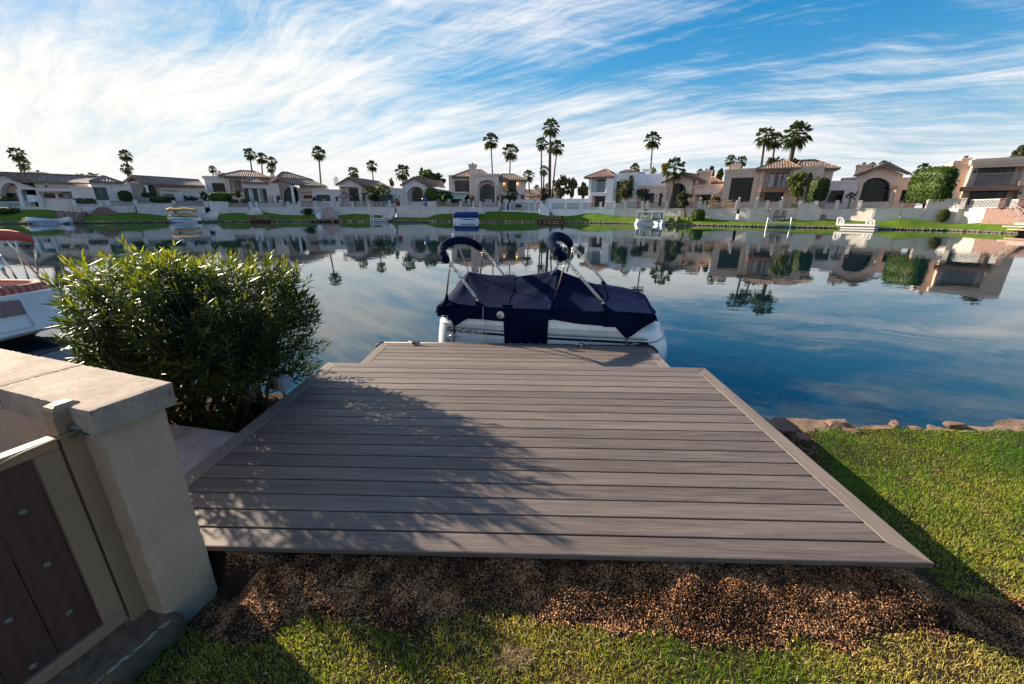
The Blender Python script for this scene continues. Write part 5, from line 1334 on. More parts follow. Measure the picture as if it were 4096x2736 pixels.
slabbox(f, Z1, (415, 838), (800, 838), -.6, 1.0, .55, MAT['grey_wall'], h, 'beam'); slabbox(f, Z1, (590, 802), (785, 802), .2, .5, .3, MAT['grey_wall'], h, 'beam')
wall_block(f, Z1, [(815, 1050), (1075, 1050), (1025, 828), (795, 812)], -.8, 7, MAT['grey_wall'], h); cornice(f, Z1, (797, 812), (1022, 826), -.82, .3, MAT['grey_wall'], h)
gable(f, Z1, (20, 662), (-380, 790), (195, 757), -.5, -.5, -.5, None, (1000, 777), (1110, 708), 0, -.6, 5.5, 'tile_grey', h)
column(f, Z1, 228, 858, 1060, .28, -.3, MAT['white_paint'], h, xb=258)
chimney(f, Z1, 312, 498, 652, 720, 4.5, MAT['tan_wall'], h, 1.6, .2)
sconce(f, Z1, 512, 815, .55, h); sconce(f, Z1, 428, 920, .4, h)
# tower room with pyramid roof
f = Fac(330, 640, HO-2.5); wall_block(f, Z1, [(1072, 1040), (1505, 1040), (1440, 790), (1370, 772), (1000, 765)], 0, 6, MAT['grey_wall'], h, [[(1072, 968), (1215, 968), (1165, 826), (1022, 826)]])
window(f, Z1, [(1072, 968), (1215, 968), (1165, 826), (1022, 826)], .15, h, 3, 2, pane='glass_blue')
hip(f, Z1, (985, 758), (1352, 770), (1148, 702), (1150, 702), -.6, 2.6, 'tile_grey', h); cornice(f, Z1, (1003, 768), (1340, 776), -.03, .25, MAT['grey_wall'], h)

# --- grey house with timber gable porch
f = Fac(470, 830, HO); h = house('house', 'low grey house with a gabled timber porch and white post beside clipped hedges', f, 620)
wall_block(f, Z1, [(1480, 1030), (2330, 1030), (2250, 805), (1745, 785), (1520, 745), (1385, 775)], 1.2, 10, MAT['beige_wall'], h, [archpoly((1588, 1580), (1745, 1725), 940, 865, 800)], reveal=.4)
window(f, Z1, archpoly((1588, 1580), (1745, 1725), 940, 865, 800), 1.5, h, 4, 2, fw=.12)
wall_block(f, Z1, [(1790, 1010), (2330, 1010), (2300, 848), (1765, 836)], 0, 8, MAT['grey_wall'], h, [R4(1800, 900, 1920, 935)]); window(f, Z1, R4(1800, 900, 1920, 935), .15, h, 3, 1, pane='glass_pale')
cornice(f, Z1, (1766, 836), (2298, 848), -.02, .28, MAT['grey_wall'], h); slabbox(f, Z1, (1790, 850), (1960, 857), -.5, .4, .2, MAT['trim'], h, 'awning_rail')
gable(f, Z1, (1452, 696), (1358, 770), (1625, 787), .6, 2.5, -1.5, None, (2262, 810), (2200, 746), 0, -.4, 4, 'tile_grey', h)
column(f, Z1, 1625, 805, 960, .26, -1.0, MAT['white_paint'], h, xb=1645); slabbox(f, Z1, (1392, 762), (1600, 812), -.9, .5, .3, MAT['trim'], h, 'porch_beam')

# --- two storey pink house with corner glass room
f = Fac(815, 1000, HO+3); h = house('house', 'pink two storey house with a corner glass room, arched entry and brown hip roofs', f, 1000)
wall_block(f, Z2, [(110, 1000), (330, 1000), (275, 725), (262, 700), (30, 703)], 0, 9, MAT['grey_wall'], h, [R4(138, 780, 278, 882)], reveal=.8); window(f, Z2, R4(112, 778, 282, 884), .75, h, 4, 3, fw=.07)
cornice(f, Z2, (28, 703), (262, 700), -.03, .35, MAT['grey_wall'], h)
wall_block(f, Z2, [(330, 1000), (520, 1000), (470, 725), (262, 722)], .3, 9, MAT['beige_wall'], h, [[(355, 885), (485, 885), (455, 730), (302, 730)]], reveal=1.6); loggia(f, Z2, R4(300, 722, 490, 890), .3, 1.6, MAT['pink_wall'], h)
window(f, Z2, [(398, 872), (472, 872), (452, 752), (375, 754)], 1.75, h, 2, 1, pane='glass_pale'); sconce(f, Z2, 333, 765, 1.7, h)
hip(f, Z2, (203, 712), (755, 700), (443, 642), (600, 650), -.8, 4, 'tile_brown', h, ntails=14)
chimney(f, Z2, 155, 272, 660, 705, 4, MAT['grey_wall'], h, 1.4, .2)
chimney(f, Z2, 775, 830, 688, 790, 6, MAT['pink_wall'], h, 2.0, .25, pot=False)
wall_block(f, Z2, [(660, 790), (790, 790), (785, 705), (665, 708)], 4, 9, MAT['beige_wall'], h); cornice(f, Z2, (664, 708), (786, 705), 3.98, .25, MAT['beige_wall'], h)
f = Fac(985, 1130, HO-2.0); wp_ = [(500, 1000), (756, 1000), (728, 838), (484, 838)]
wall_block(f, Z2, [(498, 1045), (905, 1045), (862, 790), (745, 775), (470, 772)], 0, 5.5, MAT['pink_wall'], h, [wp_]); window(f, Z2, wp_, .12, h, 5, 1, pane='glass', fw=.14)
for q_ in ([(545, 998), (600, 998), (592, 846), (542, 846)], [(655, 998), (712, 998), (690, 846), (640, 846)]): panel(f, Z2, q_, .13, .02, MAT['glass_pale'], h, 'pane')
window(f, Z2, R4(765, 922, 808, 985), -.02, h, 1, 2, fw=.14); panel(f, Z2, R4(845, 918, 888, 1000), -.02, .06, MAT['frame_dark'], h, 'door')
hip(f, Z2, (464, 768), (748, 775), (585, 714), (587, 714), -.6, 2.6, 'tile_grey', h); cornice(f, Z2, (472, 776), (742, 780), -.03, .22, MAT['pink_wall'], h)
f = Fac(1075, 1300, HO); ar = archpoly((930, 928), (1088, 1086), 1000, 905, 818)
wall_block(f, Z2, [(890, 1045), (1130, 1045), (1110, 850), (1010, 800), (862, 735), (785, 790)], 1.2, 9, MAT['pink_wall'], h, [ar], reveal=.4); window(f, Z2, ar, 1.45, h, 4, 3, fw=.12)
gable(f, Z2, (862, 717), (765, 783), (1012, 792), -.8, .8, -1.6, None, (1400, 806), (1235, 748), 0, -.2, 4.5, 'tile_grey', h)
column(f, Z2, 1015, 815, 1040, .32, -1.2, MAT['white_paint'], h, xb=1045); slabbox(f, Z2, (985, 800), (1035, 803), -1.5, .8, .5, MAT['grey_wall'], h, 'column_head')
hip(f, Z2, (815, 716), (1245, 760), (905, 660), (968, 660), 3.5, 8, 'tile_brown', h)
wall_block(f, Z2, [(1125, 1000), (1420, 1000), (1395, 808), (1092, 795)], 1.4, 9, MAT['beige_wall'], h, [R4(1145, 914, 1240, 952)]); window(f, Z2, R4(1145, 914, 1240, 952), 1.5, h, 3, 2, fw=.08)
slabbox(f, Z2, (1108, 850), (1245, 850), .4, 1.0, .5, MAT['pink_wall'], h, 'parapet')
wall_block(f, Z2, [(1258, 1030), (1570, 1030), (1555, 850), (1240, 845)], -.6, 7, MAT['grey_wall'], h, [R4(1285, 910, 1438, 978)]); window(f, Z2, R4(1285, 910, 1438, 978), -.45, h, 3, 1, pane='glass_blue'); cornice(f, Z2, (1240, 845), (1556, 851), -.62, .25, MAT['grey_wall'], h)
for x, y in ((908, 940), (1095, 940), (1262, 880)): sconce(f, Z2, x, y, .9, h)

# --- grey gabled house with tall dark door
f = Fac(1350, 1620, HO); h = house('house', 'grey gabled house with a tall dark glass door behind a garden gazebo', f, 1430)
wall_block(f, Z2, [(1560, 1030), (1800, 1030), (1790, 800), (1640, 728), (1530, 795)], 0, 9, MAT['grey_wall'], h, [R4(1562, 822, 1756, 1000)], reveal=1.6); loggia(f, Z2, R4(1555, 815, 1765, 1005), 0, 1.6, MAT['pink_wall'], h)
window(f, Z2, R4(1650, 840, 1768, 985), 1.5, h, 2, 2)
wall_block(f, Z2, [(1795, 1030), (2010, 1030), (2000, 838), (1785, 822)], .8, 9, MAT['beige_wall'], h, [R4(1795, 890, 1822, 985)]); window(f, Z2, R4(1795, 890, 1822, 985), .9, h, 1, 1)
wall_block(f, Z2, [(1990, 1030), (2290, 1030), (2270, 838), (1990, 830)], .2, 8, MAT['grey_wall'], h, [R4(2040, 908, 2168, 1000)]); window(f, Z2, R4(2040, 908, 2168, 1000), .35, h, 3, 1, pane='glass_blue'); cornice(f, Z2, (1990, 830), (2272, 838), .17, .25, MAT['grey_wall'], h)
panel(f, Z2, R4(2130, 915, 2166, 990), .33, .02, MAT['glass_pale'], h, 'pane')
gable(f, Z2, (1640, 715), (1500, 797), (1795, 802), -.5, -.5, -.5, None, (2115, 824), (1985, 765), 0, .3, 5, 'tile_grey', h)
column(f, Z2, 1782, 882, 1030, .28, -.3, MAT['grey_wall'], h, xb=1790); chimney(f, Z2, 1475, 1535, 730, 815, 3.5, MAT['white_wall'], h, 1.2, .22); sconce(f, Z2, 1835, 935, .75, h); sconce(f, Z2, 2200, 930, .1, h)

# --- small arched house left of the two storey house
f = Fac(1600, 1800, HO); h = house('house', 'small pale house with a gabled arched porch beside the chimney house', f, 1680)
ar = archpoly((78, 78), (275, 272), 1010, 905, 820)
wall_block(f, Z3, [(50, 1040), (300, 1040), (300, 815), (290, 800), (152, 730), (30, 800)], -.3, 8, MAT['grey_wall'], h, [ar], reveal=2.0); loggia(f, Z3, R4(70, 815, 285, 1010), -.3, 2.0, MAT['pink_wall'], h)
window(f, Z3, archpoly(135, 248, 990, 900, 832), 1.55, h, 4, 2, fw=.08)
wall_block(f, Z3, [(-120, 1040), (60, 1040), (60, 845), (-120, 845)], .4, 7, MAT['grey_wall'], h); wall_block(f, Z3, [(300, 1040), (560, 1040), (550, 868), (300, 815)], .4, 8, MAT['beige_wall'], h)
gable(f, Z3, (152, 713), (0, 803), (305, 803), -.7, -.7, -.7, None, (500, 826), (470, 770), 0, -.1, 5, 'tile_tan', h); sconce(f, Z3, 118, 935, 1.6, h)
column(f, Z3, 70, 880, 1030, .25, -.6, MAT['grey_wall'], h)

# --- two storey house with the tall chimney and fan window
f = Fac(1790, 2110, HO); h = house('house', 'two storey pink house with a tall chimney, fan arched window and lit terrace lamps', f, 1950)
up = R4(605, 750, 764, 876); lo = R4(560, 905, 760, 1000)
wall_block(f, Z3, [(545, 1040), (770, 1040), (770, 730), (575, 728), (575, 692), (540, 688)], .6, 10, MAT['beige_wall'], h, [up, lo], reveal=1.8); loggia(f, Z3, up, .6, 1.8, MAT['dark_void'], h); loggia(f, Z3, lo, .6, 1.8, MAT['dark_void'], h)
window(f, Z3, R4(612, 752, 760, 860), 2.2, h, 3, 1); window(f, Z3, R4(600, 930, 750, 1000), 2.2, h, 3, 1)
b = f.at(Z3(600, 873), .5); c_ = f.at(Z3(752, 873), .5); mb = MB(); mb.prism([b, c_, c_+Vector((0, 0, 3.0)), b+Vector((0, 0, 3.0))], f.n*.03)
slabbox(f, Z3, (575, 876), (768, 876), .1, .7, .3, MAT['beige_wall'], h, 'balcony_slab'); railing(f.at(Z3(602, 876), .35), f.at(Z3(754, 876), .35), 3.0*.8, h, MAT['rail_light'], 'balcony_railing', .3)
hip(f, Z3, (570, 726), (1015, 690), (760, 652), (905, 619), -.2, 5, 'tile_tan', h, ntails=12)
chimney(f, Z3, 762, 848, 570, 1040, -.4, MAT['beige_wall'], h, 1.6, .35, cw=.22)
ar = archpoly(868, 1052, 1000, 800, 746); 
wall_block(f, Z3, [(820, 1040), (1092, 1040), (1092, 690), (818, 690)], -1.2, 8, MAT['pink_wall'], h, [ar], reveal=2.0); loggia(f, Z3, R4(865, 745, 1055, 1005), -1.2, 2.0, MAT['pink_wall'], h)
cornice(f, Z3, (816, 676), (1096, 676), -1.25, .4, MAT['pink_wall'], h, .22, back=6)
window(f, Z3, archpoly(884, 1046, 988, 865, 790), .72, h, 4, 4, pane='glass_blue', fw=.10, fan=8)
for x in (838, 1058): column(f, Z3, x, 795, 1035, .30, -1.5, MAT['beige_wall'], h)
up = R4(1132, 748, 1285, 878); lo = R4(1118, 920, 1215, 1000)
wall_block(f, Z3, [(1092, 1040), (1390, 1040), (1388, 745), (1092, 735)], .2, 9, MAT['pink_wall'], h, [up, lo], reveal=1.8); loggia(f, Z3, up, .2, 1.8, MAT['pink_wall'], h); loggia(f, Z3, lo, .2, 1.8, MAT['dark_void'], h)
window(f, Z3, R4(1190, 770, 1275, 850), 1.85, h, 4, 1, pane='glass_blue'); window(f, Z3, R4(1125, 925, 1208, 990), 1.85, h, 2, 1)
slabbox(f, Z3, (1100, 878), (1390, 885), -.2, .6, .5, MAT['pink_wall'], h, 'balcony_slab'); railing(f.at(Z3(1130, 876), -.1), f.at(Z3(1285, 878), -.1), 2.6, h, MAT['rail_dark'], 'balcony_railing', .2)
hip(f, Z3, (1095, 735), (1408, 752), (1120, 684), (1265, 680), -.9, 4.5, 'tile_tan', h, ntails=12)
window(f, Z3, R4(1335, 915, 1372, 962), .15, h, 1, 1, pane='glass_blue')
m, t = newmat('lit_lamp'); finish(t, t.n('ShaderNodeEmission', {'Color': (1, .55, .2, 1), 'Strength': 3.5}).outputs[0]); MAT['lit'] = m
for x, y, d in ((1150, 787, 1.7), (1297, 786, .0)):
    p = f.at(Z3(x, y), d); mb = MB(); mb.lathe(p-f.n*.2-Vector((0, 0, .18)), [(0, 0), (.14, .06), (.14, .28), (0, .34)], 8); l = mb.build('lit_lantern', MAT['lit'], h)
for x, y in ((595, 775), (865, 940), (1075, 940)): sconce(f, Z3, x, y, -.6 if x > 800 else .5, h)
# fabric awning
aw = thing('awning', 'pale green striped awning stretched out below the dark balcony', 'awning', tuple(f.at(Z3(650, 920), 0)))
a_, b_, c_, d_ = f.at(Z3(560, 905), .5), f.at(Z3(752, 898), .5), f.at(Z3(712, 944), -2.5), f.at(Z3(552, 944), -2.5); mb = MB()
n = 10
for k in range(n):
    p0, p1, q0, q1 = lerp(a_, b_, k/n), lerp(a_, b_, (k+1)/n), lerp(d_, c_, k/n), lerp(d_, c_, (k+1)/n); mid0, mid1 = lerp(p0, q0, .5)-Vector((0, 0, .12)), lerp(p1, q1, .5)-Vector((0, 0, .12)); mb.quad(p0, p1, mid1, mid0); mb.quad(mid0, mid1, q1, q0)
    mb.quad(q0, q1, q1-Vector((0, 0, .25+.06*(k % 2))), q0-Vector((0, 0, .25+.06*(k % 2))))
mb.build('fabric', plain('awning_fabric', (0.42, 0.44, 0.38), 0.85), aw); mb = MB(); mb.tube([a_, d_], .05, 6); mb.tube([b_, c_], .05, 6); mb.build('arm', MAT['white_paint'], aw, kind='stuff')

# --- low brown-roofed house and beige block far behind the gap
f = Fac(2090, 2180, HO+14); h = house('house', 'low house with brown hip roof far behind the gap between the big houses', f, 2130)
wall_block(f, Z3, [(1380, 1000), (1580, 1000), (1570, 925), (1385, 925)], 0, 8, MAT['pink_wall'], h, [R4(1425, 920, 1480, 965)]); window(f, Z3, R4(1425, 920, 1480, 965), .2, h, 2, 1)
hip(f, Z3, (1372, 922), (1575, 922), (1385, 856), (1470, 858), -.6, 4, 'tile_brown', h)
f = Fac(2130, 2200, HO+32); h = house('house', 'beige flat roofed block far behind with a small window beside the tall palms', f, 2170)
wall_block(f, Z3, [(1455, 1000), (1720, 1000), (1720, 845), (1640, 845), (1640, 832), (1560, 832), (1455, 862)], 0, 8, MAT['tan_wall'], h, [R4(1668, 895, 1700, 935)]); window(f, Z3, R4(1668, 895, 1700, 935), .2, h, 2, 2)

# --- white modern house
f = Fac(2340, 2560, HO-2); h = house('house', 'white two storey house with brown tiled tower roof and glass balcony', f, 2400)
up = R4(320, 722, 475, 880); lo = R4(320, 905, 468, 1045)
wall_block(f, Z4, [(282, 1060), (480, 1060), (482, 712), (285, 716)], 0, 7, MAT['white_wall'], h, [up, lo], reveal=1.7); loggia(f, Z4, up, 0, 1.7, MAT['white_wall'], h); loggia(f, Z4, lo, 0, 1.7, MAT['beige_wall'], h)
window(f, Z4, R4(375, 742, 480, 878), 1.6, h, 3, 1, pane='glass_blue'); window(f, Z4, R4(360, 916, 468, 1042), 1.6, h, 3, 1)
slabbox(f, Z4, (304, 880), (472, 884), -.9, 1.2, .8, MAT['white_wall'], h, 'balcony_slab')
b, c_ = f.at(Z4(310, 880), -.8), f.at(Z4(470, 880), -.8); mb = MB(); mb.prism([b+Vector((0, 0, .1)), c_+Vector((0, 0, .1)), c_+Vector((0, 0, 2.4)), b+Vector((0, 0, 2.4))], f.n*.03)
m, t = newmat('balcony_glass'); finish(t, t.n('ShaderNodeMixShader', {0: 0.25, 1: t.n('ShaderNodeBsdfTransparent', {0: (.9, .95, .95, 1)}).outputs[0], 2: princ(t, Base_Color=(.4, .45, .47, 1), Roughness=.05).outputs[0]}).outputs[0]); mb.build('balcony_glass', m, h)
wall_block(f, Z4, [(482, 1060), (562, 1060), (562, 706), (482, 708)], -.5, 7, MAT['white_wall'], h)
wall_block(f, Z4, [(563, 1060), (832, 1060), (826, 662), (565, 680)], .4, 9, MAT['white_wall'], h, [R4(590, 760, 650, 1000)]); window(f, Z4, R4(590, 760, 650, 1000), .6, h, 1, 2)
cornice(f, Z4, (563, 678), (826, 658), .38, .4, MAT['white_wall'], h, .12)
wall_block(f, Z4, [(827, 950), (1130, 950), (1122, 684), (827, 668)], 8.0, 14, MAT['white_wall'], h)
hip(f, Z4, (238, 716), (568, 706), (476, 628), (486, 628), -.8, 4, 'tile_red', h, ntails=9)
hip(f, Z4, (630, 662), (840, 655), (700, 638), (770, 636), 4, 8, 'tile_red', h); chimney(f, Z4, 888, 962, 627, 680, 9, MAT['white_wall'], h, 1.4, .22, pot=False)

# --- beige arched house right of the white house
f = Fac(2560, 2900, HO); h = house('house', 'beige house with an arched entry under a brown tiled gable and a square chimney', f, 2700)
wall_block(f, Z4, [(825, 1060), (1150, 1060), (1142, 808), (830, 812)], -1, 7, MAT['beige_wall'], h, [R4(905, 893, 1012, 1000), R4(1065, 890, 1098, 1035)]); window(f, Z4, R4(905, 893, 1012, 1000), -.85, h, 2, 1, pane='glass_blue', fw=.14); window(f, Z4, R4(1065, 890, 1098, 1035), -.85, h, 1, 1)
window(f, Z4, R4(840, 915, 880, 1000), -1.02, h, 1, 1, pane='glass_blue')
cornice(f, Z4, (828, 806), (1146, 806), -1.05, .4, MAT['beige_wall'], h, .2)
ar = archpoly(1196, (1366, 1362), 1060, 850, 780)
wall_block(f, Z4, [(1130, 1070), (1420, 1070), (1425, 735), (1310, 690), (1125, 775)], .2, 9, MAT['beige_wall'], h, [ar], reveal=1.4); loggia(f, Z4, R4(1190, 778, 1370, 1062), .2, 1.4, MAT['dark_void'], h); window(f, Z4, archpoly(1215, 1360, 1050, 850, 790), 1.4, h, 4, 3, fw=.12)
gable(f, Z4, (1312, 664), (1094, 773), (1580, 768), -.7, -.7, -.7, None, (1600, 756), (1522, 690), 0, 2.0, 5, 'tile_tan', h); sconce(f, Z4, 1042, 920, -1.05, h); sconce(f, Z4, 1110, 920, -1.05, h)
chimney(f, Z4, 1520, 1622, 642, 800, 1.5, MAT['tan_wall'], h, 1.6, .35, cw=.12)
hip(f, Z4, (1560, 772), (1768, 775), (1600, 700), (1640, 706), 4.5, 9, 'tile_red', h)
wall_block(f, Z4, [(1425, 1070), (1780, 1070), (1784, 792), (1500, 802), (1425, 800)], 1.0, 8, MAT['beige_wall'], h, [R4(1470, 885, 1652, 985)], reveal=1.0); loggia(f, Z4, R4(1465, 880, 1660, 990), 1, 1.0, MAT['tan_wall'], h); window(f, Z4, R4(1530, 888, 1648, 985), 1.9, h, 4, 1)
slabbox(f, Z4, (1462, 842), (1740, 838), .2, .9, 1.2, MAT['beige_wall'], h, 'beam'); cornice(f, Z4, (1500, 800), (1782, 788), .97, .35, MAT['beige_wall'], h); column(f, Z4, 1662, 880, 1040, .28, .2, MAT['beige_wall'], h); column(f, Z4, 1405, 855, 1050, .3, -.1, MAT['beige_wall'], h); sconce(f, Z4, 1498, 915, .95, h)

# --- tan two storey house with the big dark glazed window
f = Fac(2890, 3290, HO-1, ang=-26); h = house('house', 'tan two storey house with a huge dark gridded window and curtained balcony', f, 3050)
bw_ = [(172, 1024), (428, 1024), (466, 738), (222, 748)]
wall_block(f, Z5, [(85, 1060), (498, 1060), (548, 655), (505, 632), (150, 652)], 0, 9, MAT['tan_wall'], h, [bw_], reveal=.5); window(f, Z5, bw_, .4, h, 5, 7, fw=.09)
cornice(f, Z5, (150, 652), (505, 630), -.03, .4, MAT['tan_wall'], h, .14); slabbox(f, Z5, (155, 690), (495, 668), -.12, .3, .25, MAT['tan_wall'], h, 'moulding')
chimney(f, Z5, 215, 315, 588, 655, 3, MAT['tan_wall'], h, 1.5, .3, pot=False)
up = [(560, 862), (862, 862), (885, 658), (606, 664)]; lo = [(530, 1030), (800, 1030), (815, 908), (548, 908)]
wall_block(f, Z5, [(498, 1060), (868, 1060), (905, 635), (545, 645)], -.6, 8, MAT['tan_wall'], h, [up, lo], reveal=1.7); loggia(f, Z5, R4(555, 650, 890, 868), -.6, 1.7, MAT['tan_wall'], h); loggia(f, Z5, R4(525, 900, 820, 1030), -.6, 1.7, MAT['tan_wall'], h)
window(f, Z5, [(628, 855), (850, 855), (866, 685), (646, 692)], 1.0, h, 4, 1, pane='glass', fw=.1)
for q_ in ([(630, 850), (690, 850), (716, 700), (652, 702)], [(745, 850), (768, 850), (782, 696), (760, 698)], [(800, 850), (845, 850), (858, 694), (815, 696)]): panel(f, Z5, q_, .98, .02, MAT['curtain'], h, 'curtain')
window(f, Z5, [(580, 1015), (800, 1015), (812, 912), (602, 912)], 1.0, h, 4, 1)
slabbox(f, Z5, (552, 862), (845, 862), -1.6, 1.3, .75, plain('red_balcony_tile', (0.34, 0.17, 0.10), .8), h, 'balcony_slab'); railing(f.at(Z5(562, 860), -1.45), f.at(Z5(850, 860), -1.45), 2.4, h, MAT['rail_light'], 'balcony_railing', .14)
hip(f, Z5, (490, 655), (1010, 612), (808, 532), (815, 532), -1.4, 4, 'tile_tan', h, ntails=8)
wall_block(f, Z5, [(872, 1060), (985, 1060), (1005, 625), (905, 630)], -1.0, 7, MAT['tan_wall'], h)
ar = archpoly((1072, 1088), (1135, 1146), 800, 735, 680)
wall_block(f, Z5, [(985, 1060), (1215, 1060), (1255, 600), (1005, 618)], .6, 9, MAT['tan_wall'], h, [ar]); window(f, Z5, ar, .75, h, 2, 3, pane='glass_blue'); cornice(f, Z5, (1005, 618), (1256, 598), .57, .4, MAT['tan_wall'], h)
wall_block(f, Z5, [(1225, 830), (1355, 830), (1382, 640), (1255, 600)], 3.5, 11, MAT['pink_wall'], h)
hip(f, Z5, (955, 612), (1450, 668), (1010, 548), (1165, 540), 2.0, 7, 'tile_tan', h, ntails=8); sconce(f, Z5, 610, 720, 1.0, h); sconce(f, Z5, 1205, 735, .55, h); sconce(f, Z5, 560, 955, 1.0, h)

# --- beige house with the wide dark arch
f = Fac(3310, 3660, HO, ang=-28); h = house('house', 'beige gabled house with one wide dark arched window and a round column', f, 3500)
dk = [(-218, 1035), (40, 1035), (92, 886), (-70, 890)]
wall_block(f, Z6, [(-240, 1080), (180, 1080), (232, 775), (-30, 782)], 0, 8, MAT['grey_wall'], h, [dk], reveal=.9); window(f, Z6, dk, .8, h, 4, 1); cornice(f, Z6, (-40, 780), (236, 772), -.03, .35, MAT['grey_wall'], h)
ar = archpoly((238, 285), (590, 612), 1020, 860, 742)
wall_block(f, Z6, [(170, 1080), (650, 1080), (745, 705), (520, 605), (215, 735)], .8, 9, MAT['beige_wall'], h, [ar], reveal=1.2); window(f, Z6, ar, 1.9, h, 5, 4, fw=.09, grow=.02)
gable(f, Z6, (522, 590), (186, 715), (818, 690), -.4, -.4, -.4, None, (850, 700), (600, 572), 0, 5, 6, 'tile_tan', h)
chimney(f, Z6, 240, 352, 594, 720, 3, MAT['tan_wall'], h, 1.5, .25); column(f, Z6, 672, 838, 1080, .34, -.2, MAT['tan_wall'], h, xb=622)
slabbox(f, Z6, (610, 832), (722, 832), -.4, .9, .35, MAT['beige_wall'], h, 'column_head')
wall_block(f, Z6, [(640, 1080), (900, 1080), (960, 738), (740, 742)], 1.6, 9, MAT['beige_wall'], h, [[(700, 1030), (840, 1030), (860, 880), (738, 884)]], reveal=.8); window(f, Z6, [(700, 1030), (840, 1030), (860, 880), (738, 884)], 2.2, h, 3, 1); cornice(f, Z6, (740, 742), (960, 736), 1.57, .35, MAT['beige_wall'], h)
slabbox(f, Z6, (62, 745), (190, 738), 3, 2, .6, MAT['tan_wall'], h, 'parapet'); sconce(f, Z6, 225, 915, .7, h)

# --- tan two storey house at the far right
f = Fac(3830, 4090, HO-2.5, ang=-32); h = house('house', 'tan two storey house with long balcony railing and blue curtained sliding doors', f, 3960)
up = [(1482, 850), (2075, 830), (2130, 610), (1556, 630)]; lo = [(1440, 1060), (2030, 1060), (2060, 890), (1460, 890)]
wall_block(f, Z6, [(1380, 1090), (2300, 1090), (2420, 478), (1548, 540), (1490, 820)], 0, 9, MAT['tan_wall'], h, [up, lo], reveal=1.8); loggia(f, Z6, R4(1470, 600, 2150, 860), 0, 1.8, MAT['pink_wall'], h); loggia(f, Z6, R4(1430, 880, 2080, 1070), 0, 1.8, MAT['pink_wall'], h)
cornice(f, Z6, (1548, 538), (2420, 474), -.03, .5, MAT['tan_wall'], h); slabbox(f, Z6, (1545, 585), (2420, 540), -.12, .3, .25, MAT['tan_wall'], h, 'moulding')
window(f, Z6, [(1560, 835), (1968, 820), (2030, 622), (1612, 640)], 1.6, h, 4, 1, pane='glass', fw=.12)
for q_ in ([(1570, 830), (1655, 826), (1700, 650), (1620, 652)], [(1790, 824), (1850, 822), (1895, 640), (1840, 644)], [(1870, 824), (1960, 820), (2015, 636), (1912, 640)]): panel(f, Z6, q_, 1.55, .03, MAT['glass_blue'], h, 'curtain')
window(f, Z6, [(1490, 1050), (1900, 1050), (1925, 890), (1520, 892)], 1.6, h, 4, 1, pane='glass', fw=.12)
for q_ in ([(1500, 1040), (1590, 1040), (1625, 900), (1530, 900)], [(1770, 1040), (1870, 1040), (1910, 900), (1800, 900)]): panel(f, Z6, q_, 1.55, .03, MAT['glass_blue'], h, 'curtain')
slabbox(f, Z6, (1445, 845), (2130, 828), -1.5, 1.8, .7, plain('brown_balcony_stone', (0.30, 0.17, 0.11), .85), h, 'balcony_slab'); railing(f.at(Z6(1478, 838), -1.3), f.at(Z6(2100, 818), -1.3), 1.75, h, MAT['rail_light'], 'balcony_railing', .13)
wall_block(f, Z6, [(1235, 905), (1490, 905), (1548, 545), (1340, 560), (1335, 590)], 1.2, 9, MAT['tan_wall'], h); cornice(f, Z6, (1338, 552), (1545, 542), 1.17, .5, MAT['tan_wall'], h)
chimney(f, Z6, 1430, 1515, 520, 560, 3, MAT['tan_wall'], h, 1.5, .2)
wall_block(f, Z6, [(1150, 1060), (1420, 1060), (1430, 905), (1180, 905)], 1.0, 5, MAT['grey_wall'], h, [R4(1180, 930, 1310, 1000)]); window(f, Z6, R4(1180, 930, 1310, 1000), 1.1, h, 2, 1); 
f2 = Fac(3760, 3830, HO+4); a_ = [f2.at(Z6(*p), d) for p, d in (((1140, 640), 0), ((1300, 655), 0), ((1340, 582), 5), ((1330, 585), 5))]; mb = MB(); skewtiles(mb, a_); mb.build('roof', MAT['tile_red'], h)
for x, y in ((1568, 675), (2090, 650)): sconce(f, Z6, x, y, 1.7, h)
sconce(f, Z6, 2085, 915, -.05, h)
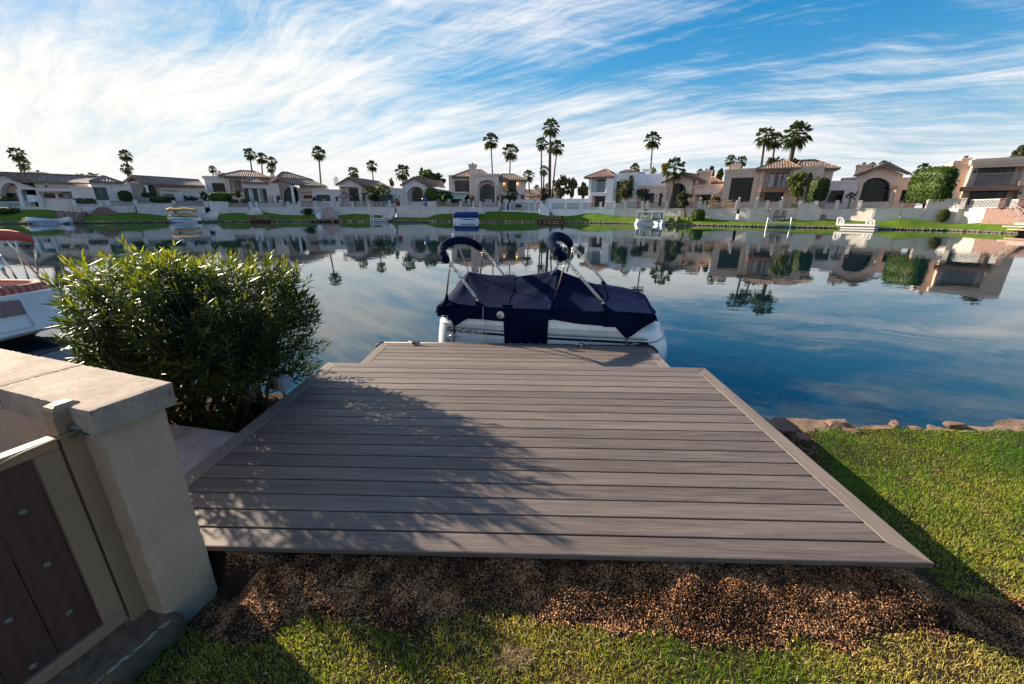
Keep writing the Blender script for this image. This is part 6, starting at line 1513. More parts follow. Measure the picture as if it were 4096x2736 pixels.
# ================================================================== terrace walls, railings and stairs of the far bank
MAT['stair_pink'] = stucco('pink_stair_tile', (0.46, 0.33, 0.30), dirt=0.2)
def tag_thing(name, label, cat, p, group=None): return thing(name, label, cat, tuple(p), group)
def terrace(label, pts, mat_, posts=(), rails=(), rail_mat='rail_light', cap=True, off=WOFF, post_w=.55, name='terrace_wall', rh=None, post_extra=.12):
    """retaining wall along pts [(px, ytop)], with pilasters [(px, ytop)] and railings [(px0, px1, ytop)]"""
    pts = sorted(pts); root = thing(name, label, 'wall', tuple(wp(pts[len(pts)//2][0], lawn_y(pts[len(pts)//2][0]), off)))
    P_ = []
    x0, x1 = pts[0][0], pts[-1][0]; n = max(2, int((x1-x0)/14)); xs = sorted(set([x0+(x1-x0)*i/n for i in range(n+1)]+[p[0] for p in pts]))
    mb = MB(); mc = MB(); prev = None
    for x in xs:
        y = interp(x, [p[0] for p in pts], [p[1] for p in pts]); T = wp(x, y, off); B = wp(x, lawn_y(x), off); d = Vector((T.x, T.y, 0)).normalized()
        a = [Vector((T.x, T.y, B.z-.6)), T, T+d*.35, Vector((T.x, T.y, B.z-.6))+d*.35]
        if prev:
            for i in range(4): mb.quad(prev[i], a[i], a[(i+1) % 4], prev[(i+1) % 4])
            if cap:
                for (p, q) in ((prev, a),): mc.beam(lerp(p[1], p[2], .5)+Vector((0, 0, .05)), lerp(q[1], q[2], .5)+Vector((0, 0, .05)), .46, .10)
        else: mb.quad(*a)
        prev = a
    mb.quad(*prev[::-1]); wb = mb.build('wall_body', mat_, root)
    if cap: mc.build('coping', mat_, root)
    for px, yt, *rest in posts:
        T = wp(px, yt, off+.05); B = wp(px, interp(px, [p[0] for p in pts], [p[1] for p in pts]), off+.05); d = Vector((T.x, T.y, 0)).normalized(); rz = math.atan2(d.y, d.x)-math.pi/2
        pw = rest[0] if rest else post_w
        mb = MB(); hgt_ = T.z-B.z; mb.box((T.x+d.x*.2, T.y+d.y*.2, B.z+hgt_/2), (pw, pw, hgt_), rz); mb.box((T.x+d.x*.2, T.y+d.y*.2, T.z-.04), (pw+post_extra, pw+post_extra, .16), rz); mb.build('pilaster', mat_, root)
    for a, b, yt in rails:
        A = wp(a, interp(a, [p[0] for p in pts], [p[1] for p in pts]), off+.2); B = wp(b, interp(b, [p[0] for p in pts], [p[1] for p in pts]), off+.2); h = wp((a+b)/2, yt, off+.2).z - (A.z+B.z)/2
        railing(A, B, max(.5, h), root, MAT[rail_mat], 'railing', .17)
    return root
def zx(Z, x): return Z(x, 0)[0]
def zy(Z, y): return Z(0, y)[1]
def T_(Z, pts): return [Z(*p) for p in pts]
def posts(Z, lst): return [Z(p[0], p[1])+tuple(p[2:]) for p in lst]
def rails(Z, lst): return [(zx(Z, a), zx(Z, b), zy(Z, y)) for a, b, y in lst]
terrace('low grey wall and white railing in front of the long grey house', [(-250, 835)]+T_(Z1, [(0, 1052), (175, 1052), (300, 1050), (440, 1048), (830, 1040)]), MAT['terrace_pink'], posts(Z1, [(435, 970), (806, 970)]), rails(Z1, [(-60, 270, 988), (300, 415, 985), (455, 780, 985)]), 'white_paint')
terrace('pinkish wall with dark railing below the tower room and lollipop hedge', T_(Z1, [(830, 1040), (1070, 1042), (1210, 1038), (1490, 1030)]), MAT['terrace_pink'], posts(Z1, [(1098, 970), (1182, 970), (1490, 970)]), rails(Z1, [(835, 1070, 980), (1130, 1155, 980), (1210, 1475, 980)]), 'rail_dark')
terrace('curved pale planter wall filled with clipped hedges', T_(Z1, [(1495, 1012), (1600, 1012), (1900, 1012)]), MAT['terrace_pink'], posts(Z1, [(1915, 975)]), off=WOFF-.6)
terrace('low pink wall with dark railing beside the orange canopied boat', T_(Z1, [(1930, 1036), (2260, 1038)]), MAT['terrace_pink'], posts(Z1, [(2272, 985)]), rails(Z1, [(1940, 2258, 985)]), 'rail_dark')
terrace('pale pink wall topped by a clipped green hedge left of the corner glass room', T_(Z2, [(95, 985), (100, 985), (305, 990), (310, 1050), (530, 1052)]), MAT['terrace_pink'], posts(Z2, [(62, 985), (555, 985)]), rails(Z2, [(318, 540, 985)]), 'rail_dark')
terrace('pink wall with light railing below the corner glass room', T_(Z2, [(570, 1050), (640, 1048), (950, 1047), (985, 1022), (1105, 1020)]), MAT['terrace_pink'], posts(Z2, [(617, 985), (967, 985), (1098, 985)]), rails(Z2, [(636, 950, 988), (986, 1090, 986)]), 'rail_light')
terrace('pink wall with dark railing left of the red capped stairway', T_(Z2, [(1110, 1043), (1265, 1045), (1378, 1046)]), MAT['terrace_pink'], posts(Z2, [(1266, 980), (1376, 980)]), rails(Z2, [(1112, 1250, 985), (1285, 1360, 985)]), 'rail_dark')
terrace('pink wall with pilasters and light railing below the garden gazebo', T_(Z2, [(1440, 1046), (1700, 1047), (2090, 1048), (2150, 1048)]), MAT['terrace_pink'], posts(Z2, [(1456, 980), (1516, 985), (1686, 985), (1860, 985), (2090, 975)]), rails(Z2, [(1532, 1670, 985), (1702, 1845, 985), (1876, 2074, 985)]), 'rail_light')
terrace('tall plain pale wall below the small arched porch house', [Z2(2165, 1040)]+T_(Z3, [(-20, 1038), (140, 1040), (390, 1042)]), MAT['terrace_pink'], posts(Z3, [(10, 985, .4), (388, 978)]), rails(Z3, [(20, 300, 988)]), 'white_paint')
terrace('pink parapet wall with a blue pot near the neon shirted person', T_(Z3, [(300, 985), (382, 985)]), MAT['terrace_pink'], off=WOFF+.5, name='terrace_wall')
terrace('wall with glass clear railing and pilasters below the tall chimney house', T_(Z3, [(392, 1044), (660, 1046), (810, 1046)]), MAT['terrace_pink'], posts(Z3, [(668, 980), (808, 980)]), rails(Z3, [(400, 655, 985), (682, 795, 985)]), 'rail_dark')
terrace('short pink wall with dark railing right of the white terrace stairs', T_(Z3, [(880, 1046), (1100, 1047)]), MAT['terrace_pink'], posts(Z3, [(886, 980), (1096, 980)]), rails(Z3, [(902, 1085, 988)]), 'rail_dark')
terrace('low white wall with a dark open railing behind the sunny lawn', T_(Z3, [(1112, 1085), (1330, 1086), (1535, 1086)]), MAT['terrace_white'], posts(Z3, [(1172, 1000, .18), (1212, 1000, .18), (1425, 1000, .18), (1498, 985, .3)]), rails(Z3, [(1112, 1535, 1000)]), 'rail_dark', post_extra=.04)
wback = terrace('white stepped garden wall behind the open railing by the small palm', T_(Z3, [(1140, 985), (1150, 960), (1330, 962), (1535, 968)]), MAT['terrace_white'], off=WOFF+5, name='garden_wall')
terrace('white swooping wall end beside the brown moored dock', T_(Z3, [(1542, 1000), (1600, 1020), (1640, 1062), (1652, 1120)]), MAT['terrace_white'], off=WOFF-1.2)
terrace('white wall with four pilasters and dark railing below the white house', T_(Z3, [(1655, 1070), (1840, 1070)])+T_(Z4, [(190, 1072), (575, 1072)]), MAT['terrace_white'], posts(Z3, [(1660, 992), (1830, 992), (2000, 990)])+posts(Z4, [(424, 990), (572, 978)]), rails(Z3, [(1672, 1820, 1005), (1842, 1990, 1005)])+rails(Z4, [(222, 410, 1003), (437, 560, 1003)]), 'rail_dark')
terrace('white garden wall behind the railing left of the white house', T_(Z3, [(1545, 1000), (1600, 960), (1625, 952), (1820, 954), (1822, 972), (1845, 956), (2075, 958)]), MAT['terrace_white'], off=WOFF+3.5, name='garden_wall')
terrace('beige wall with dark railing below the olive tree', T_(Z4, [(580, 1060), (880, 1062), (905, 1062)]), MAT['terrace_beige'], posts(Z4, [(695, 978), (885, 978)]), rails(Z4, [(588, 680, 995), (710, 870, 995)]), 'rail_dark')
terrace('beige wall with dark railing behind the white cabin boat', T_(Z4, [(940, 1068), (985, 1060), (1150, 1066), (1515, 1062)]), MAT['terrace_beige'], posts(Z4, [(942, 978), (1155, 978), (1518, 978)]), rails(Z4, [(960, 1140, 995), (1170, 1505, 995)]), 'rail_dark')
terrace('pale wall with light railing in front of the yellow benches', T_(Z4, [(1530, 1070), (1575, 1070), (1930, 1070)]), MAT['terrace_beige'], posts(Z4, [(1578, 985, .3), (1940, 970)]), rails(Z4, [(1582, 1735, 995), (1740, 1922, 995)]), 'rail_light')
terrace('pale wall stepping down in front of the huge gridded window', T_(Z5, [(315, 1098), (560, 1092), (600, 1100), (640, 1130), (680, 1165)]), MAT['terrace_beige'], posts(Z5, [(296, 1005), (495, 1005), (632, 1005)]), rails(Z5, [(318, 475, 1015), (515, 608, 1015)]), 'rail_light', off=WOFF-.4)
terrace('pale wall with lantern pilaster behind the two dark chairs', T_(Z5, [(655, 1100), (790, 1096), (1000, 1098)]), MAT['terrace_beige'], posts(Z5, [(788, 1003), (1012, 1008)]), rails(Z5, [(660, 770, 1015), (806, 1000, 1015)]), 'rail_light')
terrace('white curved wing wall beside the brick steps', T_(Z5, [(985, 1045), (1130, 1040), (1190, 1060), (1235, 1095), (1248, 1115)]), MAT['terrace_beige'], off=WOFF-1.0)
terrace('brown coped wall with light railing below the wide dark arch', T_(Z5, [(1070, 1100), (1240, 1108), (1400, 1112)])+T_(Z6, [(270, 1104), (440, 1100), (735, 1096)]), MAT['terrace_beige'], posts(Z5, [(1190, 1008), (1428, 1005)])+posts(Z6, [(262, 1005)]), rails(Z5, [(1085, 1165, 1018), (1215, 1405, 1025)])+rails(Z6, [(10, 228, 1028), (296, 735, 1018)]), 'rail_light')
terrace('pale plain wall below the big square hedge with the round bush in front', T_(Z6, [(740, 1098), (1015, 1098), (1040, 1000), (1100, 992), (1420, 988), (1440, 1102), (1700, 1100)]), MAT['terrace_beige'], posts(Z6, [(1450, 980)]), rails(Z6, [(738, 1030, 1020)]), 'rail_dark')
terrace('stone terrace wall with white railing at the far right house', T_(Z6, [(1705, 1098), (1900, 1092), (2127, 1088)])+[(4340, 835)], MAT['stone_pink'], posts(Z6, [(1897, 980), (2110, 980)]), rails(Z6, [(1480, 1865, 992), (1930, 2090, 995)]), 'white_paint')
def stairs(label, Z, bl, br, tl, tr, n, mat_, off0=1.2, off1=WOFF, name='stairs', hand=None):
    """flight of steps from bottom (bl, br pixels) up to the top (tl, tr)"""
    BL, BR = wp(*Z(*bl), off0), wp(*Z(*br), off0); TL, TR = wp(*Z(*tl), off1), wp(*Z(*tr), off1)
    root = thing(name, label, 'stairs', tuple(lerp(BL, BR, .5)))
    for k in range(n):
        f0, f1 = k/n, (k+1)/n; a, b = lerp(BL, TL, f0), lerp(BR, TR, f0); c, d = lerp(BR, TR, f1), lerp(BL, TL, f1); z = lerp(BL.z, TL.z, f1); mb = MB()
        q = [Vector((p.x, p.y, z)) for p in (a, b, c, d)]; mb.prism(q, (0, 0, -.5-(TL.z-BL.z)/n)); mb.build('step', mat_, root)
    if hand:
        for (h0, h1) in hand: 
            A, B = wp(*Z(*h0), off0), wp(*Z(*h1), off1); mb = MB(); mb.tube([A, B], .05, 6)
            for f_ in (.05, .5, .95): p = lerp(A, B, f_); mb.tube([p, p-Vector((0, 0, 1.0))], .035, 5)
            mb.build('handrail', MAT['rail_light'], root)
    return root
stairs('pink brick steps curving up between the two grey wall ends', Z1, (1000, 1115), (1290, 1115), (1090, 1048), (1180, 1048), 6, MAT['stone_pink'], 3.6)
stairs('brick steps with white handrails beside the white open boat', Z1, (760, 1190), (900, 1190), (700, 1095), (960, 1095), 6, MAT['stone_pink'], .4, hand=[((835, 1150), (905, 1050)), ((720, 1090), (800, 1050))])
stairs('white steps with thin white handrails behind the orange canopied boat', Z1, (2235, 1165), (2400, 1165), (2310, 1100), (2420, 1060), 6, MAT['terrace_pink'], .8, hand=[((2265, 1130), (2330, 1080))])
stairs('pale steps down from the railing gap by the corner glass room', Z2, (515, 1105), (690, 1105), (570, 1052), (635, 1052), 5, MAT['terrace_pink'], 3.4)
stairs('long pink stairway with a grey rail and a white sail cloth at its foot', Z2, (1335, 1165), (1535, 1165), (1385, 1048), (1445, 1048), 10, MAT['stair_pink'], .9, hand=[((1310, 1110), (1385, 990))])
stairs('pale steps running down beside the white dock', Z2, (2040, 1190), (2110, 1190), (2140, 1090), (2160, 1048), 6, MAT['terrace_pink'], .6)
stairs('white terrace steps below the fan window house', Z3, (785, 1100), (945, 1100), (815, 1050), (880, 1050), 5, MAT['terrace_pink'], 3.8)
stairs('brick steps between white walls behind the brown dock', Z3, (1660, 1155), (1700, 1155), (1650, 1100), (1672, 1095), 5, MAT['stone_pink'], 3.0)
stairs('brick steps at the curved white wing wall', Z5, (1232, 1225), (1300, 1212), (1240, 1165), (1290, 1150), 5, MAT['stone_pink'], 3.2)
stairs('broad brick stairway with a white handrail at the far right house', Z6, (1640, 1240), (2200, 1250), (1740, 1100), (2127, 1095), 9, MAT['stone_pink'], 3.2, hand=[((2080, 1180), (1995, 1030)), ((2127, 1110), (2000, 1035))])

# ================================================================== palms
def palm_crown_meshes(seed, nf, spread, droop, skirt, leaf_mat):
    r = random.Random(seed); mb = MB(); md = MB()
    for k in range(nf):
        f = k/(nf-1); el = math.radians(lerp(82, spread, f**.85)) + r.uniform(-.15, .15); an = k*2.39996+r.uniform(-.3, .3)
        d = Vector((math.cos(an)*math.cos(el), math.sin(an)*math.cos(el), math.sin(el))); sd = d.cross(Vector((0, 0, 1)));
        sd = sd.normalized() if sd.length > .05 else Vector((1, 0, 0)); up = sd.cross(d)
        pl = r.uniform(.42, .56); c = d*pl + Vector((0, 0, -droop*.06*(1-math.sin(el)))); mb.beam(d*.05, c, .022, .012)
        fl = r.uniform(.40, .54)
        n = 11
        for i in range(n):
            a_ = math.radians(lerp(-78, 78, i/(n-1))); v = d*math.cos(a_)+sd*math.sin(a_); L = fl*(1-.22*abs(a_))*r.uniform(.9, 1.08)
            w_ = (d*-math.sin(a_)+sd*math.cos(a_))*.028
            m1 = c+v*L*.6; tp = c+v*L+Vector((0, 0, -1))*L*(.10+droop*.30*r.uniform(.6, 1.3))
            mb.add([c, m1+w_*1.1, tp, m1-w_*1.1], [(0, 1, 2), (0, 2, 3)])
    for k in range(skirt):
        an = r.uniform(0, 6.28); el = math.radians(r.uniform(-82, -50)); d = Vector((math.cos(an)*math.cos(el), math.sin(an)*math.cos(el), math.sin(el))); sd = d.cross(Vector((0, 0, 1))).normalized(); b0 = Vector((0, 0, -.12))
        c = b0+d*.25
        for i in range(5):
            a_ = math.radians(lerp(-40, 40, i/4)); v = d*math.cos(a_)+sd*math.sin(a_); L = r.uniform(.25, .42); w_ = sd*.03; md.add([c, c+v*L*.6+w_, c+v*L+Vector((0, 0, -.06)), c+v*L*.6-w_], [(0, 1, 2), (0, 2, 3)])
    a = mb.build('crown', leaf_mat); b = md.build('dead_frond', MAT['dead_palm']) if skirt else None
    ma, mb_ = a.data, (b.data if b else None)
    bpy.data.objects.remove(a); 
    if b: bpy.data.objects.remove(b)
    return ma, mb_
PK = [palm_crown_meshes(1, 40, -62, 1.3, 22, MAT['palm']), palm_crown_meshes(2, 34, -68, 1.6, 16, MAT['palm']), palm_crown_meshes(3, 48, -62, 1.2, 8, MAT['palm']), palm_crown_meshes(4, 30, -66, 1.8, 10, MAT['palm'])]
PYEL = palm_crown_meshes(5, 16, -25, 2.6, 0, MAT['palm_yellow'])
PSMALL = palm_crown_meshes(6, 22, -20, 1.6, 0, MAT['palm'])
def palm(label, Z, crown, rpx, base, kind=0, off=32, tr=.20, group='palm trees', meshes=None, name='palm_tree'):
    cpx, cpy = Z(*crown); bpx, bpy_ = Z(*base); C = wp(cpx, cpy, off)
    s = (wp(cpx+rpx/2.77, cpy, off)-C).length*1.22
    Bt = wp(bpx, bpy_, off); zb = 1.6
    if C.z-Bt.z > .3: tslope = (Bt-C)/(C.z-Bt.z)
    else: tslope = Vector((0, 0, -1))
    foot = C + tslope*(C.z-zb); foot.z = zb; foot.y = C.y
    root = thing(name, label, 'palm tree', tuple(foot), group)
    h = C.z-zb; pts = []; bend = random.Random(label).uniform(-.015, .015)
    for k in range(9): f = k/8; p = lerp(foot, C, f); pts.append(p+Vector((math.sin(f*math.pi)*h*bend, 0, 0)))
    mb = MB(); mb.tube(pts, [tr*lerp(1.25, .8, k/8)*(1+.25*(k == 0)) for k in range(9)], 8); mb.build('trunk', MAT['trunk'], root, smooth=True)
    ma, md = meshes or PK[kind]
    for nm, me in (('crown', ma), ('dead_fronds', md)):
        if me is None: continue
        o = bpy.data.objects.new(nm, me); COL.objects.link(o); o.parent = root; o.location = C-foot; o.scale = (s, s, s); o.rotation_euler = (0, 0, random.Random(label+nm[:0]).uniform(0, 6.28))
    return root
palm('leaning palm with a big ragged crown at the far left above the long grey house', Z1, (190, 450), 100, (268, 665), 1, 18)
palm('shorter palm behind the big leaning one at the far left', Z1, (255, 560), 75, (278, 668), 3, 24)
palm('upper palm of the stacked pair above the grey gabled house', Z1, (1385, 465), 78, (1466, 695), 0, 26)
palm('lower palm of the stacked pair above the grey gabled house', Z1, (1395, 610), 72, (1432, 705), 3, 22)
palm('tiny far palm beside the low wide chimney of the pink two storey house', Z2, (137, 622), 46, (150, 700), 0, 55)
palm('leftmost palm of the row above the pink two storey hip roof', Z2, (545, 445), 70, (590, 655), 1, 30)
palm('middle palm of the row above the pink two storey hip roof', Z2, (675, 495), 64, (686, 680), 0, 34)
palm('right hand palm of the row above the pink two storey hip roof', Z2, (790, 530), 58, (812, 690), 3, 36)
palm('low palm tucked under the crown of the row on the pink house', Z2, (782, 605), 52, (792, 690), 1, 42)
palm('tall single palm with a full crown above the arched entry house', Z2, (1310, 440), 76, (1340, 755), 2, 26, .22)
palm('stubby palm top right behind the grey gable roof', Z2, (1697, 650), 62, (1700, 720), 1, 30)
palm('slim small palm above the roof end near the gazebo', Z2, (1900, 580), 58, (1917, 755), 0, 36)
palm('broad palm beside the dark cypress spire', Z2, (2235, 645), 84, (2242, 790), 1, 26, .26)
palm('tall palm directly above the fan window house', Z3, (1000, 300), 80, (1013, 670), 0, 30)
palm('second palm to the right above the fan window house', Z3, (1222, 420), 84, (1215, 690), 1, 30)
palm('tallest palm of all rising from the gap between the big houses', Z3, (1668, 150), 92, (1654, 960), 0, 16, .24)
palm('palm with long brown skirt left of the tallest palm', Z3, (1565, 330), 66, (1577, 960), 1, 24)
palm('thin palm hidden close behind the tallest palm', Z3, (1668, 370), 58, (1664, 960), 3, 28)
palm('curving palm right of the tallest palm', Z3, (1740, 372), 74, (1676, 960), 0, 20)
palm('short palm in front of the tall group in the gap', Z3, (1590, 628), 52, (1580, 960), 3, 10)
palm('lone mid height palm left of the tall palm group', Z3, (1422, 688), 62, (1423, 900), 1, 26)
palm('small bushy palm low behind the white garden wall', Z3, (1605, 880), 50, (1590, 980), 1, 8, .18)
palm('far tiny palm above the low brown roof in the gap', Z3, (1510, 832), 34, (1510, 900), 2, 60)
palm('far tiny palm above the beige flat block', Z3, (1630, 815), 34, (1630, 900), 2, 60)
palm('leaning terrace palm in front of the lit balcony', Z3, (1242, 895), 62, (1190, 1055), 1, 6.5, .26)
palm('tall slender palm behind the white house', Z4, (1000, 290), 86, (967, 680), 0, 26)
palm('short palm crown peeking over the white house parapet', Z4, (800, 610), 54, (800, 690), 2, 26)
palm('shaggy long leaved palm in front of the arched gable', Z4, (1240, 600), 120, (1195, 1010), 3, 9, .30, meshes=palm_crown_meshes(9, 26, -55, 1.6, 0, MAT['palm']))
palm('left one of two small palms above the tan block chimney', Z4, (1862, 520), 66, (1850, 640), 0, 34)
palm('right one of two small palms above the tan block chimney', Z4, (1986, 525), 62, (1975, 640), 1, 34)
palm('tiny palm top left of the square chimney', Z4, (1520, 655), 38, (1520, 720), 2, 40)
palm('left tall palm of the trio behind the tan tower roof', Z5, (608, 255), 112, (552, 640), 1, 20, .26)
palm('middle palm of the trio behind the tan tower roof', Z5, (716, 310), 98, (668, 590), 0, 22, .22)
palm('huge full crowned palm of the trio behind the tan tower roof', Z5, (962, 235), 160, (880, 580), 2, 17, .46)
palm('small palm top beside the chimney of the wide arch house', Z6, (398, 600), 48, (390, 660), 1, 26)
palm('small palm top behind the gable peak of the wide arch house', Z6, (520, 585), 50, (515, 660), 0, 26)
palm('dark palm crown left of the big square hedge', Z6, (990, 630), 72, (990, 740), 0, 16)
palm('small feather palm in front of the wide arch window', Z6, (152, 955), 62, (118, 1030), 1, 7.5, .14, meshes=PSMALL)
palm('yellowing feather palm beside the garden gazebo', Z2, (1900, 865), 75, (1928, 1000), 0, 7.5, .16, meshes=PYEL)
palm('second yellowing feather palm with an arching frond', Z2, (2030, 860), 85, (2035, 1000), 0, 7.0, .16, meshes=PYEL)

# ================================================================== trees, hedges and shrubs of the far bank
def leaf_cloud(name, C, R, n, size, m, parent, seed, boxy=2.0, clumps=38, fill=.55, upz=0.0):
    """leaf-sized faces gathered in clumps inside a rounded volume"""
    r = np.random.default_rng(seed); d = r.normal(size=(clumps, 3)); d /= np.linalg.norm(d, axis=1)[:, None]
    d = d/ (np.sum(np.abs(d)**boxy, axis=1)**(1/boxy))[:, None]
    rad = np.clip(r.random(clumps)**.35, .35, 1)*.86; cc = d*rad[:, None]
    k = r.integers(0, clumps, n); e = r.normal(size=(n, 3)); e /= np.linalg.norm(e, axis=1)[:, None]; cs = (fill*.62)*(.6+.7*r.random(clumps))
    p = cc[k] + e*(r.random(n)**.45)[:, None]*cs[k][:, None]*.60
    p = p*(1+.16*np.sin(p[:, :1]*5+seed)*np.cos(p[:, 2:]*4+seed*2)+.10*np.sin(p[:, 1:2]*7+p[:, :1]*6+seed))
    lim = (np.sum(np.abs(p)**boxy, axis=1)**(1/boxy)); p = p/np.maximum(1, lim/1.18)[:, None]
    if upz: p[:, 2] = np.where(p[:, 2] < 0, p[:, 2]*(1-upz), p[:, 2])
    P_ = p*np.array(R)+np.array(C)
    a = r.normal(size=(n, 3)); a /= np.linalg.norm(a, axis=1)[:, None]; b = np.cross(a, r.normal(size=(n, 3))); b /= np.linalg.norm(b, axis=1)[:, None]
    s = size*r.uniform(.6, 1.3, n)[:, None]
    V = np.stack([P_-a*s*.5, P_+b*s*.28, P_+a*s*.5, P_-b*s*.28], 1).reshape(-1, 3)
    return np_mesh(name, V, np.arange(n*4).reshape(n, 4), m, parent)
def pbox(Z, x0, y0, x1, y1, off, depth=None):
    a, b = wp(*Z(x0, y1), off), wp(*Z(x1, y0), off); c = (a+b)/2; c.y = wp(*Z((x0+x1)/2, y1), off).y; w_ = math.hypot(b.x-a.x, 0)/2
    pc = wp(*Z((x0+x1)/2, (y0+y1)/2), off); rx = abs(b.x-a.x)/2; rz = abs(wp(*Z((x0+x1)/2, y0), off).z-wp(*Z((x0+x1)/2, y1), off).z)/2
    return pc, rx, depth or rx, rz
def tree(label, Z, x0, y0, x1, y1, off, m, n=2600, size=.42, trunk=None, seed=0, clumps=40, name='tree', cat='tree', boxy=2.2, group=None, bark=True, fill=.55):
    C, rx, ry, rz = pbox(Z, x0, y0, x1, y1, off); zb = 1.7 if trunk is None else wp(*Z(*trunk), off).z
    bx = C.x if trunk is None else wp(*Z(*trunk), off).x
    root = thing(name, label, cat, (bx, C.y, min(zb, C.z-rz)), group)
    leaf_cloud('crown', C, (rx, min(ry, rx), rz), n, size, m, root, seed, boxy, clumps, fill)
    if bark:
        mb = MB(); r = random.Random(seed); base = Vector((bx, C.y, zb-.2)); fork = lerp(base, C, .45); mb.tube([base, lerp(base, fork, .5)+Vector((.1, 0, 0)), fork, C+Vector((0, 0, rz*.3))], [.28*rz/3+.08, .22*rz/3+.06, .17*rz/3+.05, .03], 7)
        for k in range(6):
            t_ = C+Vector((r.uniform(-.7, .7)*rx, r.uniform(-.5, .5)*ry, r.uniform(-.3, .6)*rz)); mb.tube([fork, lerp(fork, t_, .5)+Vector((0, 0, .2)), t_], [.10*rz/3+.03, .07, .02], 5)
        mb.build('trunk', MAT['bark'], root, smooth=True)
    return root
def hedge(label, Z, x0, y0, x1, y1, off, m, n=1500, size=.26, seed=0, boxy=5.0, depth=None, name='hedge', cat='hedge', group=None, core=True):
    """clipped shrub: leaves over a closed inner body"""
    C, rx, ry, rz = pbox(Z, x0, y0, x1, y1, off, depth); root = thing(name, label, cat, (C.x, C.y, C.z-rz), group); ry = depth or min(rx, 1.6)
    r = np.random.default_rng(seed); d = r.normal(size=(n, 3)); d /= (np.sum(np.abs(d)**boxy, axis=1)**(1/boxy))[:, None]
    lump = 1+.05*np.sin(d[:, 0]*9+seed)*np.cos(d[:, 2]*8)+.03*r.normal(size=n); p = d*lump[:, None]*(1-.10*r.random(n))[:, None]
    P_ = p*np.array((rx, ry, rz))+np.array(C)
    a = r.normal(size=(n, 3)); a /= np.linalg.norm(a, axis=1)[:, None]; b = np.cross(a, r.normal(size=(n, 3))); b /= np.linalg.norm(b, axis=1)[:, None]; s = size*r.uniform(.6, 1.3, n)[:, None]
    V = np.stack([P_-a*s*.5, P_+b*s*.3, P_+a*s*.5, P_-b*s*.3], 1).reshape(-1, 3); np_mesh('foliage', V, np.arange(n*4).reshape(n, 4), m, root)
    bm = bmesh.new(); bmesh.ops.create_icosphere(bm, subdivisions=3, radius=1); mb = MB(); bm.verts.ensure_lookup_table()
    for v in bm.verts:
        q = np.array(v.co); q = q/(np.sum(np.abs(q)**boxy)**(1/boxy))*.93; mb.v.append(tuple(q*np.array((rx, ry, rz))+np.array(C)))
    mb.f = [tuple(v.index for v in f_.verts) for f_ in bm.faces]; bm.free(); mb.build('inner_growth', m, root, smooth=True)
    return root
LD, LM, LL_, LO, LG, LGO = MAT['leaf_dark'], MAT['leaf_mid'], MAT['leaf_light'], MAT['leaf_olive'], MAT['leaf_grey'], MAT['leaf_gold']
tree('soft grey green shrub in front of the arched porch at the far left', Z1, -120, 915, 135, 1010, 7, LO, 900, .35, None, 1, name='shrub', cat='shrub', bark=False)
hedge('bright green low hedge on the lawn at the far left edge', Z1, -150, 1045, 175, 1110, 4.2, LM, 900, seed=2)
hedge('long low dark hedge behind the wall below the tower room', Z1, 825, 950, 1060, 1005, 7.5, LD, 900, seed=3)
hedge('round topped lollipop hedge beside the tower room', Z1, 1310, 865, 1458, 985, 7.5, LD, 1300, seed=4, boxy=3.2)
hedge('short square hedge under the white porch post', Z1, 1562, 888, 1738, 935, 8.5, LD, 800, seed=5, boxy=7)
hedge('long clipped hedge in the curved planter', Z1, 1640, 930, 1955, 995, 6, LD, 1500, seed=6, boxy=7)
tree('dark shrub beside the folded lavender umbrella', Z1, 2010, 905, 2095, 985, 8.5, LD, 500, .3, None, 7, name='shrub', cat='shrub', bark=False)
tree('small grey shrub against the grey parapet wall', Z1, 2090, 920, 2190, 985, 8.8, LO, 450, .3, None, 8, name='shrub', cat='shrub', bark=False)
tree('climbing vine on the corner under the white lamp dome', Z1, 2205, 850, 2300, 990, 8, LD, 700, .3, None, 9, name='vine', cat='vine', bark=False)
tree('pale leafed tree top behind the long grey roof', Z1, 830, 665, 1190, 760, 28, LO, 900, .5, None, 10)
hedge('wide bright clipped hedge left of the pink balcony', Z2, 108, 880, 345, 985, 7, LM, 2200, seed=11, boxy=4)
tree('yellow leafed small tree below the pink balcony', Z2, 345, 852, 465, 945, 8.5, LGO, 800, .32, None, 12, bark=False)
hedge('low dark shrub behind the railing by the corner glass room', Z2, 315, 962, 425, 1000, 6.5, LD, 500, seed=13, boxy=3)
hedge('second low dark shrub beside the corner glass room wall', Z2, 455, 958, 530, 1000, 6.6, LM, 400, seed=14, boxy=3)
tree('spiky dark shrub on the lawn below the pink wall', Z2, 1120, 1050, 1245, 1130, 4.2, LD, 700, .35, None, 15, name='shrub', cat='shrub', bark=False, fill=.8)
tree('dark round shrub by the flat roofed corner lantern', Z2, 1238, 930, 1285, 985, 9, LD, 350, .3, None, 16, name='shrub', cat='shrub', bark=False)
tree('dark leafy shrub mass behind the yellowing palms', Z2, 1860, 870, 2030, 1010, 8.8, LD, 1500, .35, None, 17, name='shrub', cat='shrub', bark=False)
r_ = thing('cypress_tree', 'thin dark cypress spire beside the broad palm', 'tree', tuple(wp(*Z2(2108, 810), 24)))
C, rx, ry, rz = pbox(Z2, 2094, 670, 2122, 815, 24); leaf_cloud('crown', C-Vector((0, 0, .6)), (rx*1.2, rx*1.2, rz), 900, .3, LD, r_, 18, 1.4)
tree('low tree top right of the cypress spire', Z2, 2110, 755, 2150, 815, 26, LD, 300, .4, None, 19)
r_ = thing('cypress_tree', 'distant thin cypress tip above the dense dark green tree', 'tree', tuple(wp(*Z3(238, 700), 40)))
C, rx, ry, rz = pbox(Z3, 226, 580, 250, 700, 40); leaf_cloud('crown', C, (rx*1.2, rx*1.2, rz), 500, .35, LD, r_, 20, 1.4)
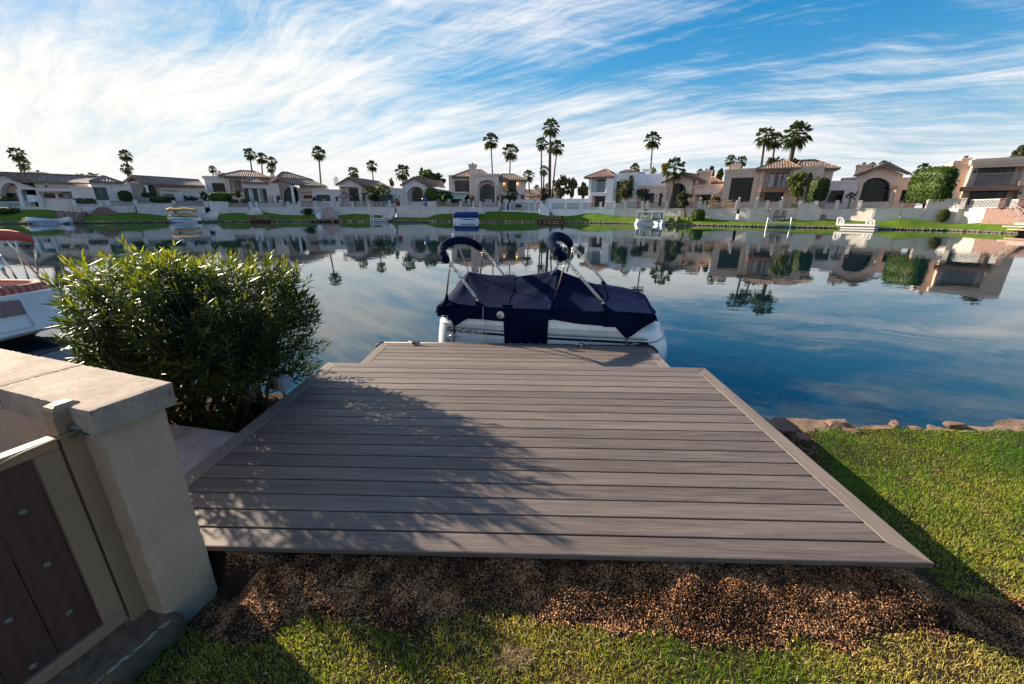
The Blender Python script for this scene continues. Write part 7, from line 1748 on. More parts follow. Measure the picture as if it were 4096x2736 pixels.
tree('dense rounded dark green tree behind the small arched porch house', Z3, 178, 632, 512, 830, 26, LD, 6500, .55, None, 21, clumps=70)
hedge('round green shrub beside the neon shirted person', Z3, 278, 835, 422, 985, 7.6, LM, 1800, seed=22, boxy=2.6)
tree('dark spreading palm like shrub behind the neon shirted person', Z3, 410, 860, 585, 985, 8.8, LD, 1700, .4, None, 23, name='shrub', cat='shrub', bark=False, fill=.8)
tree('bare reddish shrub against the tall chimney wall', Z3, 750, 905, 830, 985, 8.5, MAT['dead_palm'], 260, .25, None, 24, name='shrub', cat='shrub', bark=True)
tree('large grey green olive tree left of the white house', Z3, 1685, 680, 1865, 955, 13, LG, 4200, .5, None, 25, clumps=60)
tree('second grey green tree close to the white house', Z3, 1820, 710, 1965, 955, 15, LG, 3000, .5, None, 26, clumps=46)
tree('round olive toned tree touching the white house', Z3, 1955, 760, 2100, 960, 17, LO, 2600, .5, None, 27)
hedge('low brown shrub behind the open dark railing', Z3, 1275, 1015, 1345, 1048, 8, LO, 300, seed=28, boxy=2.2)
tree('flowering dark shrub at the foot of the short palm', Z3, 1545, 925, 1640, 990, 9, LD, 600, .35, None, 29, name='shrub', cat='shrub', bark=False)
tree('leafy olive tree in front of the white house', Z4, 550, 698, 835, 985, 7.5, LO, 5200, .36, (690, 1050), 30, clumps=60)
tree('lower olive bough beside the blue tinted windows', Z4, 800, 828, 982, 950, 8.5, LO, 1900, .36, None, 31)
tree('spreading umbrella shaped olive tree rooted on the lawn', Z4, 1205, 868, 1455, 1045, 4.0, LO, 3800, .32, (1365, 1140), 32, clumps=50)
hedge('round dark green bush on the lawn beside the boulders', Z4, 1398, 1066, 1598, 1228, 2.6, LM, 2800, .26, seed=33, boxy=2.4)
tree('thin light leafed tree behind the white chimney', Z4, 945, 600, 1050, 690, 24, LGO, 500, .4, None, 34)
tree('golden tree left of the shaggy palm', Z4, 1060, 555, 1190, 720, 24, LGO, 1100, .45, None, 35)
tree('grey green tree behind the tan block', Z4, 1595, 580, 1710, 760, 28, LG, 1700, .5, None, 36)
tree('dark green tree beside the tan block wall', Z4, 1695, 600, 1800, 770, 30, LM, 1500, .5, None, 37)
tree('orange gold tree against the tan block wall', Z4, 1680, 650, 1790, 770, 25, LGO, 1000, .45, None, 38)
hedge('low dark hedge by the stucco bench wall', Z4, 1640, 935, 1752, 992, 8, LD, 700, seed=39, boxy=4)
hedge('low dark shrub behind the lantern pilaster', Z4, 1535, 975, 1640, 1010, 7.5, LD, 500, seed=40, boxy=4)
tree('feathery pale tree behind the tan tower roof', Z5, 580, 500, 790, 640, 22, LG, 1500, .45, None, 41)
tree('feathery pale tree right of the huge palm trunk', Z5, 880, 520, 1010, 600, 24, LG, 700, .45, None, 42)
tree('bright yellow green tree in front of the tan arched wing', Z5, 798, 672, 1135, 985, 6.5, LL_, 5200, .34, (950, 1010), 43, clumps=60)
hedge('tall dark square clipped hedge beside the yellow green tree', Z5, 1088, 752, 1305, 1020, 7.5, LD, 4200, .28, seed=44, boxy=4.5, depth=2.2)
hedge('very large bright green clipped hedge like a loaf', Z6, 838, 632, 1292, 1030, 7.0, LM, 9000, .30, seed=45, boxy=4.6, depth=3.2)
hedge('round brown green bush in front of the pale plain wall', Z6, 1094, 1104, 1325, 1245, 4.2, LO, 2600, .22, seed=46, boxy=2.4)
hedge('trailing vine over the low doorway by the loaf hedge', Z6, 1215, 882, 1390, 925, 10, LD, 700, seed=47, boxy=3)
tree('large soft green tree behind the far right house', Z6, 1600, 345, 2640, 660, 26, LG, 11000, .5, None, 48, clumps=80)
tree('white flowering low shrub behind the railing', Z5, 860, 1030, 1000, 1090, 6, LM, 600, .28, None, 49, name='shrub', cat='shrub', bark=False)

# boulders by the round bush
for i, (x0, y0, x1, y1) in enumerate(((1135, 1165, 1240, 1222), (1222, 1140, 1320, 1228), (1370, 1140, 1412, 1200))):
    C, rx, ry, rz = pbox(Z4, x0, y0, x1, y1, 1.6); b = rock(C, (rx*2.1, rx*1.7, rz*2.2), 200+i, MAT['rock_grey'], None, 'boulder')
    tag(b, ['flat boulder at the water edge right of the white cabin boat', 'largest pale boulder between the cabin boat and the round bush', 'small boulder half hidden left of the round bush'][i], 'boulder', 'boulders on the far bank')
# ================================================================== boats and docks of the far bank
MAT['boat_white'] = plain('boat_white', (0.74, 0.76, 0.80), 0.3, var=0.04)
MAT['boat_blue'] = plain('boat_blue', (0.02, 0.06, 0.20), 0.5)
MAT['orange_canvas'] = plain('orange_canvas', (0.62, 0.33, 0.09), 0.8, var=0.1)
MAT['blue_canvas'] = plain('blue_canvas', (0.012, 0.045, 0.20), 0.8, var=0.1)
MAT['green_canvas'] = plain('green_canvas', (0.01, 0.05, 0.03), 0.8)
MAT['dock_brown'] = plain('dock_brown', (0.20, 0.085, 0.07), 0.8, var=0.2)
MAT['dock_dark'] = plain('dock_dark_timber', (0.085, 0.035, 0.03), 0.8, var=0.2)
MAT['dock_white'] = plain('dock_white', (0.62, 0.61, 0.60), 0.7, var=0.08)
MAT['dock_grey'] = plain('dock_grey', (0.30, 0.32, 0.34), 0.7, var=0.08)
MAT['dock_pink'] = plain('dock_pink', (0.50, 0.33, 0.29), 0.8, var=0.1)
class Loc:
    """local frame on the water in front of the far shore: s along the shore, t away from the camera, z up"""
    def __init__(s, Z, xl, xr, yw, off=-1.2):
        (a, y0), (b, y1) = Z(xl, yw), Z(xr, yw); Yc = S((a+b)/2)+off; A, B = at(a, y0, S(a)+off), at(b, y1, S(b)+off); s.A = Vector((A.x, A.y, 0)); s.L = (Vector((B.x, B.y, 0))-s.A).length
        s.t = (Vector((B.x, B.y, 0))-s.A).normalized(); s.n = Vector((-s.t.y, s.t.x, 0)); s.Z = Z; s.off = off
    def P(s, u, v, z): return s.A+s.t*u+s.n*v+Vector((0, 0, z))
    def uz(s, x, y, v=0):
        r = ray(*s.Z(x, y)); k = (v+s.A.dot(s.n))/r.dot(s.n); q = r*k; return ((q-s.A).dot(s.t), CAMZ+r.z*k)
    def pt(s, x, y, v=0): u, z = s.uz(x, y, v); return s.P(u, v, z)
    def box(s, mb, u0, u1, v0, v1, z0, z1): mb.box(s.P((u0+u1)/2, (v0+v1)/2, (z0+z1)/2), (u1-u0, v1-v0, z1-z0), axes=(s.t, s.n, Vector((0, 0, 1))))
def far_hull(L, root, x0, x1, ytop, ybot, mat_, beam=2.2, bow='left', rake=.45, name='hull'):
    (u0, zt), (u1, _) = L.uz(x0, ytop), L.uz(x1, ytop); zb = WZ-.15; pts = []
    def ring(z, ins, rk):
        a, b = u0+ins, u1-ins
        if bow == 'left': a += rk
        elif bow == 'right': b -= rk
        q = []
        for k in range(7): an = math.pi/2+math.pi*k/6; q.append(L.P(a+.9+.9*math.cos(an), beam/2-(beam/2-ins)*math.sin(an), z))
        for k in range(4): an = -math.pi/2+math.pi*k/3; q.append(L.P(b-.3+.3*math.cos(an), beam/2-(beam/2-ins)*-math.sin(an), z))
        return q
    R_ = [ring(zb, .12, rake), ring(lerp(zb, zt, .35), .0, rake*.5), ring(lerp(zb, zt, .62), -.05, .1), ring(lerp(zb, zt, .66), .02, .08), ring(zt, .08, .0)]
    n = len(R_[0]); mb = MB(); mb.add([p for r in R_ for p in r], [(k*n+i, k*n+(i+1) % n, (k+1)*n+(i+1) % n, (k+1)*n+i) for k in range(4) for i in range(n)]+[tuple(4*n+i for i in range(n))])
    return mb.build(name, mat_, root), zt, u0, u1
def deco(L, root, pts, mat_, name, th=.02, v=-.08):
    q = [L.uz(x, y, v) for x, y in pts]; mb = MB(); mb.prism([L.P(a, v, b) for a, b in q], L.n*th); return mb.build(name, mat_, root)
def poles(L, root, segs, r=.03, mat_='steel', name='canopy_pole'):
    for a, b, v in segs: mb = MB(); mb.tube([L.pt(*a, v), L.pt(*b, v)], r, 5); mb.build(name, MAT[mat_], root)
# open white boat, far left
L = Loc(Z1, 245, 760, 1240, -1.6); b = thing('electric_boat', 'open white boat with a small dark green frame at the far left', 'boat', tuple(L.P(L.L/2, 1, WZ)))
far_hull(L, b, 240, 765, 1158, 1240, MAT['boat_white'], 2.2, 'left', .7); deco(L, b, [(290, 1196), (640, 1202), (640, 1208), (290, 1203)], MAT['boat_blue'], 'stripe'); deco(L, b, [(265, 1212), (705, 1222), (705, 1228), (265, 1220)], MAT['boat_blue'], 'stripe')
deco(L, b, [(700, 1210), (770, 1210), (770, 1232), (700, 1230)], MAT['dark_metal'], 'stern_platform', .3)
mb = MB(); mb.tube([L.pt(300, 1160, .4), L.pt(560, 1156, .4), L.pt(740, 1160, .4)], .06, 6); mb.build('gunwale_cover', MAT['green_canvas'], b)
poles(L, b, [((562, 1158), (605, 1092), .2), ((605, 1092), (690, 1086), .2), ((690, 1086), (718, 1158), .2), ((605, 1092), (660, 1158), .2), ((640, 1158), (690, 1092), 1.8)], .035, 'green_canvas', 'frame_tube'); deco(L, b, [(612, 1095), (690, 1088), (715, 1155), (640, 1155)], MAT['tint'], 'windshield', .02, 1.0)
# boat with orange canopy
L = Loc(Z1, 1840, 2235, 1225, -1.6); b = thing('canopied_boat', 'white boat with an orange canopy and orange cover by the grey house', 'boat', tuple(L.P(L.L/2, 1, WZ)))
far_hull(L, b, 1832, 2232, 1152, 1230, MAT['boat_white'], 2.2, 'left', .6); deco(L, b, [(1850, 1178), (2120, 1182), (2120, 1188), (1850, 1184)], MAT['boat_blue'], 'stripe'); deco(L, b, [(1845, 1208), (2190, 1216), (2190, 1223), (1845, 1216)], MAT['boat_blue'], 'stripe'); deco(L, b, [(2180, 1195), (2235, 1198), (2235, 1240), (2185, 1236)], MAT['dark_metal'], 'motor', .4)
def cloth_strip(L, root, top, v0, v1, drop, mat_, name):
    mb = MB(); q = [L.uz(x, y, v0) for x, y in top]; n = len(q)
    rows = [[L.P(a, v0, z-drop) for a, z in q], [L.P(a, v0, z) for a, z in q], [L.P(a, (v0+v1)/2, z+.18) for a, z in q], [L.P(a, v1, z) for a, z in q], [L.P(a, v1, z-drop) for a, z in q]]
    mb.add([p for r in rows for p in r], [(k*n+i, k*n+i+1, (k+1)*n+i+1, (k+1)*n+i) for k in range(4) for i in range(n-1)]); o = mb.build(name, mat_, root, smooth=True); o.modifiers.new('thick', 'SOLIDIFY').thickness = .03; return o
cloth_strip(L, b, [(1832, 1078), (1870, 1062), (1950, 1068), (2040, 1062), (2120, 1072), (2175, 1080)], .1, 2.1, .35, MAT['orange_canvas'], 'canopy')
cloth_strip(L, b, [(1862, 1150), (1935, 1124), (1985, 1132), (2050, 1120), (2130, 1138), (2190, 1146)], .1, 2.1, .2, MAT['orange_canvas'], 'canvas_cover')
poles(L, b, [((1848, 1085), (1885, 1150), .15), ((1960, 1080), (1905, 1150), .15), ((2165, 1085), (2110, 1145), .15), ((2060, 1080), (2150, 1145), .15)], .03)
# blue covered pontoon
L = Loc(Z3, 582, 878, 1218, -1.5); b = thing('pontoon_boat', 'white pontoon boat under a bright blue cover by the sunny lawn', 'boat', tuple(L.P(L.L/2, 1, WZ)))
(u0, zt), (u1, _) = L.uz(590, 1165), L.uz(868, 1165)
for v in (.25, 1.9): mb = MB(); mb.tube([L.P(u0-.1, v, WZ+.12), L.P(u0+.5, v, WZ+.06), L.P(u1+.2, v, WZ+.06)], [.12, .32, .32], 10); mb.build('pontoon', MAT['boat_white'], b, smooth=True)
mb = MB(); L.box(mb, u0, u1, .1, 2.1, WZ+.35, WZ+.5); mb.build('deck_plate', MAT['boat_white'], b)
mb = MB(); L.box(mb, u0+.2, u1-.1, .12, 2.08, WZ+.5, zt); mb.build('side_panel', MAT['boat_white'], b)
deco(L, b, [(650, 1185), (700, 1172), (790, 1178), (850, 1172), (800, 1190), (720, 1185)], MAT['boat_blue'], 'side_graphic', .02, .08); deco(L, b, [(596, 1200), (760, 1203), (760, 1208), (596, 1206)], MAT['decal_grey'], 'stripe', .02, .08)
cloth_strip(L, b, [(592, 1112), (610, 1106), (720, 1108), (850, 1106), (868, 1114)], .05, 2.15, 1.15, MAT['blue_canvas'], 'canvas_cover'); 
mb = MB(); mb.tube([L.pt(700, 1104, 1), L.pt(780, 1100, 1), L.pt(860, 1103, 1)], .05, 5); mb.tube([L.pt(716, 1104, 1), L.pt(718, 1086, 1)], .10, 6); mb.build('cover_ridge_pole', MAT['dark_metal'], b); poles(L, b, [((586, 1095), (590, 1215), .1), ((548, 1195), (550, 1240), .3)], .03)
# glazed white cabin boat
L = Loc(Z4, 785, 1120, 1247, -1.5); b = thing('cabin_boat', 'white boat with clear side curtains and blue swoosh beside the boulders', 'boat', tuple(L.P(L.L/2, 1, WZ)))
_, zt, u0, u1 = far_hull(L, b, 790, 1122, 1178, 1248, MAT['boat_white'], 2.3, 'left', -.25); deco(L, b, [(880, 1192), (1000, 1204), (960, 1210), (985, 1216), (900, 1202)], MAT['boat_blue'], 'swoosh'); deco(L, b, [(1010, 1200), (1095, 1206), (1095, 1212), (1010, 1208)], MAT['boat_blue'], 'stripe'); deco(L, b, [(790, 1236), (1115, 1243), (1115, 1250), (795, 1246)], MAT['boat_blue'], 'waterline_stripe', .02, -.12)
mb = MB(); (a0, za), (a1, zb_) = L.uz(824, 1092), L.uz(1126, 1088); mb.add([], []); L.box(mb, a0-.1, a1+.1, -.02, 2.2, za-.14, za+.06); mb.build('hard_top', MAT['boat_white'], b)
poles(L, b, [((828, 1098), (820, 1178), .05), ((880, 1100), (868, 1178), .05), ((895, 1100), (905, 1175), .05), ((1000, 1100), (985, 1170), .05), ((1070, 1100), (1082, 1172), .05), ((1122, 1096), (1118, 1175), .05)], .035, 'white_paint', 'post')
m, t = newmat('clear_curtain'); finish(t, t.n('ShaderNodeMixShader', {0: 0.40, 1: t.n('ShaderNodeBsdfTransparent', {0: (.85, .88, .9, 1)}).outputs[0], 2: princ(t, Base_Color=(.38, .40, .42, 1), Roughness=.1).outputs[0]}).outputs[0]); MAT['curtain_clear'] = m
deco(L, b, [(832, 1102), (985, 1102), (982, 1172), (824, 1178)], m, 'clear_curtain', .01, .06); deco(L, b, [(1005, 1102), (1115, 1100), (1112, 1172), (990, 1170)], m, 'clear_curtain', .01, .06)
mb = MB(); u_, z_ = L.uz(1060, 1165, 1.0); L.box(mb, u_-1.0, u_+.8, .5, 1.8, z_-.3, z_+.25); L.box(mb, u_+.5, u_+.8, .5, 1.8, z_+.25, z_+.7); mb.build('seat', MAT['boat_blue'], b)
poles(L, b, [((1128, 1075), (1118, 1200), .3)], .03, 'white_paint', 'pole')
# docks
def dock_box(L, root, x0, x1, y0, y1, v0, v1, mat_, name):
    (a, z1), (b_, z0) = L.uz(x0, y0, v0), L.uz(x1, y1, v0); mb = MB(); L.box(mb, a, b_, v0, v1, z0, z1); return mb.build(name, mat_, root)
L = Loc(Z2, 530, 800, 1205, -1.6); d = thing('dock', 'reddish brown dock with two bench boxes below the corner glass room', 'dock', tuple(L.P(L.L/2, .8, WZ)))
dock_box(L, d, 545, 785, 1172, 1183, 0, 2.0, MAT['dock_brown'], 'deck_board'); dock_box(L, d, 550, 780, 1187, 1198, .05, 1.9, MAT['dock_dark'], 'fascia'); dock_box(L, d, 560, 622, 1136, 1171, .9, 1.7, MAT['dock_brown'], 'bench'); dock_box(L, d, 768, 815, 1132, 1171, .9, 1.7, MAT['dock_brown'], 'bench'); dock_box(L, d, 560, 775, 1160, 1166, .0, .12, MAT['dock_brown'], 'rail')
for x in (566, 590, 775, 800): poles(L, d, [((x, 1140), (x, 1200), .85)], .06, 'dock_brown', 'post')
L = Loc(Z2, 1215, 1540, 1195, -2.0); d = thing('dock', 'grey timber dock at the foot of the long pink stairway', 'dock', tuple(L.P(L.L/2, .8, WZ))); dock_box(L, d, 1215, 1540, 1176, 1190, 0, 2.6, plain('dock_taupe', (0.20, 0.16, 0.13), .85), 'deck_board')
for x in (1240, 1330, 1440, 1525): poles(L, d, [((x, 1186), (x, 1215), .2)], .09, 'dock_dark', 'pile')
d = thing('folded_sail_cloth', 'white cloth cover draped over a post on the stairway dock', 'cloth cover', tuple(L.pt(1308, 1176, .6))); mb = MB(); q = [L.pt(*p, .6) for p in ((1280, 1120), (1308, 1100), (1330, 1108), (1340, 1168), (1312, 1178), (1288, 1165), (1274, 1140))]; mb.prism(q, L.n*.5); mb.build('cloth', MAT['boat_white'], d)
L = Loc(Z2, 1875, 2060, 1200, -1.5); d = thing('dock', 'small white dock with white posts and steps', 'dock', tuple(L.P(L.L/2, .8, WZ)))
dock_box(L, d, 1880, 2055, 1168, 1182, 0, 2.0, MAT['dock_white'], 'deck_board'); dock_box(L, d, 1882, 2050, 1188, 1202, .05, 1.9, MAT['dock_white'], 'fascia')
for x, y in ((1884, 1118), (1916, 1122), (2050, 1122), (2068, 1125)): poles(L, d, [((x, y), (x, 1210), .1)], .10, 'dock_white', 'post')
for k in range(4): dock_box(L, d, 2005+k*15, 2060, 1160-k*9, 1170, .5, 1.6, MAT['dock_white'], 'step')
dock_box(L, d, 1880, 1920, 1140, 1148, .1, .2, MAT['dock_white'], 'rail')
L = Loc(Z3, 1515, 1800, 1215, -1.6); d = thing('dock', 'dark brown boarded dock with one square post on the sunny lawn', 'dock', tuple(L.P(L.L/2, .8, WZ)))
for y0, y1 in ((1165, 1174), (1178, 1187), (1191, 1202)): dock_box(L, d, 1520, 1785, y0, y1, 0 if y0 > 1170 else .1, 2.0, MAT['dock_dark'] if y0 > 1180 else MAT['dock_brown'], 'board')
dock_box(L, d, 1780, 1808, 1140, 1205, .2, .9, MAT['dock_dark'], 'post'); poles(L, d, [((1530, 1200), (1530, 1225), .2), ((1770, 1200), (1770, 1225), .2)], .09, 'dock_dark', 'pile')
L = Loc(Z5, 615, 900, 1325, -1.5); d = thing('dock', 'grey slatted dock with two white rail posts below the dark chairs', 'dock', tuple(L.P(L.L/2, .8, WZ)))
for y0, y1 in ((1258, 1268), (1276, 1290), (1297, 1306)): dock_box(L, d, 632, 890, y0, y1, 0, .14 if y0 > 1260 else 2.0, MAT['dock_grey'], 'slat')
dock_box(L, d, 615, 890, 1310, 1318, -.05, 2, MAT['dock_grey'], 'float')
poles(L, d, [((638, 1195), (612, 1310), 0), ((905, 1195), (885, 1312), 0)], .12, 'boat_white', 'post'); poles(L, d, [((640, 1205), (672, 1240), .6)], .05, 'boat_white', 'rail')
L = Loc(Z5, 1450, 1848, 1335, -1.5); d = thing('dock', 'cream dock with two arched seats and a tiled front', 'dock', tuple(L.P(L.L/2, .8, WZ)))
dock_box(L, d, 1410, 1850, 1268, 1300, 0, 2.2, MAT['dock_white'], 'deck_board'); dock_box(L, d, 1460, 1845, 1303, 1332, .1, 2, MAT['dock_white'], 'tiled_front')
for (x0, x1, y0) in ((1425, 1472, 1192), (1455, 1496, 1215), (1760, 1815, 1205), (1795, 1848, 1222)):
    L.uz(0, 0); v = 1.2 if x0 in (1425, 1760) else .3
    (a, z1), (b_, z0) = L.uz(x0, y0, v), L.uz(x1, 1272, v); mb = MB()
    L.box(mb, a, a+.22, v, v+.3, z0, z1); L.box(mb, b_-.22, b_, v, v+.3, z0, z1); L.box(mb, a, b_, v, v+.3, z1-.2, z1); mb.build('arched_seat_frame', MAT['dock_white'], d)
L = Loc(Z6, 1880, 2300, 1375, -1.8); d = thing('dock', 'pink stepped dock at the far right edge of the water', 'dock', tuple(L.P(L.L/2, .8, WZ)))
for x0, y0, y1, v0, v1 in ((1880, 1290, 1318, .6, 3.0), (1935, 1325, 1352, 0, 3.0), (2022, 1255, 1288, 1.6, 3.2)): dock_box(L, d, x0, 2320, y0, y1, v0, v1, MAT['dock_pink'], 'step')

# ================================================================== furniture and people on the terraces
def put(Z, x, y, off): return wp(*Z(x, y), off)
# gazebo
g0 = put(Z2, 1597, 985, 7.5); gz_ = thing('gazebo', 'garden gazebo with a two tier grey brown canopy behind the railing', 'gazebo', tuple(g0))
e = [put(Z2, 1490, 935, 6.2), put(Z2, 1708, 938, 6.2)]; ctr = put(Z2, 1597, 912, 8.5); ap = put(Z2, 1590, 897, 8.5)
w_ = (e[1]-e[0]).length/2; t_ = (e[1]-e[0]).normalized(); nn = Vector((-t_.y, t_.x, 0)); o = lerp(e[0], e[1], .5)
cor = [e[0], e[1], e[1]+nn*w_*1.6, e[0]+nn*w_*1.6]; top = [lerp(c, lerp(e[0], e[1], .5)+nn*w_*.8, .68)+Vector((0, 0, ctr.z-e[0].z)) for c in cor]
mb = MB(); mb.add(cor+top, [(i, (i+1) % 4, 4+(i+1) % 4, 4+i) for i in range(4)]); c2 = [lerp(c, lerp(top[0], top[2], .5), -.15)+Vector((0, 0, .15)) for c in top]; pk = lerp(top[0], top[2], .5)+Vector((0, 0, .9)); mb.add(c2+[pk], [(i, (i+1) % 4, 4) for i in range(4)]); mb.build('canopy', plain('gazebo_canvas', (0.17, 0.13, 0.115), .85), gz_)
for c in cor: mb = MB(); c3 = lerp(c, o+nn*w_*.8, .08); mb.beam(c3, Vector((c3.x, c3.y, g0.z-1.2)), .14, .14); mb.build('post', MAT['dark_metal'], gz_)
for c in cor[:2]: mb = MB(); c3 = lerp(c, o+nn*w_*.8, .16); mb.tube([c3, Vector((c3.x, c3.y, lerp(c3.z, g0.z, .5))), Vector((c3.x, c3.y, g0.z-1))], [.45, .14, .3], 8); mb.build('tied_curtain', plain('dark_curtain', (.05, .045, .045), .9), gz_)
def umbrella(label, Z, x, y0, y1, off, mat_, r=.32):
    a, b = put(Z, x, y0, off), put(Z, x, y1, off); u_ = thing('folded_umbrella', label, 'umbrella', tuple(b)); mb = MB(); mb.tube([Vector((a.x, a.y, a.z-.1)), Vector((a.x, a.y, lerp(a.z, b.z, .2))), Vector((a.x, a.y, lerp(a.z, b.z, .7))), Vector((a.x, a.y, lerp(a.z, b.z, .78)))], [.04, r*.7, r, r*.6], 9); mb.build('cloth', mat_, u_, smooth=True)
    mb = MB(); mb.tube([Vector((a.x, a.y, a.z+.1)), Vector((a.x, a.y, b.z-.6))], .035, 6); mb.build('pole', MAT['white_paint'], u_)
umbrella('folded lavender patio umbrella beside dark shrubs', Z1, 2000, 878, 1010, 6.5, plain('lavender_cloth', (.45, .42, .55), .85))
umbrella('folded black patio umbrella in front of the fan window', Z3, 1082, 912, 985, 8, MAT['dark_metal'], .26)
# covered grill
a = put(Z1, 350, 985, 7.5); c = thing('covered_grill', 'barbecue grill under a white cover on the far left terrace', 'grill', tuple(a)); q = [f_ for f_ in (put(Z1, 310, 985, 7), put(Z1, 415, 985, 7), put(Z1, 390, 965, 7), put(Z1, 370, 912, 7), put(Z1, 285, 910, 7))]; mb = MB(); mb.prism(q, (0, 1.1, 0)); mb.build('cover', MAT['boat_white'], c)
def chair(label, Z, x, y, off, mat_, h=2.2, rz=0.0, group=None, w_=.75):
    p = put(Z, x, y, off); c = thing('patio_chair', label, 'chair', tuple(p), group); mb = MB(); R = Matrix.Rotation(rz, 3, 'Z'); s = h/1.0
    def pt(a, b, z): return p+R@Vector((a*s, b*s, z*s))
    mb.box(pt(0, 0, .42), (.5*s, .5*s, .07*s), rz); mb.build('seat', mat_, c)
    mb = MB()
    for k in range(5): mb.beam(pt(-.2+k*.1, .22, .46), pt(-.2+k*.1, .30, .95), .05*s, .03*s)
    mb.beam(pt(-.25, .31, .97), pt(.25, .31, .97), .05*s, .06*s); mb.build('backrest', mat_, c)
    for a, b in ((-.22, -.22), (.22, -.22), (-.22, .22), (.22, .22)): mb = MB(); mb.beam(pt(a, b, .40), pt(a*1.1, b*1.15, 0), .045*s, .045*s); mb.build('leg', mat_, c)
    return c
WPN = MAT['white_paint']
chair('white patio chair left of the awning pilaster', Z3, 548, 1040, 7, WPN, 1.7, math.pi)
chair('white patio chair nearest the awning right end', Z3, 706, 1040, 7, WPN, 1.7, math.pi)
chair('white patio chair tucked beside the pink pilaster', Z3, 762, 1040, 7, WPN, 1.7, math.pi)
chair('white bench chair under the fan window, left of two', Z3, 960, 1040, 7, WPN, 1.7, math.pi)
chair('white bench chair under the fan window, right of two', Z3, 1000, 1040, 7, WPN, 1.7, math.pi)
chair('white chair on the curtained balcony, left of two', Z5, 668, 852, 10.2, WPN, 1.3, 2.6); chair('white chair on the curtained balcony, right of two', Z5, 775, 850, 10.2, WPN, 1.3, 3.8)
chair('dark high backed chair on the lawn by the slatted dock, left of two', Z5, 695, 1236, 3.4, MAT['dark_metal'], 1.9, math.pi); chair('dark high backed chair on the lawn by the slatted dock, right of two', Z5, 775, 1238, 3.4, MAT['dark_metal'], 1.9, math.pi)
chair('white garden seat behind the railing by the arched entry', Z2, 898, 1040, 6.5, WPN, 1.4, 0.4)
MAT['teal'] = plain('teal_cushion', (.05, .26, .28), .8); MAT['bench_wood'] = plain('yellow_bench_wood', (.45, .28, .10), .7)
for lab, x0, x1 in (('yellow wooden bench under teal cloths, left of two', 1612, 1715), ('yellow wooden bench under teal cloths, right of two', 1770, 1868)):
    a, b = put(Z4, x0, 1058, 6.2), put(Z4, x1, 1058, 6.2); c = thing('bench', lab, 'bench', tuple(lerp(a, b, .5))); up = Vector((0, 0, 1)); mb = MB(); mb.beam(a+up*.7, b+up*.7, .6, .08); mb.build('seat', MAT['bench_wood'], c)
    mb = MB(); mb.beam(a+up*1.5+Vector((0, .3, 0)), b+up*1.5+Vector((0, .3, 0)), .06, .12); mb.beam(a+up*.95+Vector((0, .3, 0)), b+up*.95+Vector((0, .3, 0)), .06, .1)
    for k in range(9): p = lerp(a, b, k/8)+Vector((0, .3, 0)); mb.beam(p+up*.7, p+up*1.5, .06, .05)
    mb.build('backrest', MAT['bench_wood'], c)
    for p in (a, b): mb = MB(); mb.beam(p, p+up*.7, .09, .09); mb.build('leg', MAT['bench_wood'], c)
a, b = put(Z4, 1700, 1030, 8.5), put(Z4, 1912, 1030, 8.5); c = thing('dining_table', 'outdoor table laid with teal and white cloth behind the benches', 'table', tuple(lerp(a, b, .5))); mb = MB(); up = Vector((0, 0, 1)); mb.beam(a+up*1.1, b+up*1.1, 1.6, .1); mb.build('tabletop', MAT['teal'], c)
for f_ in (.1, .9): mb = MB(); mb.beam(lerp(a, b, f_)-up*.5, lerp(a, b, f_)+up*1.05, .14, .14); mb.build('leg', MAT['bench_wood'], c)
# lanterns on the pilasters
def lantern(label, Z, x, y0, y1):
    a, b = put(Z, x, y0, WOFF+.25), put(Z, x, y1, WOFF+.25); h = a.z-b.z; l = thing('pilaster_lantern', label, 'lantern', tuple(b), 'lanterns on the pilasters'); mb = MB(); mb.lathe(b, [(.16, 0), (.06, .1*h), (.06, .2*h), (.22, .35*h), (.27, .75*h), (.05, .95*h), (0, h)], 6); mb.build('lantern_body', plain('lantern_glass', (.34, .34, .34), .3), l)
lantern('lantern on the pilaster left of the yellow benches', Z4, 1530, 935, 975); lantern('lantern on the pilaster in front of the gridded window', Z5, 306, 962, 1004); lantern('lantern on the brown pilaster under the tan tower', Z5, 510, 962, 1004); lantern('lantern on the pilaster behind the dark chairs', Z5, 797, 955, 1002); lantern('pale lantern on the pilaster by the grey flat roof room', Z2, 1374, 950, 982); lantern('pale lantern on the pilaster right of the stair gap', Z2, 1450, 950, 982); lantern('thin lantern on the white railing in front of the gap', Z3, 1491, 955, 985)
# flower pots
def pot(label, Z, x, y, off, mat_, r, h, leaf=None):
    p = put(Z, x, y, off); c = thing('plant_pot', label, 'plant pot', tuple(p)); mb = MB(); mb.lathe(p, [(r*.65, 0), (r, h*.8), (r*1.1, h*.85), (r*1.1, h), (r*.9, h)], 12); mb.build('pot', mat_, c, smooth=True)
    leaf_cloud('plant', p+Vector((0, 0, h+.35)), (r*1.1, r*1.1, .5), 160, .22, leaf or LM, c, 5)
pot('blue glazed pot behind the pink parapet wall', Z3, 285, 1042, 6.2, plain('blue_glaze', (.03, .08, .25), .3), .8, 2.0); pot('red flower pot by the pale glass door', Z2, 2190, 1036, 6, plain('red_pot', (.35, .05, .05), .6), .55, 1.2)
# sprinkler ball on the lawn
p = put(Z3, 1328, 1086, 4.4); b = MB().lathe(p, [(0, 0), (.25, .08), (.36, .3), (.25, .52), (0, .6)], 12).build('yellow_ball', plain('yellow_plastic', (.65, .5, .03), .4), smooth=True); tag(b, 'small yellow ball lying on the sunny far lawn', 'ball')
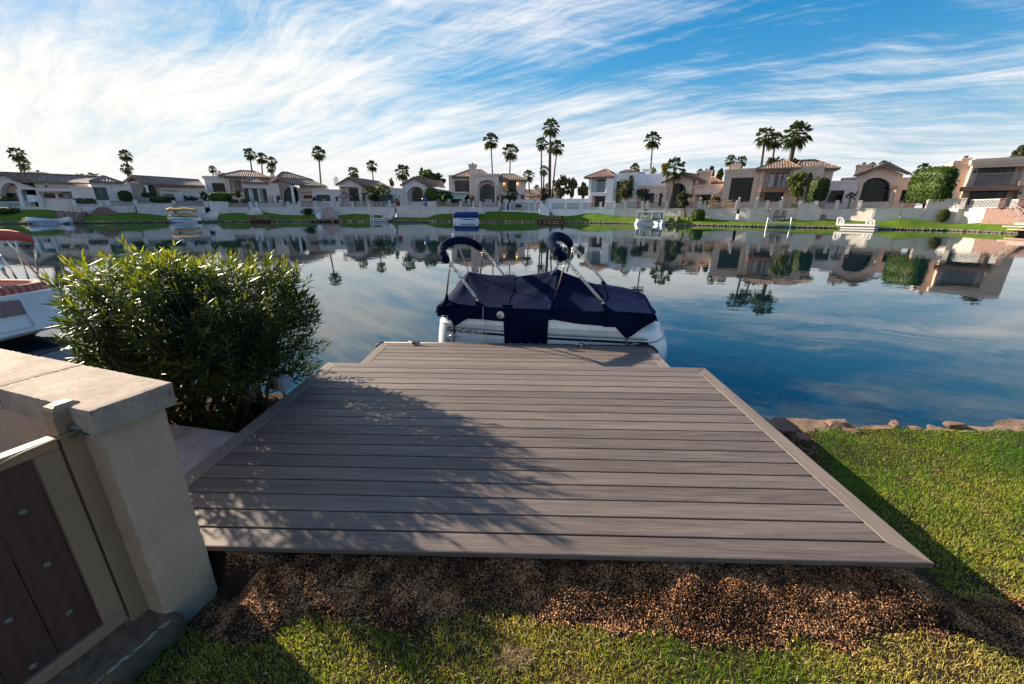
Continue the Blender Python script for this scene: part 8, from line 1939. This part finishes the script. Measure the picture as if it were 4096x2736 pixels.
# person in a neon shirt
def person(label, foot, hgt_, yaw, shirt, trousers):
    root = thing('person', label, 'person', tuple(foot)); me = bpy.data.meshes.new('body'); k = hgt_/1.75
    J = {'pel': (0, 0, .95), 'ch': (.02, 0, 1.28), 'nk': (.03, 0, 1.48), 'hd': (.06, 0, 1.60), 'ht': (.07, 0, 1.72), 'hl': (0, .10, .90), 'kl': (.06, .11, .50), 'al': (0, .11, .07), 'tl': (.14, .12, .03), 'hr': (0, -.10, .90), 'kr': (.03, -.11, .50), 'ar': (-.06, -.11, .07), 'tr': (.08, -.12, .03),
         'sl': (.02, .19, 1.42), 'el': (.10, .24, 1.16), 'wl': (.30, .20, 1.10), 'sr': (.02, -.19, 1.42), 'er': (.10, -.24, 1.16), 'wr': (.32, -.16, 1.12), 'fl': (.38, .19, 1.10), 'fr': (.40, -.15, 1.12)}
    E = [('pel', 'ch'), ('ch', 'nk'), ('nk', 'hd'), ('hd', 'ht'), ('pel', 'hl'), ('hl', 'kl'), ('kl', 'al'), ('al', 'tl'), ('pel', 'hr'), ('hr', 'kr'), ('kr', 'ar'), ('ar', 'tr'), ('nk', 'sl'), ('sl', 'el'), ('el', 'wl'), ('wl', 'fl'), ('nk', 'sr'), ('sr', 'er'), ('er', 'wr'), ('wr', 'fr')]
    rad = {'pel': .15, 'ch': .16, 'nk': .07, 'hd': .10, 'ht': .085, 'hl': .10, 'kl': .065, 'al': .045, 'tl': .04, 'hr': .10, 'kr': .065, 'ar': .045, 'tr': .04, 'sl': .075, 'el': .05, 'wl': .035, 'sr': .075, 'er': .05, 'wr': .035, 'fl': .04, 'fr': .04}
    ks = list(J); R = Matrix.Rotation(yaw, 3, 'Z'); me.from_pydata([tuple(R@(Vector(J[j])*k)) for j in ks], [(ks.index(a), ks.index(b)) for a, b in E], [])
    o = bpy.data.objects.new('body', me); COL.objects.link(o); o.parent = root; o.modifiers.new('skin', 'SKIN'); 
    for i, j in enumerate(ks): me.skin_vertices[0].data[i].radius = (rad[j]*k, rad[j]*k)
    me.skin_vertices[0].data[0].use_root = True
    o.modifiers.new('sub', 'SUBSURF').levels = 1; me.materials.append(trousers)
    def part(nm, pts, rs, m_):
        mb = MB(); mb.tube([Vector(foot)+R@(Vector(p)*k) for p in pts], [r_*k for r_ in rs], 10); return mb.build(nm, m_, root, smooth=True)
    part('shirt', [(0, 0, .88), (.01, 0, 1.1), (.02, 0, 1.36), (.03, 0, 1.47)], [.19, .19, .21, .09], shirt)
    for s_ in (-1, 1): part('sleeve', [(.02, s_*.15, 1.43), (.06, s_*.22, 1.29), (.10, s_*.25, 1.15)], [.10, .085, .075], shirt)
    part('hair', [(.05, 0, 1.62), (.05, 0, 1.70), (.06, 0, 1.75)], [.112, .11, .04], MAT['dark_metal'])
    part('head_skin', [(.06, 0, 1.52), (.08, 0, 1.58), (.08, 0, 1.66)], [.06, .098, .09], plain('skin', (.38, .22, .15), .6))
    return root
pz = put(Z3, 474, 1030, 7.2); top_ = put(Z3, 474, 918, 7.2); m_n = plain('neon_shirt', (.42, .85, .02), .8)
person('person in a neon yellow green shirt standing behind the terrace railing', (pz.x, pz.y, pz.z), 1.85*1.6, .3, m_n, plain('dark_trousers', (.02, .02, .03), .8))
# sun glitter on the far left water, put in as tiny white flakes
rg = np.random.default_rng(77); V = []
for k in range(420):
    px, py = rg.uniform(-50, 1180), rg.uniform(905, 1010)
    if rg.random() < (px/1500): continue
    p = onz(px, py, WZ+.006); s = rg.uniform(.012, .032)*p.y/22; V += [(p.x-s, p.y, p.z), (p.x, p.y-s*1.5, p.z+.002), (p.x+s, p.y, p.z), (p.x, p.y+s*1.5, p.z+.002)]
tag(np_mesh('glitter_flakes', V, np.arange(len(V)).reshape(-1, 4), MAT['boat_white'], kind='stuff'), 'tiny white flakes standing in for sun glitter on the water near the left boats', 'specks')
